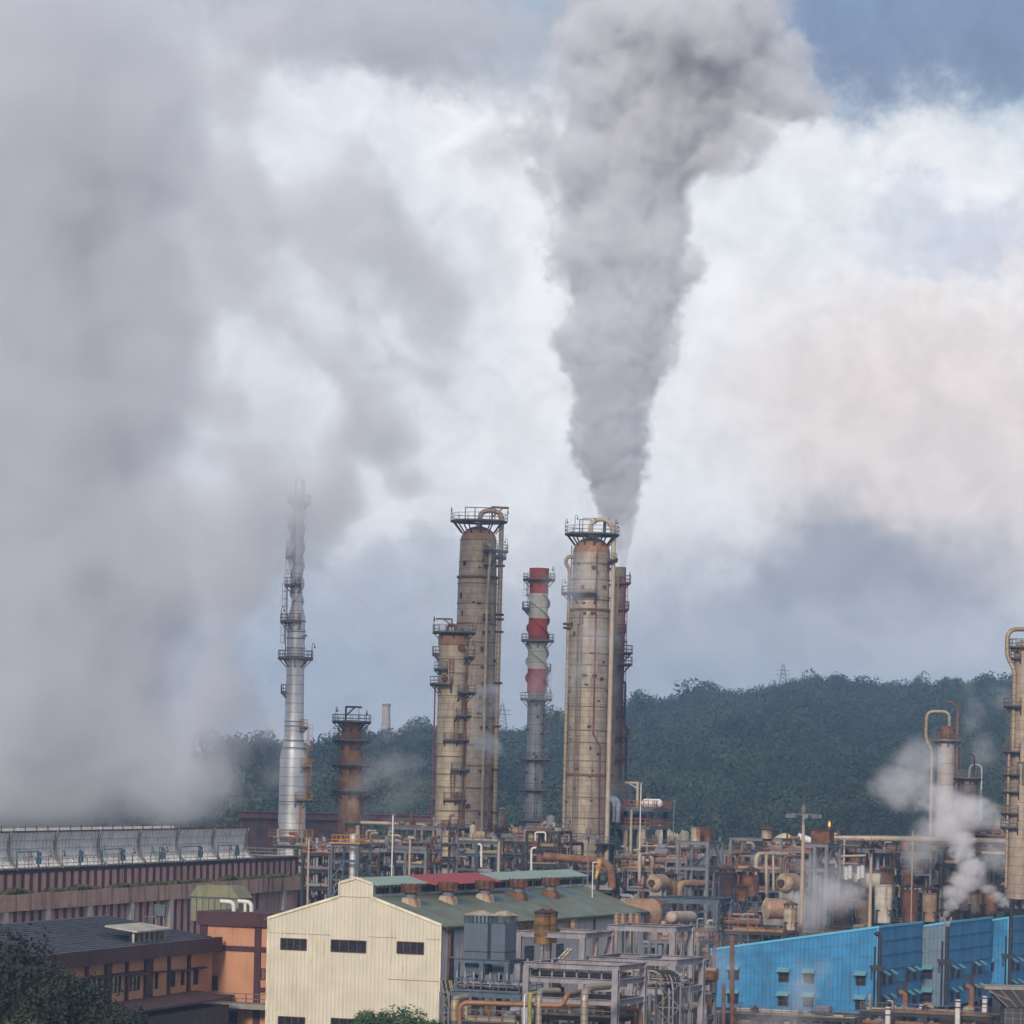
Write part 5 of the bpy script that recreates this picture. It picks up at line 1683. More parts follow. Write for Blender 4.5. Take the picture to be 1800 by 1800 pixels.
def blue_shed(label, px, d, w, dep, zt_r, zt_l, front_mat, wins, side_wins, z_low, laps=5, sheared=None):
    """front-right corner in column px at distance d; top edge rises from zt_l to zt_r along the front"""
    p = atz(px, d, 10)
    o = thing('blue_shed', label, 'building', (p.x, p.y, 0), -PHI, None)
    holes = [(w + a, w + b, z0, z1) for a, b, z0, z1 in wins]
    mb = MB()
    ztop = max([h[3] for h in holes] + [z_low + 2]) + 0.3
    wall_open(mb, (-w, 0), (0, 0), z_low, ztop, 0.1, holes)
    mb.prism([(-w, ztop), (0, ztop), (0, zt_r), (-w, zt_l)], (0, 0, 0), (1, 0, 0), (0, 0, 1), (0, 0.1, 0))
    obj('front_wall', mb, front_mat, o)
    sh = [(a, b, z0, z1) for a, b, z0, z1 in side_wins]
    mb = MB(); wall_open(mb, (0, 0.1), (0, dep), z_low, zt_r, 0.1, [(a - .1, b - .1, z0, z1) for a, b, z0, z1 in sh])
    obj('side_wall', mb, BL1, o)
    obj('far_side_wall', MB().b2((-w, 0.1, z_low), (-w + .1, dep, zt_l)), BL1, o)
    obj('rear_wall', MB().prism([(-w + .1, z_low), (-.1, z_low), (-.1, zt_r), (-w + .1, zt_l)], (0, dep - .1, 0), (1, 0, 0), (0, 0, 1), (0, 0.1, 0)), BL1, o)
    obj('roof', MB().prism([(-w + .1, zt_l - .4), (-.1, zt_r - .4), (-.1, zt_r - .3), (-w + .1, zt_l - .3)], (0, 0.1, 0), (1, 0, 0), (0, 0, 1), (0, dep - .2, 0)), M['rustdark'], o)
    mb = MB()
    mb.beam((-w - .1, -0.04, zt_l + .02), (0.1, -0.04, zt_r + .02), 0.2, 0.28)
    mb.beam((0.05, 0.06, zt_r + .02), (0.05, dep, zt_r + .02), 0.2, 0.28)
    mb.b2((-0.07, -0.07, z_low), (0.08, 0.03, zt_r - .1)); mb.b2((-w - .05, -.07, z_low), (-w + .08, 0.0, zt_l - .1))
    obj('edge_trim', mb, BLT, o)
    mb = MB()
    for i in range(1, laps + 1):
        t = i / (laps + 1.0)
        z = zt_l * (1 - t) + (z_low) * t; z2 = zt_r * (1 - t) + z_low * t
        if i <= 2: mb.beam((-w + .1, -0.012, z), (-.08, -0.012, z2), 0.03, 0.05)
        else: mb.b2((-w + .1, -0.015, (z + z2) / 2), (-.08, 0.0, (z + z2) / 2 + .05))
        mb.b2((-0.03, 0.1, z2), (0.115, dep, z2 + .05))
    obj('sheet_lap', mb, LAP, o)
    fr = mat('brown_frame', (0.06, 0.025, 0.02), 0.7)
    for a, b, z0, z1 in wins:
        window(o, a, b, z0, z1, 0.0, fr, 2, 2)
        obj('awning', MB().prism([(0.0, z1 + .62), (-0.75, z1 + .12), (-0.75, z1 + .06), (0.0, z1 + .56)], (a - .15, 0, 0), (0, 1, 0), (0, 0, 1), (b - a + .3, 0, 0)), AWN, o)
    for a, b, z0, z1 in sh:
        f = MB()
        for y in (a, (a + b) / 2, b): f.b2((-0.05, y - .04, z0), (0.13, y + .04, z1))
        for z in (z0, z1): f.b2((-0.046, a, z - .04), (0.126, b, z + .04))
        f = obj('window', f, fr, o)
        obj('pane', MB().b2((0.0, a, z0), (0.02, b, z1)), M['glass'], f)
        obj('awning', MB().prism([(0.1, z1 + .62), (0.95, z1 + .12), (0.95, z1 + .06), (0.1, z1 + .56)], (0, a - .15, 0), (1, 0, 0), (0, 0, 1), (0, b - a + .3, 0)), AWN, o)
    return o


def zat(px, py, d): return at(px, py, d).z
d1 = 429
w1 = 22.0
zr1, zl1 = zat(1542, 1629.5, d1), zat(1258, 1669, 438)
zh = lambda y, px=1500, d=431: zat(px, y, d)
k1 = 429 / F
def fu(px):      # metres left of the corner
    return -(1541 - px) * k1 / (math.cos(PHI) + 0.0) * 1.0 / (1 + 0.04)
wr = (zh(1731), zh(1714)); wr2 = (zh(1773), zh(1756))
wcol = [(1504, 1521), (1412, 1430), (1367, 1385), (1276, 1295)]
wins = []
for i, (a, b) in enumerate(wcol):
    wins.append((fu(a), fu(b), wr[0], wr[1])); wins.append((fu(a), fu(b), wr2[0], wr2[1]))
side = []
for u in (2.2, 5.6, 14.0, 17.2):
    side.append((u, u + 1.3, wr[0], wr[1])); side.append((u, u + 1.3, wr2[0], wr2[1]))
zlow = zh(1781)
blue_shed('largest blue corrugated shed with a sloping top edge and teal window awnings', 1542, d1, w1, 21.0, zr1, zl1, BL1, wins, side, zlow)
w_ = [(-3.4, -1.9, wr[0], wr[1]), (-3.4, -1.9, wr2[0], wr2[1])]
zr2 = zat(1662, 1621, 449)
blue_shed('middle blue shed with a grey end wall between the other two blue sheds', 1664, 448, 12.0, 24.0, zr2, zr2 - 2.2, BLG, w_, side, zlow)
zr3 = zat(1770, 1613, 471)
blue_shed('farthest blue shed at the right edge behind the last black vent stack', 1771, 471, 12.0, 26.0, zr3, zr3 - 2.2, BL1, w_, side, zlow)
# steel table the sheds stand on
frame('shed_stand', 'grey steel frame carrying the largest blue shed', 1542, 430, 1783, 22, 20, [], M['grey_steel'], 0, 0.5, 0.7, 5, 2)
frame('shed_stand', 'grey steel frame under the middle blue shed with the grey end wall', 1655, 452, 1779, 4, 20, [], M['grey_steel'], 0, 0.5, 0.7, 2, 2)

# black vent stacks before the blue sheds
for px, y0, d, rr, fork, lb in ((1547, 1642, 424, 0.27, 0, 'black vent stack at the corner of the largest blue shed'), (1666, 1612, 440, 0.26, 1, 'forked black vent stack giving off white steam before the grey end wall'),
                                (1778, 1586, 462, 0.27, 0, 'black vent stack nearest the right edge')):
    pt = at(px, y0, d); o = thing('vent_stack', lb, 'vent', (pt.x, d, 0), 0, 'black vent stacks in front of the blue sheds')
    H = pt.z
    if fork:
        obj('pipe', MB().tube([(0, 0, 0), (0, 0, H - 1.2)], rr, 10), M['black'], o, smooth=True)
        obj('fork', MB().tube([(0, 0, H - 1.5), (-.5, 0, H)], 0.14, 7).tube([(0, 0, H - 1.5), (.5, 0, H)], 0.14, 7), M['greystack'], o)
    else:
        obj('pipe', MB().tube([(0, 0, 0), (0, 0, H - .3), (-.35, -.1, H + .15), (-.6, -.2, H - .1)], rr, 10, bend=.4), M['black'], o, smooth=True)
    zc = at(px, 1700 if not fork else 1689, d).z if px < 1700 else at(px, 1679, d).z
    mb = MB().box((-0.2, 0, zc), (1.9, 0.9, 0.35)).box((-.35, -0.1, zc - .35), (1.2, .7, .3)).beam((-.9, .3, zc), (-.9, .3, zc - 1.6), .2)
    obj('collar', mb, M['dark_steel'], o)
    obj('twin_pipe', MB().tube([(-0.55, 0.4, 0), (-0.55, 0.4, zc + 2.5)], 0.13, 7), M['black'], o)
for px, y0, d, lb in ((1561, 1770, 405, 'short white post left of the copper pipe by the blue shed corner'), (1684, 1757, 405, 'white post right of the forked black vent stack'),
                      (1620, 1765, 412, 'white post between the two copper valve pipes'), (1731, 1751, 415, 'white post beside the dark hopper at lower right')):
    p = at(px, y0, d)
    o = thing('white_post', lb, 'post', (p.x, d, 0), 0, 'white posts in front of the blue sheds')
    obj('post', MB().tube([(0, 0, 0), (0, 0, p.z)], 0.33, 12), mat('chalky_white', (0.56, 0.53, 0.50), 0.8, streak=0.4), o, smooth=True)
    obj('band', MB().lathe([(.33, p.z - 1), (.37, p.z - 1), (.37, p.z - .85), (.33, p.z - .85)], seg=12, cap=False).lathe([(.33, p.z - .3), (.37, p.z - .3), (.37, p.z - .15), (.33, p.z - .15)], seg=12, cap=False), M['rustdark'], o)
for px, y0, d, sc, lb in ((1591, 1746, 415, 1, 'copper coloured valve pipe with a black handwheel before the largest blue shed'), (1708, 1735, 420, 1, 'copper coloured valve pipe before the middle blue shed')):
    p = at(px, y0, d)
    o = thing('valve_pipe', lb, 'pipe', (p.x, d, 0), 0, 'valve pipes before the blue sheds')
    z = p.z
    obj('pipe', MB().tube([(0, 0, 0), (0, 0, z), (-.9, 0, z + .1)], 0.36, 12, bend=.7), M['rustpipe'], o, smooth=True)
    obj('flange', MB().tube([(-.95, 0, z + .05), (-.8, 0, z + .05)], 0.55, 12), M['dark_steel'], o)
    obj('valve', MB().box((0.05, 0, z + .75), (.5, .5, 1.0)).tube([(0.1, 0, z + 1), (0.1, 0, z + 2.6)], 0.15, 7).box((-.5, 0, z + 1.1), (1.5, .3, .18)), M['black'], o)

# ================================================================== lighting masts and poles
def mast(label, px, y_top, d, heads, m, r=0.18, ring_r=1.6, group='tall lighting masts', messy=False):
    p = at(px, y_top, d)
    o = thing('light_mast', label, 'lighting mast', (p.x, d, 0), 0, group)
    H = p.z
    obj('pole', MB().tube([(0, 0, 0), (0, 0, H)], [r * 1.8, r], 8), m, o, smooth=True)
    if heads:
        mb = MB().lathe([(ring_r - .08, H - 1.0), (ring_r + .08, H - 1.0), (ring_r + .08, H - .85), (ring_r - .08, H - .85)], seg=20, cap=False)
        for i in range(4):
            a = i * PI / 2 + .4
            mb.beam((0, 0, H - .9), (math.cos(a) * ring_r, math.sin(a) * ring_r, H - .9), 0.2)
        mb.lathe([(.28, H - 1.2), (.35, H - .2), (.1, H + .3)], seg=8)
        mb.beam((0, 0, H), (0, 0, H + 1.8), 0.06)
        obj('head_frame', mb, M['rail'], o)
        for i in range(heads):
            a = 2 * PI * i / heads
            c_, s_ = math.cos(a) * (ring_r + .15), math.sin(a) * (ring_r + .15)
            obj('floodlight', MB().box((c_, s_, H - 1.15), (.8, .5, .5), a + PI / 2), M['grey_steel'], o)
    if messy:
        rg = random.Random(int(px)); mb = MB()
        for _ in range(150):
            a = rg.uniform(0, 6.28); q = Vector((math.cos(a) * rg.uniform(0, 1.9), math.sin(a) * rg.uniform(0, 1.9), H - .6 + rg.uniform(-.5, .6)))
            v = Vector((rg.gauss(0, 1), rg.gauss(0, 1), rg.gauss(0, 1))).normalized() * rg.uniform(.2, .6)
            mb.beam(q - v, q + v, 0.06)
        nest = obj('twig_nest', mb, M['black'], o); nest['kind'] = 'stuff'
    return o
mast('pale lighting mast with a full ring of floodlights over the rusty hoods', 1413, 1419, 445, 8, M['palepipe'], 0.2, 1.9)
mast('lighting mast with twigs caught in its head above the rusty silos', 1532, 1480, 450, 6, M['palepipe'], 0.18, 1.4, messy=True)
mast('slim lighting mast in front of the large column base', 1035, 1456, 430, 6, M['grey_steel'], 0.09, 0.9, messy=False)
mast('thick pale lighting mast at the foot of the narrow beige column', 878, 1452, 430, 6, M['palepipe'], 0.16, 1.1, messy=True)
for px, y, d, r, lb, m_ in ((691, 1432, 420, .09, 'bare pale pole standing left of the narrow beige column', 'white'), (543, 1474, 400, .13, 'thick pale pole right of the silver stack base', 'palepipe'),
                            (1185, 1408, 520, .08, 'very thin pole right of the orange railed deck', 'grey_steel'), (733, 1382, 640, .1, 'distant street lamp pole before the wooded hill, left of the narrow column', 'grey_steel'),
                            (1605, 1460, 470, .08, 'thin pole rising behind the two chimney hoods', 'palepipe'), (1127, 1376, 540, .09, 'lamp pole standing on top of the orange railed deck', 'white')):
    p = at(px, y, d)
    o = thing('lamp_pole', lb, 'pole', (p.x, d, 0), 0, 'thin poles around the works')
    obj('pole', MB().tube([(0, 0, 0), (0, 0, p.z)], r, 7), M[m_], o)
    obj('lamp_head', MB().box((0.1, 0, p.z), (0.5, .25, .14)), M['grey_steel'], o)
p = at(721, 1472, 400)
o = thing('lamp_pole', 'short lamp pole with a flat square head near the red roof', 'pole', (p.x, 400, 0), 0, 'thin poles around the works')
obj('pole', MB().tube([(0, 0, 0), (0, 0, p.z)], .13, 7), M['palepipe'], o); obj('lamp_head', MB().box((0.1, 0, p.z), (.75, .5, .3)), mat('lamp_green', (0.3, 0.32, 0.22), 0.6), o)
p = at(1042, 1535, 380)
o = thing('windsock', 'orange and yellow windsock hanging limp on a white pole', 'windsock', (p.x, 380, 0))
obj('pole', MB().tube([(0, 0, 0), (0, 0, p.z + 1.2), (.6, 0, p.z + 1.25)], .08, 7), M['white'], o)
obj('sock', MB().tube([(.75, 0, p.z + 1.6), (.6, 0, p.z + .5), (.35, 0, p.z - .6)], [.3, .24, .14], 10), mat('windsock_cloth', (0.55, 0.16, 0.05), .8, col2=(0.6, 0.42, 0.1), nscale=1.2), o)
p = at(1458, 1447, 900)
o = thing('flare_tip', 'slim flare tip burning with a small orange flame before the hill', 'flare', (p.x, 900, p.z - 22))
obj('pipe', MB().tube([(0, 0, -10), (0, 0, 21)], .2, 7), M['grey_steel'], o)
fm = bpy.data.materials.new('flame'); fm.use_nodes = True; fb_ = fm.node_tree.nodes['Principled BSDF']
fb_.inputs['Emission Color'].default_value = (1, .30, .05, 1); fb_.inputs['Emission Strength'].default_value = 1.6; fb_.inputs['Base Color'].default_value = (.8, .3, .05, 1)
obj('flame', MB().lathe([(.05, 21), (.28, 21.3), (.34, 21.75), (.2, 22.2), (.02, 22.6)], seg=12), fm, o, smooth=True)
# pale rock face showing at the foot of the hill
def rock(px0, px1, y0, y1, d, seed):
    a, b = at(px0, y1, d), at(px1, y0, d); rg = random.Random(seed)
    bm = bmesh.new(); bmesh.ops.create_icosphere(bm, subdivisions=5, radius=1)
    for v in bm.verts:
        n = mnoise.fractal(v.co * 1.6 + Vector((seed, 0, 0)), 1.0, 2.0, 6)
        v.co *= 1 + n * 0.35
        v.co.x *= (b.x - a.x) / 2; v.co.z *= (b.z - a.z) / 2; v.co.y *= (b.x - a.x) / 3
    me = bpy.data.meshes.new('rock_face'); bm.to_mesh(me); bm.free()
    me.materials.append(mat('pale_rock', (0.50, 0.43, 0.32), 0.95, 0, 0.35, dirt=0.7, nscale=0.4, moss=0.2))
    o = bpy.data.objects.new('rock_face', me); COL.objects.link(o); o.location = (a + b) / 2
    put(o, 'bare pale rock outcrop at the foot of the hill right of the orange railed deck', 'rock')
rock(1140, 1228, 1456, 1640, 650, 2)

# ================================================================== railed deck structure right of the large column
def railed_deck():
    d = 548; p = atz(1140, d, 0)
    z = lambda y: at(1130, y, d).z
    o = thing('process_deck', 'multi level dark steel process deck with orange railings right of the large column', 'steel structure', (p.x, p.y, 0), -PHI)
    W = 7.2; D = 9
    for x in (-W + .3, -W * .55, -.9):
        for y in (0.3, D - .3):
            obj('leg', MB().ibeam((x, y, 0), (x, y, z(1420)), .55, .55), M['dark_steel'], o)
    for x, w in ((-W * .62, 1.5), (-1.8, 2.0)):
        obj('tapered_pier', MB().tube([(x, 1, z(1545)), (x, 1, z(1453))], [w * .75, w * .5], 10), M['clad2'], o, smooth=True)
    for y_, m_, x1 in ((1421, M['orange'], 0.0), (1453, M['orange'], -.4), (1502, M['rail'], -3.2), (1530, M['rail'], -3.0), (1560, M['rail'], -3.0)):
        zz_ = z(y_)
        dk = obj('deck', MB().b2((-W, 0, zz_ - .5), (x1, D, zz_)), M['blue_steel'] if y_ < 1460 else M['dark_steel'], o)
        rb = MB(); railing(rb, [(-W, D, zz_), (-W, 0.05, zz_), (x1, 0.05, zz_), (x1, D, zz_)], 1.25, .06, .8)
        obj('railing', rb, m_, dk)
    mb = MB(); rg = random.Random(8)
    for a, b in ((1421, 1453), (1453, 1502), (1502, 1530), (1530, 1560)):
        for k in range(9):
            x = rg.uniform(-W + .5, -.8); mb.beam((x, rg.uniform(.5, 6), z(b)), (x + rg.choice((0, 0, 1.5, -1.5)), rg.uniform(.5, 6), z(a) - .5), rg.choice((.15, .25, .4)))
    obj('brace', mb, M['dark_steel'], o)
    obj('machine_box', MB().b2((-W + 1, 2.0, z(1453)), (-2.5, 6, z(1432))).b2((-W + 1.6, 2.5, z(1560)), (-3.3, 6, z(1502))), M['black'], o)
    obj('tank', MB().tube([(-2.9, 3, z(1412)), (-2.5, 3, z(1412)), (.1, 3, z(1412)), (.5, 3, z(1412))], [.45, .75, .75, .45], 14), M['white'], o, smooth=True)
    obj('jib', MB().beam((-3.0, 1, z(1421)), (-3.0, 1, z(1376)), .35).beam((-5.2, 1, z(1376)), (-2.8, 1, z(1376)), .3).beam((-3.0, 1, z(1386)), (-4.6, 1, z(1377)), .2), M['palepipe'], o)
    obj('riser_pipe', MB().tube([(-3.5, -.3, z(1600)), (-3.5, -.3, z(1424))], .22, 8), M['palepipe'], o)
    obj('duct_elbow', MB().tube([(-8.2, .5, z(1408)), (-6.6, .2, z(1408)), (-5.9, -.6, z(1416)), (-5.9, -.6, z(1447))], .72, 16, bend=1.6), M['bright'], o, smooth=True)
railed_deck()

# ================================================================== rusty drums, hoods and silos: (column, top row, bottom row, radius px, distance, ...)
RP, RU, RD = M['rustpale'], M['rust'], M['rustdark']
G1 = 'rusting drums and silos among the pipes'
dr = [
    ('twin_drum', 'left drum of the pair with toothed rims on the grey frame, pale with rust streaks', 1223, 1455, 1479, 8.5, 468, RP, False, 0, None),
    ('twin_drum', 'right drum of the pair with toothed rims on the grey frame, wholly rusted', 1241, 1455, 1479, 9.5, 471, RU, False, 0, None),
    ('vent_drum', 'small rust streaked drum with a flared cap alone on a high grey frame', 1348, 1452, 1474, 9, 478, RP, True, 0, None),
    ('hood_tank', 'scorched brass coloured drum with dark conical cap in front of the pink duct', 1176, 1530, 1595, 13.5, 457, mat('scorched', (0.20, 0.10, 0.04), .6, .2, .4, col2=(0.42, 0.28, 0.12), streak=.6, nscale=.8), True, 0, 1625),
    ('hood_tank', 'very dark rusted hood with wide conical roof behind the big grey frame', 1278, 1520, 1574, 14, 460, RD, True, 0, 1600),
    ('hood_tank', 'brown rusted hood with wide conical roof right of the very dark hood', 1319, 1522, 1575, 15, 462, RU, True, 0, 1605),
    ('vent_drum', 'small rusty drum with louvred cap in front of the brown rusted hood', 1304, 1553, 1584, 10, 452, RU, True, 0, 1610),
    ('silo', 'pale rust stained silo with a caged top left of the blue shed roof steam', 1389, 1583, 1634, 12, 438, RP, True, .6, 1650),
    ('silo', 'dark silo half hidden in steam behind the largest blue shed', 1479, 1585, 1636, 15, 470, RD, True, .5, 1655),
    ('silo', 'brownish silo in steam beside the twig covered mast', 1518, 1568, 1632, 12.5, 474, mat('umber_plate', (0.15, 0.10, 0.075), .8, rust=.5, streak=.5), True, .5, 1650),
    ('silo', 'tall white and rust silo right of the twig covered mast', 1552, 1556, 1622, 15.5, 478, mat('chalk_silo', (0.52, 0.48, 0.40), .7, rust=.42, streak=.5, dirt=.2), False, .4, 1645),
    ('hood_tank', 'rusty drum with lantern cap seen above the tall white and rust silo', 1559, 1521, 1560, 12, 492, RU, True, 0, 1580),
    ('silo', 'deep rust red silo with lantern cap in the row behind the blue sheds', 1599, 1550, 1620, 13.5, 482, mat('deep_rust', (0.15, 0.05, 0.022), .85, streak=.5, dirt=.2), True, .4, 1645),
    ('hood_tank', 'rusty drum with lantern cap seen above the deep rust red silo', 1595, 1519, 1556, 11, 500, RU, True, 0, 1580),
    ('silo', 'tan rust spotted silo right of the deep rust red one', 1633, 1556, 1620, 13, 486, mat('tan_silo', (0.30, 0.21, 0.13), .75, rust=.6, streak=.5), True, .4, 1645),
    ('silo', 'dark silo hidden at the foot of the white steam jet', 1671, 1580, 1618, 17, 488, RD, True, .4, 1640),
    ('silo', 'pale brown silo right of the steam jet behind the blue shed', 1713, 1556, 1600, 13.5, 494, RP, True, .8, 1628),
    ('silo', 'orange brown silo nearest the last black vent stack', 1739, 1552, 1600, 14, 496, mat('ochre_silo', (0.27, 0.15, 0.08), .75, rust=.6, streak=.5), True, .8, 1628),
    ('drum', 'broad rusted drum with a row of short pipes on top at the right edge', 1781, 1545, 1575, 15, 480, RU, False, 0, 1600),
    ('vent_drum', 'small rusty drum left of the pair on the pale frame by the shed eave', 997, 1617, 1639, 5, 335, RU, True, 0, None),
    ('vent_drum', 'small rusty drum right of the pair on the pale frame by the shed eave', 1009, 1615, 1639, 5.2, 337, RP, True, 0, None),
    ('drum', 'dark box drum left of the tall brown drum by the shed eave', 917, 1620, 1638, 5.5, 340, RD, False, 0, None),
    ('drum', 'dark box drum touching the tall brown drum by the shed eave', 930, 1619, 1638, 5.5, 341, RD, False, 0, None),
]
for nm, lb, px, y0, y1, rp, d, m_, cap, cone, lg in dr:
    hood_tank(nm, lb, px, d, y0, y1, rp, m_, G1, cap, cone, RD if cap and m_ is not RP else RU, lg, cage=0.28 if rp > 11 else 0.2)
brn = mat('ochre_drum', (0.17, 0.085, 0.028), .6, .15, .4, col2=(0.30, 0.17, 0.05), streak=.8, rust=.3, nscale=.8)
hood_tank('hood_tank', 'tall golden brown drum with twin conical caps rising through the pale frame, left half', 953, 320, 1596, 1659, 14.5, brn, 'golden brown drums', True, 0, RD, None, cage=.17)
hood_tank('hood_tank', 'golden brown drum tucked behind the right side of the tall one', 967, 326, 1597, 1657, 12, brn, 'golden brown drums', True, 0, RD, None, cage=.17)
for i, px in enumerate((1085, 1096, 1110, 1121)):
    hood_tank('small_drum', ('first (leftmost) of the four little rust streaked drums under the roof corner', 'second of the four little rust streaked drums under the roof corner', 'third and rustiest of the four little drums under the roof corner', 'last (rightmost) of the four little rust streaked drums under the roof corner')[i],
              px, 350, 1606 + (i % 2), 1625, 5.0, RP if i != 2 else M['rustpale'], 'four little drums on the pale frame', False, 0, RU, None, seg=12)

# horizontal vessels and big ducts
def vessel(name, label, A, B, r, m, mend=None, group=None, saddles=True, hole=False, rib=False):
    A, B = Vector(A), Vector(B); dd = (B - A).normalized()
    o = thing(name, label, 'vessel', A, 0, group)
    q = B - A
    obj('shell', MB().tube([Vector((0, 0, 0)), q], r, 24, caps=True), m, o, smooth=True)
    pr = [(r * math.cos(a), r * .55 * math.sin(a)) for a in [i * PI / 14 for i in range(8)]]
    mb = MB().lathe(pr, seg=24, cap=False)
    rot = (-dd).to_track_quat('Z', 'Y').to_matrix()
    mb.v = [tuple(rot @ Vector(v)) for v in mb.v]
    obj('end_cap', mb, mend or m, o, smooth=True)
    mb = MB().lathe(pr, seg=24, cap=False); rot = dd.to_track_quat('Z', 'Y').to_matrix(); mb.v = [tuple(rot @ Vector(v) + q) for v in mb.v]
    obj('end_cap', mb, mend or m, o, smooth=True)
    if rib:
        mb = MB()
        u = dd.orthogonal().normalized(); w = dd.cross(u)
        for i in range(22):
            a = 2 * PI * i / 22; e = u * math.cos(a) + w * math.sin(a)
            pts = [e * (r * 1.01 * math.cos(t)) - dd * (r * .56 * math.sin(t)) for t in (0.02, .4, .8, 1.2, 1.45)]
            for s_, t_ in zip(pts, pts[1:]): mb.beam(s_, t_, .09)
        obj('seam', mb, M['rustpale'], o)
    if hole:
        obj('manhole', MB().tube([-dd * r * .3, -dd * (r * .8)], r * .38, 16), M['rustdark'], o)
    if saddles:
        for t in (.2, .8):
            c_ = q * t; obj('saddle', MB().b2((c_.x - r * .7, c_.y - .3, c_.z - r * 1.6), (c_.x + r * .7, c_.y + .3, c_.z - r * .5)), M['concrete'], o)
    return o
PV = mat('peach_vessel', (0.32, 0.19, 0.12), .65, .05, .2, streak=.6, rust=.3, dirt=.3)
BV = mat('beige_vessel', (0.33, 0.23, 0.135), .5, .15, .2, streak=.7, rust=.45, dirt=.3)
a = at(1150, 1552, 452); vessel('exchanger_vessel', 'beige round vessel with ribbed end and dark manhole left of the scorched drum', a, a + RY * 2.2 + RX * .3, 1.15, BV, BV, 'big horizontal vessels', hole=True, rib=True)
a = at(1379, 1552, 462); vessel('exchanger_vessel', 'shiny beige round vessel end with a small manhole below the lighting mast', a, a + RY * 2.2 + RX * .6, 1.3, BV, BV, 'big horizontal vessels', hole=True, rib=True)
a = at(1098, 1607, 385); vessel('storage_vessel', 'large peach vessel with ribbed domed end behind the green roof corner', a, a + RX * 2.4 + RY * 2.4, 1.8, PV, BV, 'big horizontal vessels', rib=True)
a = at(1350, 1597, 446); vessel('storage_vessel', 'peach horizontal vessel left of the pale caged silo', a, a + RX * 1.7 + RY * 1.0, 1.35, PV, BV, 'big horizontal vessels', rib=True)
a = at(1500, 1547, 500); vessel('storage_vessel', 'yellowish flat vessel in the steam behind the twig covered mast', a, a + RX * 5, 1.1, mat('straw_vessel', (.42, .36, .22), .7, streak=.4), None, 'big horizontal vessels')
vessel('pump_vessel', 'grey horizontal vessel under the steam left of the pale caged silo', at(1180, 1612, 400), at(1215, 1612, 406), .7, M['palepipe'], None, 'big horizontal vessels')
vessel('duct_drum', 'small beige drum on the rack right of the tall columns', at(852, 1476, 520), at(872, 1476, 520), .7, M['clad2'], None, 'big horizontal vessels')
# bent ducts
G2 = 'large pipes looping among the drums'
q = lambda x, y, d: at(x, y, d)
pipe('duct', 'thick peach duct running right behind the scorched drum', [q(1194, 1600, 466), q(1194, 1553, 466), q(1248, 1553, 470)], .5, PV, G2, 1.0)
pipe('steam_pipe', 'beige pipe arch first from the left beside the orange railed stair', [q(1124, 1548, 470), q(1124, 1502, 470), q(1158, 1500, 480)], .24, M['palepipe'], G2, .8)
pipe('steam_pipe', 'beige pipe drop second from the left beside the orange railed stair', [q(1131, 1552, 474), q(1131, 1504, 474)], .26, M['palepipe'], G2)
pipe('steam_pipe', 'beige pipe drop third from the left beside the orange railed stair', [q(1139, 1556, 477), q(1138, 1506, 477), q(1166, 1503, 482)], .24, M['palepipe'], G2, .8)
pipe('steam_pipe', 'rust coloured pipe bent over left of the twin drum frame', [q(1152, 1536, 482), q(1153, 1506, 482), q(1182, 1504, 486)], .2, M['rustpipe'], G2, .6)
pipe('steam_pipe', 'dark rusty pipe loop left of the high vent drum frame', [q(1280, 1522, 470), q(1281, 1501, 470), q(1318, 1499, 474)], .25, M['rustpipe'], G2, .8)
pipe('steam_pipe', 'rusty pipe drop beside the dark rusty loop', [q(1295, 1530, 472), q(1296, 1500, 472)], .2, M['rustpipe'], G2)
pipe('steam_pipe', 'thick beige pipe turning down under the high vent drum frame', [q(1329, 1548, 468), q(1329, 1501, 468), q(1384, 1502, 474)], .33, M['palepipe'], G2, 1.1)
pipe('steam_pipe', 'thin pale riser right of the thick beige downturned pipe', [q(1347, 1572, 466), q(1347, 1502, 466)], .2, M['palepipe'], G2)
pipe('steam_pipe', 'second thin pale riser right of the thick beige downturned pipe', [q(1360, 1565, 466), q(1359, 1504, 466)], .18, M['palepipe'], G2)
pipe('steam_pipe', 'brown pipe hoop over the shiny beige vessel', [q(1377, 1545, 463), q(1378, 1506, 463), q(1410, 1504, 466)], .2, M['rustpipe'], G2, .7)
pipe('duct', 'pale yellow curved duct elbow left of the high ring mast', [q(1363, 1482, 520), q(1382, 1470, 520), q(1392, 1488, 520), q(1394, 1506, 520)], .8, mat('sallow_duct', (0.46, 0.40, 0.24), .6, streak=.4, rust=.2), G2, 1.5)
pipe('duct', 'white conical duct end right of the ring mast', [q(1402, 1470, 520), q(1425, 1478, 520)], .55, M['white'], G2)
pipe('gas_main', 'long beige gas main crossing behind the silos to the right edge', [q(1455, 1474, 500), q(1560, 1474, 500), q(1830, 1481, 496)], .42, M['palepipe'], G2, .5)
pipe('gas_main', 'lower thin beige line under the long gas main at right', [q(1725, 1499, 496), q(1830, 1502, 494)], .22, M['palepipe'], G2)
pipe('gas_main', 'broad rusted main bending down at the foot of the large column', [q(955, 1505, 470), q(1058, 1514, 470), q(1074, 1524, 468), q(1076, 1560, 468)], .55, M['rustpipe'], G2, 1.5)
pipe('gas_main', 'long horizontal pipe between the rusty column and the narrow column', [q(634, 1446, 500), q(768, 1450, 500)], .26, M['palepipe'], G2)
pipe('steam_pipe', 'silver elbow coming off the foot of the narrow column', [q(740, 1492, 500), q(752, 1500, 500), q(757, 1515, 500)], .45, M['bright'], G2, .5)
pipe('hook_pipe', 'white hooked vent pipe right of the thick pale mast', [q(846, 1524, 440), q(846, 1485, 440), q(840, 1484, 440)], .14, M['white'], 'white hooked pipes', .4)
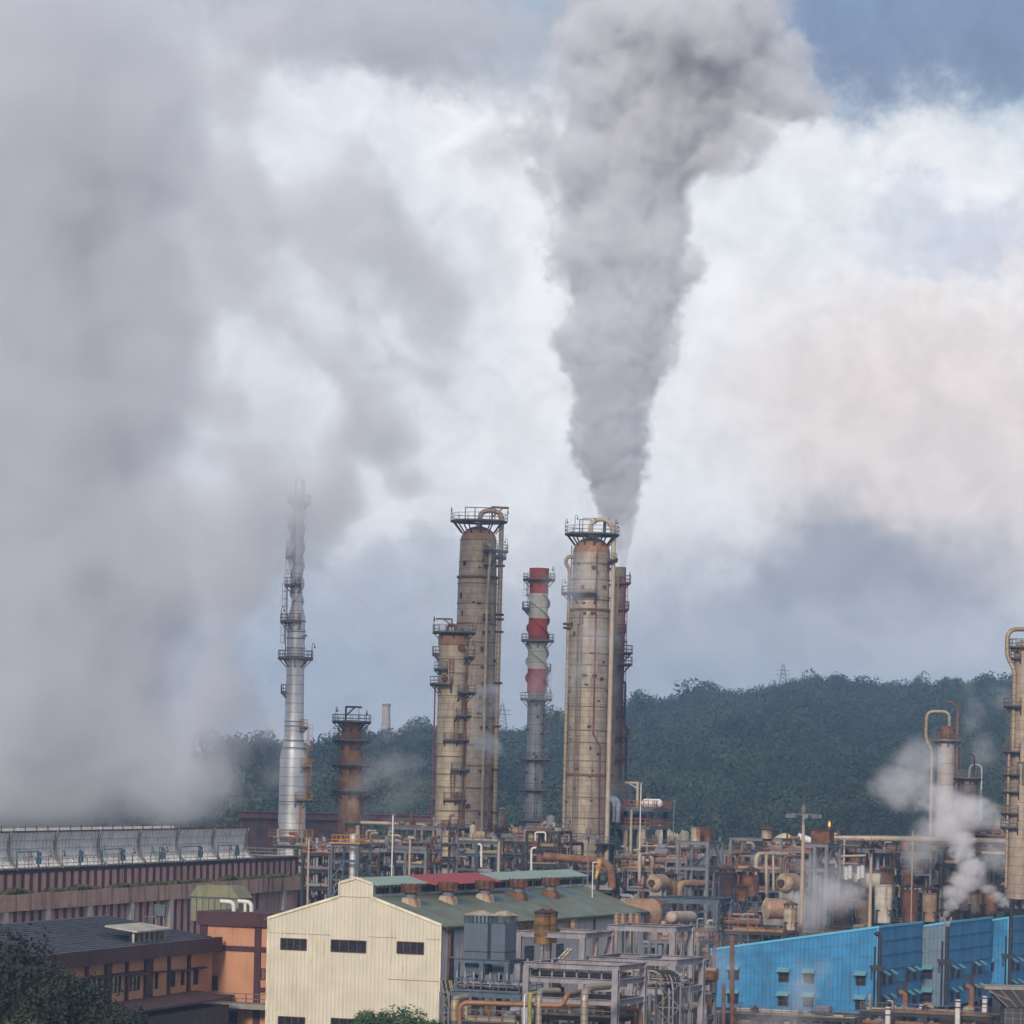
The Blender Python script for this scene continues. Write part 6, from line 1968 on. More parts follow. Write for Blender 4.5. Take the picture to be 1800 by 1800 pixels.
pipe('hook_pipe', 'white hooked vent pipe left of the rusted main', [q(934, 1530, 430), q(934, 1491, 430), q(943, 1490, 430)], .13, M['white'], 'white hooked pipes', .4)
pipe('hook_pipe', 'white square pipe hoop on the rack before the red and white stack', [q(941, 1478, 500), q(941, 1463, 500), q(959, 1463, 500), q(959, 1478, 500)], .12, M['white'], 'white hooked pipes', .3)
pipe('hook_pipe', 'silver pipe hook at the right edge above the gas main', [q(1784, 1470, 470), q(1784, 1464, 470), q(1800, 1462, 470)], .25, M['bright'], 'white hooked pipes', .5)
pipe('hook_pipe', 'silver pipe hook at the right edge below the gas main', [q(1790, 1500, 470), q(1790, 1491, 470), q(1805, 1490, 470)], .25, M['bright'], 'white hooked pipes', .5)
for i, (px, y) in enumerate(((1487, 1524), (1494, 1522), (1509, 1523), (1516, 1521))):
    hood_tank('white_pot', ('first white pot from the left in the steam before the gas main', 'second white pot from the left in the steam before the gas main', 'third white pot from the left in the steam before the gas main', 'fourth white pot, nearest the twig covered mast')[i],
              px, 496, y, y + 22, 3.2, M['white'], 'white pots in the steam', False, 0, None, None, seg=12)
for k_, (x0, x1, yy) in enumerate(((1477, 1522, 1505), (1470, 1470, 1500))):
    pipe('steam_pipe', ('pale manifold above the white pots', 'pale riser left of the white pots')[k_], [q(x0, 1535, 494), q(x0, yy, 494), q(x1 + .01, yy - 1, 494)], .17, M['palepipe'], G2, .4)

# ================================================================== steel frames
GS, MS, BS = M['grey_steel'], M['mauve_steel'], M['blue_steel']
GF = 'steel pipe frames'
frame('pipe_gantry', 'grey frame carrying the pair of toothed drums', 1237, 466, 1479, 4.3, 5.8, [1524], GS, 0, .42, .5, 2, 2, 1, group=GF)
frame('pipe_gantry', 'high grey frame carrying the lone vent drum', 1366, 478, 1474, 7.4, 5, [1502], GS, 0, .36, .42, 2, 2, 1, group=GF)
frame('pipe_gantry', 'grey frame carrying the rusty box tank right of the ring mast', 1446, 472, 1483, 3.4, 6, [1526], GS, 0, .45, .5, 3, 2, 1, group=GF)
frame('pipe_gantry', 'big blue grey portal frame in front of the hoods', 1254, 446, 1579, 8.9, 5.5, [1627], BS, 0, .8, .85, 2, 2, 1, group=GF)
frame('pipe_gantry', 'right bay of blue grey framing before the brown rusted hood', 1325, 455, 1587, 6.6, 5, [1625], BS, 0, .35, .5, 3, 2, 0, group=GF)
box = thing('box_tank', 'rusty brown rectangular tank standing on a frame right of the ring mast', 'tank', at(1441, 1482, 476), -PHI)
obj('body', MB().b2((-1.3, 0, 0), (1.4, 2.2, 1.7)), M['rust'], box); obj('lid', MB().b2((-1.4, -.1, 1.7), (1.5, 2.3, 1.85)).tube([(0.2, 1, 1.8), (.2, 1, 2.6)], .3, 10), M['rustdark'], box)


def deck_rack(label, px, d, y_top, w, dep, lv, seed, m=None, npipe=7, rail=None, ris=6, pm=None, zb_row=None, nx=4):
    """pipe rack full of pipes, valves and small risers"""
    rg = random.Random(seed)
    o = frame('pipe_rack', label, px, d, y_top, w, dep, lv, m or M['dark_steel'], 0, .34, .4, nx, 2, 1, 'pipe rack', 'pipe racks across the yard', rail={0: rail or RL})
    zs = list(o['zs'])
    pm = pm or [M['palepipe'], M['rustpipe'], M['pipeclad'], M['greystack'], M['rust'], M['grey_steel']]
    for z in zs:
        for i in range(npipe):
            r = rg.choice((.09, .12, .16, .22, .3)); y = dep * (i + .5) / npipe
            x0 = -w * rg.choice((1, 1, .8, .55)); x1 = -w * rg.choice((0, 0, .15, .4))
            pts = [(x0, y, z + r), (x1, y, z + r)]
            if rg.random() < .5: pts.append((x1, y, z + r - rg.uniform(1, 2.5)))
            if rg.random() < .35: pts.insert(0, (x0, y, z + r + rg.uniform(.8, 2.2)))
            obj('pipe', MB().tube(pts, r, 8, bend=r * 2.5), rg.choice(pm), o, smooth=True)
    for i in range(ris):
        x = -w * rg.random(); y = dep * rg.random(); za = rg.choice(zs[1:] or zs) - rg.uniform(0, 2); zb_ = zs[0] + rg.uniform(-.5, 1.8)
        r = rg.choice((.08, .12, .18, .26))
        pts = [(x, y, za), (x, y, zb_)]
        if rg.random() < .6: pts.append((x + rg.choice((-1, 1)) * rg.uniform(.6, 1.6), y, zb_))
        obj('riser', MB().tube(pts, r, 8, bend=r * 2.5), rg.choice(pm), o, smooth=True)
    for i in range(5):
        x = -w * rg.uniform(.05, .95); z = rg.choice(zs); y = dep * rg.uniform(.05, .4)
        obj('valve', MB().box((x, y, z + .6), (.35, .3, .7)).tube([(x - .45, y, z + .55), (x + .45, y, z + .55)], .24, 8).tube([(x, y, z + 1), (x, y, z + 1.06)], .3, 10), rg.choice((RD, RU, M['grey_steel'])), o)
    for i in range(3):
        x = -w * rg.uniform(.1, .9); z = rg.choice(zs); y = dep * rg.uniform(.3, .8); r = rg.uniform(.45, .8); L = rg.uniform(1.2, 2.4)
        if rg.random() < .5: obj('drum', MB().lathe([(0.01, 0), (r, .15), (r, L), (r * .5, L + r * .5), (.01, L + r * .6)], (x, y, z), 14), rg.choice(pm), o, smooth=True)
        else: obj('drum', MB().tube([(x, y, z + r), (x + L, y, z + r)], r, 14), rg.choice(pm), o, smooth=True)
    return o

deck_rack('dark rack between the silver stack and the rusty column', 600, 470, 1490, 11, 7, [1520, 1552], 21, M['dark_steel'], nx=4)
deck_rack('rack of pipes just right of the rusty column', 700, 480, 1484, 8.5, 7, [1510, 1540], 22, M['dark_steel'])
deck_rack('pipe rack left of the narrow beige column base', 768, 490, 1455, 8, 6, [1484, 1512], 23, M['grey_steel'], nx=3)
deck_rack('pipe rack behind the foot of the narrow column', 870, 505, 1480, 7, 6, [1502, 1535], 24, M['blue_steel'], nx=3)
deck_rack('pipe rack with valves below the red and white stack', 985, 520, 1482, 10, 8, [1506, 1535], 25, M['dark_steel'], ris=10)
deck_rack('rack of rusty pipes at the foot of the large column', 1080, 470, 1535, 9, 5, [1565], 26, M['dark_steel'])
deck_rack('crowded rack left of the scorched drum with orange rails', 1140, 472, 1528, 4.5, 6, [1562, 1595], 27, M['grey_steel'], rail=M['orange'], nx=2)
deck_rack('crowded pipe rack under the pair of toothed drums', 1250, 478, 1535, 7, 6, [1560, 1600], 28, M['grey_steel'], ris=10)
deck_rack('crowded pipe rack under the lone vent drum', 1380, 480, 1530, 9, 6, [1565, 1600], 29, M['grey_steel'], rail=M['orange'], ris=10)
deck_rack('pipe rack half hidden by steam right of the ring mast', 1470, 502, 1512, 7, 6, [1540, 1575], 30, M['grey_steel'], ris=8)
deck_rack('pipe rack behind the pale silo row', 1560, 505, 1500, 8, 6, [1530, 1560, 1600], 31, M['dark_steel'], ris=8)
deck_rack('pipe rack in the steam below the pale clad column', 1690, 512, 1490, 10, 8, [1520, 1555, 1600], 32, M['dark_steel'], ris=12)
deck_rack('pipe rack at the right edge under the gas main', 1812, 500, 1500, 9, 8, [1530, 1560, 1600], 33, M['dark_steel'], ris=10)
deck_rack('low rack between the roof corner and the blue grey portal frame', 1222, 400, 1655, 6, 6, [1690, 1740], 34, M['grey_steel'], rail=M['orange'], ris=6)
deck_rack('low rack left of the largest blue shed below the hoods', 1375, 446, 1640, 9, 6, [1670], 35, M['dark_steel'], rail=M['orange'], ris=8)
deck_rack('rack under the silo row behind the largest blue shed', 1545, 458, 1646, 13, 5, [1670], 36, M['dark_steel'], ris=5)
deck_rack('rack behind the middle blue shed below the steam jet', 1700, 484, 1632, 12, 5, [1655], 37, M['dark_steel'], ris=5)
# yellow railed stair tower with silver pipe
y_o = frame('stair_tower', 'blue grey braced tower with yellow rails around a silver pipe', 622, 425, 1484, 3.6, 3.6, [1512, 1545, 1580], BS, 0, .3, .3, 2, 2, 2, group=GF, rail={0: YL})
z_ = at(603, 1466, 427).z
obj('inner_pipe', MB().tube([(-1.5, 1.7, 0), (-1.5, 1.7, z_)], .42, 14), M['silver'], y_o, smooth=True)
obj('yellow_edge', MB().b2((-3.9, -.3, y_o['zs'][0]), (.3, -.22, y_o['zs'][0] + .2)), YL, y_o)
for i in range(3):
    za, zb_ = ([0] + list(y_o['zs'])[::-1])[i:i + 2]
    obj('stair', MB().beam((-3.2, 3.9, za), (-.4, 3.9, zb_), .3, .2).beam((-3.2, 3.9, za + 1), (-.4, 3.9, zb_ + 1), .08), YL, y_o)

# ---- grey hopper with twin boxes
def hopper():
    d = 304; p = atz(882, d, 0); z = lambda y: at(840, y, d).z
    o = thing('twin_hopper', 'twin slate grey hopper boxes with rusty cone caps beside the shed corner', 'hopper', (p.x, p.y, 0), -PHI)
    k = d / F
    hm = mat('slate_hopper', (0.085, 0.115, 0.15), 0.6, 0, .08, streak=.3, rust=.04)
    for nm, x0, x1, y0, y1 in (('hopper_box', -4.05, -1.75, -.2, 1.9), ('hopper_box', -1.72, -.35, .5, 3.2)):
        b = obj(nm, MB().b2((x0, y0, z(1693)), (x1, y1, z(1624))), hm, o)
        obj('band', MB().b2((x0 - .05, y0 - .05, z(1674)), (x1 + .05, y1 + .05, z(1673))), M['rustdark'], b)
        xm, ym = (x0 + x1) / 2, (y0 + y1) / 2
        zt, zb_ = z(1690), z(1714)
        vs = [(x0 + .05, y0 + .05, zt), (x1 - .05, y0 + .05, zt), (x1 - .05, y1 - .05, zt), (x0 + .05, y1 - .05, zt)]
        s_ = .82
        vs += [(xm + (v[0] - xm) * s_, ym + (v[1] - ym) * s_, zb_) for v in vs[:4]]
        obj('chute', MB().add(vs, [(0, 1, 5, 4), (1, 2, 6, 5), (2, 3, 7, 6), (3, 0, 4, 7), (4, 5, 6, 7)]), hm, o)
        mb = MB()
        n = 6
        for i in range(n + 1):
            for (a, b_) in ((x0 + (x1 - x0) * i / n, y0), (x0 + (x1 - x0) * i / n, y1), (x0, y0 + (y1 - y0) * i / n), (x1, y0 + (y1 - y0) * i / n)):
                mb.beam((a, b_, z(1624)), (a, b_, z(1611)), .07)
        mb.b2((x0 - .05, y0 - .05, z(1611)), (x1 + .05, y1 + .05, z(1610)))
        obj('lantern', mb, hm, o)
        r = (x1 - x0) * .62
        obj('cone_cap', MB().add([(x0 - .1, y0 - .1, z(1610)), (x1 + .1, y0 - .1, z(1610)), (x1 + .1, y1 + .1, z(1610)), (x0 - .1, y1 + .1, z(1610)), (xm - .3, ym, z(1601)), (xm + .3, ym, z(1601))],
                                 [(0, 1, 5, 4), (1, 2, 5), (2, 3, 4, 5), (3, 0, 4), (0, 3, 2, 1)]), M['rustpale'], o)
    return o
hopper()
frame('hopper_stand', 'slate grey frame holding the twin hopper boxes', 884, 303, 1688, 4.8, 4.2, [1748], BS, 0, .42, .38, 3, 2, 0, group=GF)
hf = frame('hopper_stand', 'lower slate grey platform with handrails below the twin hopper', 906, 300, 1746, 6.1, 5.5, [1796], BS, 0, .45, .5, 2, 2, 0, group=GF, rail={0: BS})

# ---- mauve frames in the foreground
frame('pipe_gantry', 'pale mauve frame with the golden brown drum standing through it', 1017, 318, 1640, 6.4, 7.5, [], MS, 0, .55, .55, 2, 2, 1, group=GF)
frame('pipe_gantry', 'pale mauve frame carrying the four little drums', 1176, 338, 1629, 6.6, 5.5, [], MS, 0, .6, .6, 2, 2, 1, group=GF)
frame('pipe_gantry', 'mauve gantry behind the nearest frame, reaching toward the lattice cage', 1178, 316, 1687, 8.4, 8, [1737], MS, 0, .55, .62, 3, 2, 0, group=GF)
frame('pipe_gantry', 'nearest mauve gantry with three beams and pipes below', 1075, 292, 1697, 8.2, 7, [1722, 1758], MS, 0, .55, .5, 2, 2, 0, group=GF)
frame('pipe_gantry', 'distant mauve gantry left of the largest blue shed', 1205, 372, 1690, 6, 7, [1716, 1745], MS, 0, .45, .5, 3, 2, 0, group=GF)
# parapet stubs and heaped dark pipes on the nearest gantries
def pipe_bed(label, px, d, y, w, dep, n, seed, mm):
    rg = random.Random(seed); p = at(px, y, d)
    o = thing('pipe_bank', label, 'pipes', p, -PHI, 'banks of parallel pipes on the gantries')
    for i in range(n):
        yy = dep * (i + .3) / n; r = rg.choice((.1, .14, .18))
        obj('pipe', MB().tube([(-w, yy, r), (-w * .5, yy + rg.uniform(-.05, .05), r), (0.1, yy, r)], r, 8), rg.choice(mm), o, smooth=True)
    mb = MB()
    for i in range(7):
        x = -w + w * (i + .5) / 7
        obj('stanchion', MB().b2((x - .07, -.25, -.1), (x + .07, -.12, 1.35)), MS, o)
dk = [M['dark_steel'], M['black'], M['greystack'], M['rustdark'], M['pipeclad']]
pipe_bed('bank of dark parallel pipes in the nearest gantry', 1070, 293, 1719, 8, 5.5, 14, 1, dk)
pipe_bed('bank of dark parallel pipes in the gantry behind', 1172, 317, 1732, 8, 7, 16, 2, dk)
pipe_bed('bank of brownish pipes under the slate platform', 900, 301, 1738, 5.6, 4.5, 9, 3, [M['pipeclad'], M['rustdark'], M['greystack']])

G3 = 'big clad pipes in the foreground'
cg = mat('clad_grey_gold', (0.36, 0.30, 0.24), .45, .35, .15, seam=(.55, 0, .07), rust=.15, streak=.4)
pipe('clad_pipe', 'fat grey clad pipe standing at lower centre, bending back at its top', [at(947, 1830, 284), at(947, 1752, 284), at(947, 1742, 285) + RY * .2, at(965, 1744, 285) + RY * 2.2], .27 * 1.0, cg, G3, .8, seg=16)
pipe('clad_pipe', 'fattest grey clad pipe right of lower centre, curving back at its top', [at(1027, 1830, 284), at(1027, 1750, 284), at(1032, 1736, 285), at(1052, 1735, 285) + RY * 2.5], .33, cg, G3, .9, seg=16)
pipe('clad_pipe', 'long orange brown pipe running across below the slate platform', [at(808, 1800, 284), at(808, 1762, 284), at(990, 1768, 284), at(996, 1748, 284), at(1012, 1744, 285) + RY * 2], .22, mat('burnt_orange_pipe', (0.27, 0.135, 0.065), .5, .2, .2, rust=.3, streak=.3), G3, .8, seg=14)
pipe('clad_pipe', 'mossy yellow green pipe hooked over left of the fat grey pipe', [at(931, 1830, 283), at(931, 1748, 283), at(936, 1745, 284) + RY * 1.5], .17, mat('mossy_pipe', (0.30, 0.27, 0.07), .7, moss=.3, dirt=.3), G3, .5, seg=12)
pipe('clad_pipe', 'thin white pipe beside the mossy one', [at(921, 1830, 282), at(922, 1749, 282), at(926, 1746, 283) + RY * 1], .06, M['white'], G3, .3)
pipe('clad_pipe', 'dark brown stub pipe left under the slate platform', [at(799, 1795, 288), at(799, 1757, 288), at(806, 1755, 289) + RY * 1.5], .34, M['pipeclad'], G3, .7, seg=14)
pipe('clad_pipe', 'yellowish short pipe under the long orange brown one', [at(820, 1793, 288), at(820, 1766, 288)], .13, M['clad3'], G3)
pipe('clad_pipe', 'rusty line running right under the nearest gantry and turning down', [at(1000, 1768, 290), at(1125, 1775, 298), at(1128, 1830, 298)], .16, M['rustpipe'], G3, .5)
pipe('clad_pipe', 'beige line turning down beside the rusty one', [at(1060, 1776, 300), at(1138, 1774, 302), at(1141, 1830, 302)], .2, M['pipeclad'], G3, .6)
pipe('clad_pipe', 'grey clad upright behind the nearest gantry post', [at(1114, 1800, 305), at(1115, 1738, 305), at(1140, 1730, 308) + RY * 1], .21, cg, G3, .6)
pipe('clad_pipe', 'small upright golden pipe inside the nearest gantry', [at(1095, 1755, 306), at(1095, 1738, 306)], .16, M['clad3'], G3)
pipe('clad_pipe', 'golden thin pipe under the mauve frame left of the tall brown drum', [at(905, 1678, 322), at(917, 1678, 322), at(917, 1645, 322)], .13, M['clad3'], G3, .3)
pipe('clad_pipe', 'silver leg pipe under the tall brown drum', [at(952, 1686, 320), at(952, 1658, 320)], .16, M['bright'], G3)
pipe('clad_pipe', 'second silver leg pipe under the tall brown drum', [at(960, 1686, 321), at(963, 1660, 321)], .13, M['bright'], G3)
pipe('clad_pipe', 'sloping grey pipe under the pale mauve frame', [at(975, 1692, 318), at(1000, 1667, 318)], .13, cg, G3)
pipe('clad_pipe', 'second sloping grey pipe under the pale mauve frame', [at(981, 1693, 318), at(1005, 1668, 318)], .13, cg, G3)
for i, px in enumerate((1083, 1095, 1108, 1119)):
    pipe('drop_pipe', ('thin drop pipe under the first little drum', 'thin drop pipe under the second little drum', 'thin golden drop pipe under the third little drum', 'thin grey drop pipe under the last little drum')[i], [at(px, 1680, 345), at(px, 1632, 345)], .11, (M['palepipe'], M['grey_steel'], M['clad3'], M['greystack'])[i], 'thin drop pipes under the little drums', flange=False)
pipe('rust_pole', 'reddish brown pole in front of the largest blue shed left end', [at(1287, 1830, 400), at(1287, 1645, 400)], .28, M['rust'], 'rusty poles', flange=False)
pipe('rust_pole', 'thinner brown pole at the far left of the blue shed', [at(1272, 1830, 398), at(1272, 1730, 398)], .22, M['rust'], 'rusty poles', flange=False)
pipe('clad_pipe', 'thick beige pipe entering the haze right of the lattice cage', [at(1195, 1775, 330), at(1232, 1768, 340)], .42, M['pipeclad'], G3)
pipe('clad_pipe', 'copper elbow pipe left of the largest blue shed', [at(1222, 1750, 360), at(1249, 1750, 360), at(1250, 1830, 360)], .42, M['rustpipe'], G3, 1.0)

# ---- curved pipe bundle with lattice cage
def cage(label, px, d, y_top, w, dep, r0, seed):
    p = atz(px, d, 0); z1 = at(px, y_top, d).z
    o = thing('pipe_bend_cage', label, 'lattice cage', (p.x, p.y, 0), -PHI, 'lattice cages round bent pipes')
    for x in (0, -w):
        for y in (0, dep): obj('post', MB().beam((x, y, 4), (x, y, z1), .16), GS, o)
    mb = MB(); n = 4
    for i in range(n + 1):
        z = z1 - i * (z1 - 6) / n
        mb.beam((-w, 0, z), (0, 0, z), .1); mb.beam((0, 0, z), (0, dep, z), .1); mb.beam((-w, 0, z), (-w, dep, z), .1)
        if i < n:
            zz_ = z - (z1 - 6) / n
            mb.beam((-w, 0, z), (0, 0, zz_), .08); mb.beam((0, 0, z), (-w, 0, zz_), .08); mb.beam((0, 0, z), (0, dep, zz_), .08)
    obj('lattice', mb, GS, o)
    rg = random.Random(seed)
    for i in range(6):
        x = -w + w * (i + .6) / 6.5; r = rg.choice((.1, .13, .16))
        obj('bent_pipe', MB().tube([(x - r0, dep * .3 + i * .12, z1 + .9), (x - .2, dep * .3 + i * .12, z1 + .9), (x + .1, dep * .4 + i * .1, z1 - .6), (x + .1, dep * .4 + i * .1, 3)], r, 9, bend=1.2), rg.choice((M['greystack'], M['dark_steel'], M['pipeclad'])), o, smooth=True)
cage('grey lattice cage round a bundle of bent pipes right of the nearest gantry', 1190, 302, 1728, 2.3, 2.4, 2.6, 1)
cage('small lattice cage round bent pipes at the right corner of the cream shed', 784, 306, 1744, .9, 1.6, .1, 2)

# ---- dark hopper bottom right
def dark_hopper():
    d = 395; p = atz(1765, d, 0); z = lambda y: at(1765, y, d).z
    o = thing('dark_hopper', 'dark tapered steel structure with a flat rusty top in the bottom right corner', 'hopper', (p.x, p.y, 0), 0)
    obj('top_deck', MB().b2((-2.6, -1, z(1739)), (6, 4, z(1734))), M['concrete'], o)
    obj('taper', MB().add([(-2.2, -.8, z(1740)), (6, -.8, z(1740)), (6, 3, z(1740)), (-2.2, 3, z(1740)), (0, -.8, z(1770)), (6, -.8, z(1770)), (6, 3, z(1770)), (0, 3, z(1770))], [(0, 1, 5, 4), (3, 0, 4, 7), (1, 2, 6, 5), (2, 3, 7, 6), (4, 5, 6, 7)]), M['dark_steel'], o)
    mb = MB()
    for i in range(6): mb.beam((-2.0 + i * 1.3, -.85, z(1740)), (0.2 + i * 1.0, -.85, z(1770)), .15)
    mb.beam((-2.2, -.9, z(1742)), (0.6, -.9, z(1758)), .2)
    obj('brace', mb, M['rail'], o)
    obj('base', MB().b2((-.2, -.8, 0), (6, 3, z(1771))), mat('slab_dark', (.07, .06, .055), .9, dirt=.3), o)
    mb = MB(); 
    for i in range(7): mb.b2((-.2 + i * .9, -.84, z(1798)), (-.12 + i * .9, -.8, z(1773)))
    for y in (1780, 1790): mb.b2((-.2, -.845, z(y)), (6, -.8, z(y) + .08))
    obj('panel_grid', mb, M['grey_steel'], o)
dark_hopper()
deck_rack('low rack of pale pipes along the bottom before the blue sheds', 1740, 405, 1788, 16, 5, [1812], 41, M['dark_steel'], ris=4, npipe=6, pm=[M['palepipe'], M['rustpipe'], M['pipeclad']], nx=5)
deck_rack('low rack of pipes under the largest blue shed', 1500, 418, 1792, 16, 5, [1815], 42, M['dark_steel'], ris=3, npipe=5, pm=[M['palepipe'], M['rustpipe'], M['grey_steel']], nx=5)
deck_rack('tangle of dark pipes under the nearest gantry', 1078, 296, 1790, 9, 6, [1815], 43, M['dark_steel'], ris=6, npipe=6)
deck_rack('tangle of dark pipes under the slate platform', 900, 298, 1800, 5, 6, [1822], 44, M['dark_steel'], ris=4, npipe=5)
deck_rack('hazy tangle of pipes between the lattice cage and the blue shed', 1212, 345, 1728, 4.5, 7, [1755, 1790], 45, M['grey_steel'], ris=8, npipe=6)
deck_rack('low dark machinery under the office wing', 470, 318, 1792, 9, 6, [], 46, M['dark_steel'], ris=3, npipe=5) if 0 else None

# ---- more racks deep in the yard
MR_ = [
 ('rack of thin pipes behind the scorched drum', 1200, 476, 1512, 6, 6, [1532, 1556, 1585], 51, GS, 3), ('rack of dark valves below the rock face', 1225, 492, 1492, 9, 5, [1512, 1545], 52, M['dark_steel'], 4),
 ('pipe rack behind the very dark hood', 1330, 488, 1502, 8, 6, [1528, 1556], 53, GS, 4), ('pipe rack behind the shiny beige vessel', 1418, 490, 1495, 7, 5, [1515, 1545, 1575], 54, GS, 3),
 ('rack of rusty risers left of the twig covered mast', 1505, 498, 1488, 7, 5, [1520, 1550, 1585], 55, M['dark_steel'], 3), ('rack of pale pipes left of the steamed column', 1630, 508, 1505, 9, 6, [1535, 1565], 56, GS, 4),
 ('rack with orange rails under the peach vessel', 1330, 448, 1622, 7, 5, [1650], 57, M['dark_steel'], 3), ('rack with brown pipes under the portal frame', 1240, 440, 1640, 7, 5, [1670, 1700], 58, GS, 3),
 ('narrow rack just left of the large column foot', 975, 500, 1462, 5, 5, [1490, 1520], 59, M['dark_steel'], 2), ('rack of small drums between the two nearer columns', 930, 535, 1470, 6, 5, [1500, 1530], 60, M['blue_steel'], 3),
 ('rack of brown pipes right of the yellow railed tower', 660, 455, 1500, 5.5, 5, [1525, 1550], 61, M['dark_steel'], 3), ('rack carrying thin lines left of the narrow column foot', 742, 462, 1495, 6, 5, [1520, 1545], 62, GS, 3),
 ('rack of thin pipes at the silver stack foot', 575, 440, 1500, 4, 5, [1530, 1560, 1600], 63, M['dark_steel'], 2), ('rack under the orange railed deck', 1150, 520, 1510, 7, 6, [1545, 1580], 64, M['dark_steel'], 3),
 ('rack at the green roof corner beside the peach vessel', 1150, 425, 1600, 4, 5, [1630, 1660], 65, GS, 2), ('pipe rack right of the condenser column', 1770, 515, 1470, 8, 5, [1500, 1530], 66, M['dark_steel'], 3),
]
for lb, px, d, yt, w, dp, lv, sd, m_, nx_ in MR_:
    deck_rack(lb, px, d, yt, w, dp, lv, sd, m_, npipe=8, ris=12, nx=nx_, rail=(M['orange'] if sd % 3 == 0 else RL))
# the tall plume out of the stack behind the big column
PL_D = 575.0
PL_S = PL_D / F


def plume_field(g, x, y, z, pos):
    # profile read off the photograph: (height above the mouth, centre, half-width) in px
    pr = [(0, 0, 9.5), (40, -2, 15), (98, -10, 34), (150, -18, 48), (198, -24, 60), (250, -27, 68), (298, -26, 76), (350, -22, 94),
          (398, -18, 102), (440, -12, 108), (500, -8, 118), (570, -8, 131), (650, -10, 122), (700, 8, 130), (760, 32, 150), (830, 48, 176),
          (900, 60, 195), (960, 66, 200), (1100, 70, 215), (1250, 70, 230)]
    s = PL_S
    wx, wy, wz = warp(g, pos, 0.085, 1.0, 4, 0.6)
    grow = z.ss(0, 16)
    zz = z + wz * grow * 6.0
    cxx = zz.curve([(a * s, b * s) for a, b, c_ in pr])
    r = zz.curve([(a * s, c_ * s) for a, b, c_ in pr])
    X = x + wx * (grow * (r * 1.1).min(9.0))
    Y = y + wy * (grow * (r * 1.1).min(9.0))
    dd = ((X - cxx) ** 2.0 + (Y - zz * 0.08) ** 2.0).sqrt()
    sd = dd - r
    # side billows where the plume meets the wind
    for bx, bz, rx, rz in ((-150, 750, 62, 66), (-110, 720, 80, 80), (-90, 790, 60, 60), (205, 860, 100, 85), (275, 830, 80, 62), (230, 900, 90, 70), (150, 740, 70, 70), (205, 760, 60, 60),
                           (95, 560, 40, 50), (-108, 570, 42, 36), (60, 370, 34, 34), (90, 960, 190, 120), (-90, 850, 60, 50), (-75, 930, 70, 60)):
        q = (((X - bx * s) / rx) ** 2.0 + ((zz - bz * s) / rz) ** 2.0 + (Y / rx) ** 2.0).sqrt() * 1.0
        sd = sd.smin((q - s) * (0.5 * (rx + rz)), 1.5)
    bil = puffs(g, comb(g, x + wx * 4.0, y, z + wz * 4.0), 0.15, 1.0, 0.0, 3)
    fb = noise(g, pos, 0.17, 9, 0.66)
    amp = (r * 0.46).max(0.65).min(7.0)
    f3 = noise(g, pos, 0.55, 6, 0.66)
    low = z.ss(75, 10)
    e = sd * -1.0 + (bil + 0.75) * amp * 0.5 + (fb - 0.5) * amp * 2.5 + (f3 - 0.5) * (amp * (low * 3.2 + 0.9)) + low * amp * 0.12
    soft = z.ss(0, 95, 0.45, 3.4)
    return (e / soft).max(0.0).min(1.0) * z.ss(0.0, 0.5) * z.ss(0, 30, 3.0, 1.0) * (noise(g, pos, 0.22, 4, 0.6).ss(0.3, 0.7, 0.25, 1.3))

plume_o = at(1094, 999, PL_D)
steam('smoke_plume', 'tall grey smoke plume widening upward from the dark stack behind the large column', plume_o,
      (-22, -19, -0.5), (34, 24, 108), 0.36, steam_mat('plume_smoke', (0.960, 0.966, 0.990), 0.33, 0.0), plume_field, 'smoke')

# the bank drifting up from the cooling tower
BK_D = 476.0
BANK = [(-60, 1200, 380, 420, 1.5), (-60, 700, 330, 500, 1.5), (-60, 200, 330, 420, 1.5), (150, 1300, 200, 160, 1.1), (170, 1000, 220, 260, 1.1), (200, 600, 210, 300, 1.1), (170, 200, 190, 300, 1.1),
        (300, 1380, 90, 80, .9), (330, 1190, 120, 150, .8), (380, 1350, 60, 70, .5), (430, 1240, 70, 80, .35), (360, 960, 150, 150, .9), (450, 900, 120, 130, .85), (560, 850, 80, 70, .8), (530, 930, 60, 90, .62), (400, 760, 90, 130, .8),
        (380, 420, 110, 190, .85), (400, 130, 80, 160, .75), (560, 360, 120, 140, .72), (520, 220, 90, 90, .5), (640, 460, 120, 100, .85), (760, 500, 90, 110, .8), (760, 610, 70, 80, .5), (610, 620, 110, 90, .6), (480, 560, 90, 90, .65),
        (630, 730, 100, 90, .72), (680, 830, 50, 40, .5), (560, 770, 60, 60, .6), (650, 30, 340, 70, .8), (840, 100, 110, 80, .4), (760, 210, 120, 70, .35), (560, 100, 100, 60, .5)]


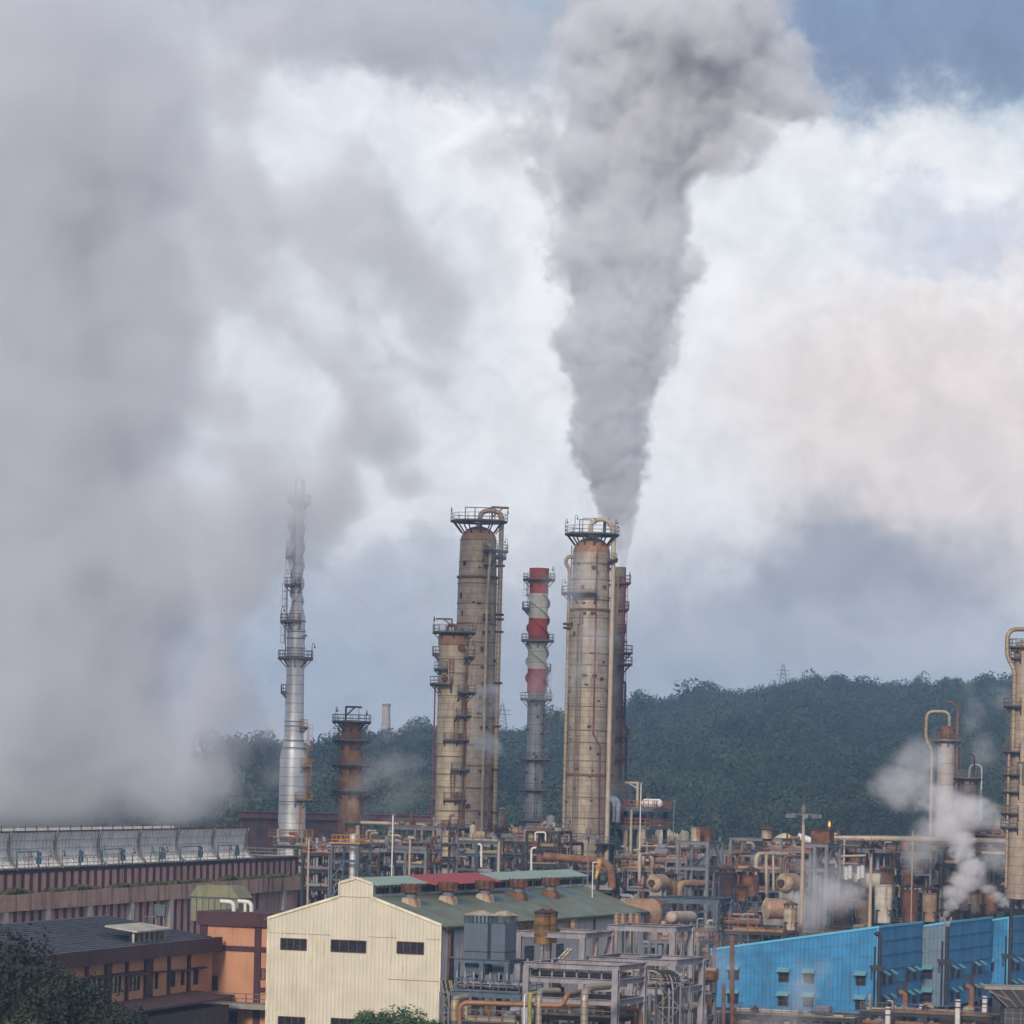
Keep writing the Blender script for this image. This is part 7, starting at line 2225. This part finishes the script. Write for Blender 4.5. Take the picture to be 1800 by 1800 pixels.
def bank_field(g, x, y, z, pos):
    k = BK_D / F
    n = noise(g, pos, 0.035, 8, 0.62, col=True); a, b_, c_ = sep(g, n)
    n2 = noise(g, pos, 0.13, 6, 0.62, col=True); a2, b2, c2 = sep(g, n2)
    X = (x + (a - .5) * 16.0 + (a2 - .5) * 5.0) * (1 / k); Z_ = 1450.0 - (z + (c_ - .5) * 16.0 + (c2 - .5) * 5.0) * (1 / k); Y = y + (b_ - .5) * 14.0
    tot = None
    for bx, by, rx, ry, w in BANK:
        q = ((X - bx) / rx) ** 2.0 + ((Z_ - by) / ry) ** 2.0
        f = q.ss(1.5, 0.0) * w
        tot = f if tot is None else tot.max(f) + tot.min(f) * 0.15
    for bx, by, rx, ry, w in ((495, 690, 90, 70, .8), (560, 170, 110, 80, .6), (440, 590, 70, 60, .35), (500, 290, 60, 60, .3)):
        tot = tot - (((X - bx) / rx) ** 2.0 + ((Z_ - by) / ry) ** 2.0).ss(1.3, 0.0) * w
    fb = noise(g, pos, 0.06, 9, 0.66, 0.4)
    sh = (Y / 15.0) ** 2.0
    f2 = noise(g, pos, 0.17, 5, 0.65)
    d = tot - sh * 0.55 + (fb - 0.5) * (tot.ss(1.3, 0.5, 1.6, 4.0)) + (f2 - 0.5) * 0.9 - 0.36
    return d.max(0.0).min(1.2) * z.ss(-1.5, 3.0) * y.ss(-27, -20) * y.ss(27, 20)

bank_o = at(0, 1450, BK_D)
steam('smoke_bank', 'broad grey bank of steam drifting up from the cooling tower at left', bank_o,
      (-16, -27, -4), (86, 27, 124), 0.55, steam_mat('bank_steam', (0.922, 0.932, 0.968), 0.18, 0.0), bank_field, 'steam')


def blobs(name, label, d, bl, dens, vox=0.3, col=(0.98, 0.97, 0.975), nsc=0.25, thr=0.42, depth=0.8, edge=0.35, lift=0.0, detail=5):
    """steam made of soft clumps: (column, row, half width px, half height px, weight)"""
    k = d / F
    px0 = min(b[0] - b[2] * 1.4 for b in bl); px1 = max(b[0] + b[2] * 1.4 for b in bl)
    py0 = min(b[1] - b[3] * 1.4 for b in bl); py1 = max(b[1] + b[3] * 1.4 for b in bl)
    pc = ((px0 + px1) / 2, (py0 + py1) / 2)
    org = at(*pc, d)
    ry = max(b[2] for b in bl) * k * depth * 1.2
    lo = ((px0 - pc[0]) * k, -ry, (pc[1] - py1) * k); hi = ((px1 - pc[0]) * k, ry, (pc[1] - py0) * k)
    def field(g, x, y, z, pos):
        n = noise(g, pos, nsc, detail, 0.62, col=True); a, b_, c_ = sep(g, n)
        X = x + (a - .5) * 5.0 * edge / .35; Y = y + (b_ - .5) * 4; Z_ = z + (c_ - .5) * 5.0 * edge / .35
        tot = None
        for bx, by, rx, rz, w in bl:
            q = (((X - (bx - pc[0]) * k) / (rx * k)) ** 2.0 + ((Z_ - (pc[1] - by) * k) / (rz * k)) ** 2.0 + (Y / (min(rx, rz) * k * depth + .3)) ** 2.0)
            f = q.ss(1.15, 0.1) * w
            tot = f if tot is None else tot.max(f)
        f2 = noise(g, pos, nsc * 1.8, detail, 0.65)
        return (tot * f2.ss(thr - .1, thr + .22)).max(0.0)
    return steam(name, label, org, lo, hi, vox, steam_mat(name, col, dens, 0.0), field)

blobs('steam_jet', 'bright white steam jet boiling up from the forked black vent stack', 482,
      [(1667, 1607, 7, 9, 1), (1672, 1592, 14, 14, 1), (1682, 1572, 24, 20, 1), (1700, 1548, 30, 24, 1), (1708, 1525, 28, 24, 1), (1690, 1500, 26, 22, 1), (1688, 1476, 27, 20, .9), (1664, 1452, 40, 22, .6)],
      1.0, 0.17, nsc=0.45, thr=.36, edge=.16)
blobs('steam_cloud', 'soft white steam cloud spreading above the jet in front of the pale column', 488,
      [(1700, 1425, 70, 34, 1), (1650, 1405, 60, 32, .85), (1740, 1440, 34, 22, .7), (1590, 1380, 70, 48, .42), (1615, 1335, 56, 40, .38), (1660, 1460, 58, 30, .5), (1620, 1500, 44, 40, .30), (1755, 1500, 40, 40, .25)],
      0.62, 0.3, nsc=0.2, thr=.38)
blobs('steam_drift', 'thin grey steam drifting across the silos behind the largest blue shed', 452,
      [(1460, 1570, 75, 40, .9), (1420, 1600, 50, 40, .8), (1510, 1540, 50, 30, .6), (1440, 1530, 60, 26, .4), (1400, 1640, 60, 24, .35)],
      0.5, 0.35, col=(.94, .925, .935), nsc=0.16, thr=.38)
blobs('steam_wisp', 'thin steam wisp curling between the two tallest beige columns', 540,
      [(850, 1215, 30, 22, .8), (842, 1250, 20, 24, .7), (862, 1310, 26, 30, .9), (845, 1300, 16, 30, .6), (868, 1240, 22, 18, .5)],
      0.6, 0.3, nsc=0.28, thr=.44)
blobs('steam_wisp', 'pale veil of steam in front of the largest blue wall', 418,
      [(1412, 1735, 32, 60, .8), (1390, 1790, 60, 24, .7), (1440, 1700, 26, 30, .5), (1340, 1790, 50, 20, .5)],
      0.26, 0.35, col=(.95, .94, .95), nsc=0.2, thr=.38)
blobs('steam_jet', 'small white steam puff beside the last black vent stack', 458,
      [(1772, 1588, 6, 8, 1), (1764, 1584, 12, 10, 1), (1752, 1576, 14, 11, .9), (1738, 1562, 14, 12, .7), (1728, 1545, 14, 16, .35), (1740, 1510, 26, 26, .2)],
      1.0, 0.18, nsc=0.5, thr=.4, edge=.15)
blobs('steam_drift', 'faint steam hanging left of the largest blue shed', 383,
      [(1262, 1700, 46, 50, .7), (1225, 1650, 50, 30, .5), (1290, 1650, 40, 30, .5), (1240, 1770, 50, 40, .5)],
      0.14, 0.4, col=(.92, .91, .93), nsc=0.2, thr=.36)
blobs('steam_wisp', 'faint wisps rising over the wooded hill left of the right edge column', 560,
      [(1710, 1260, 24, 40, .8), (1735, 1320, 24, 40, .6), (1760, 1225, 36, 24, .6), (1700, 1210, 16, 26, .4)],
      0.2, 0.5, nsc=0.16, thr=.42)
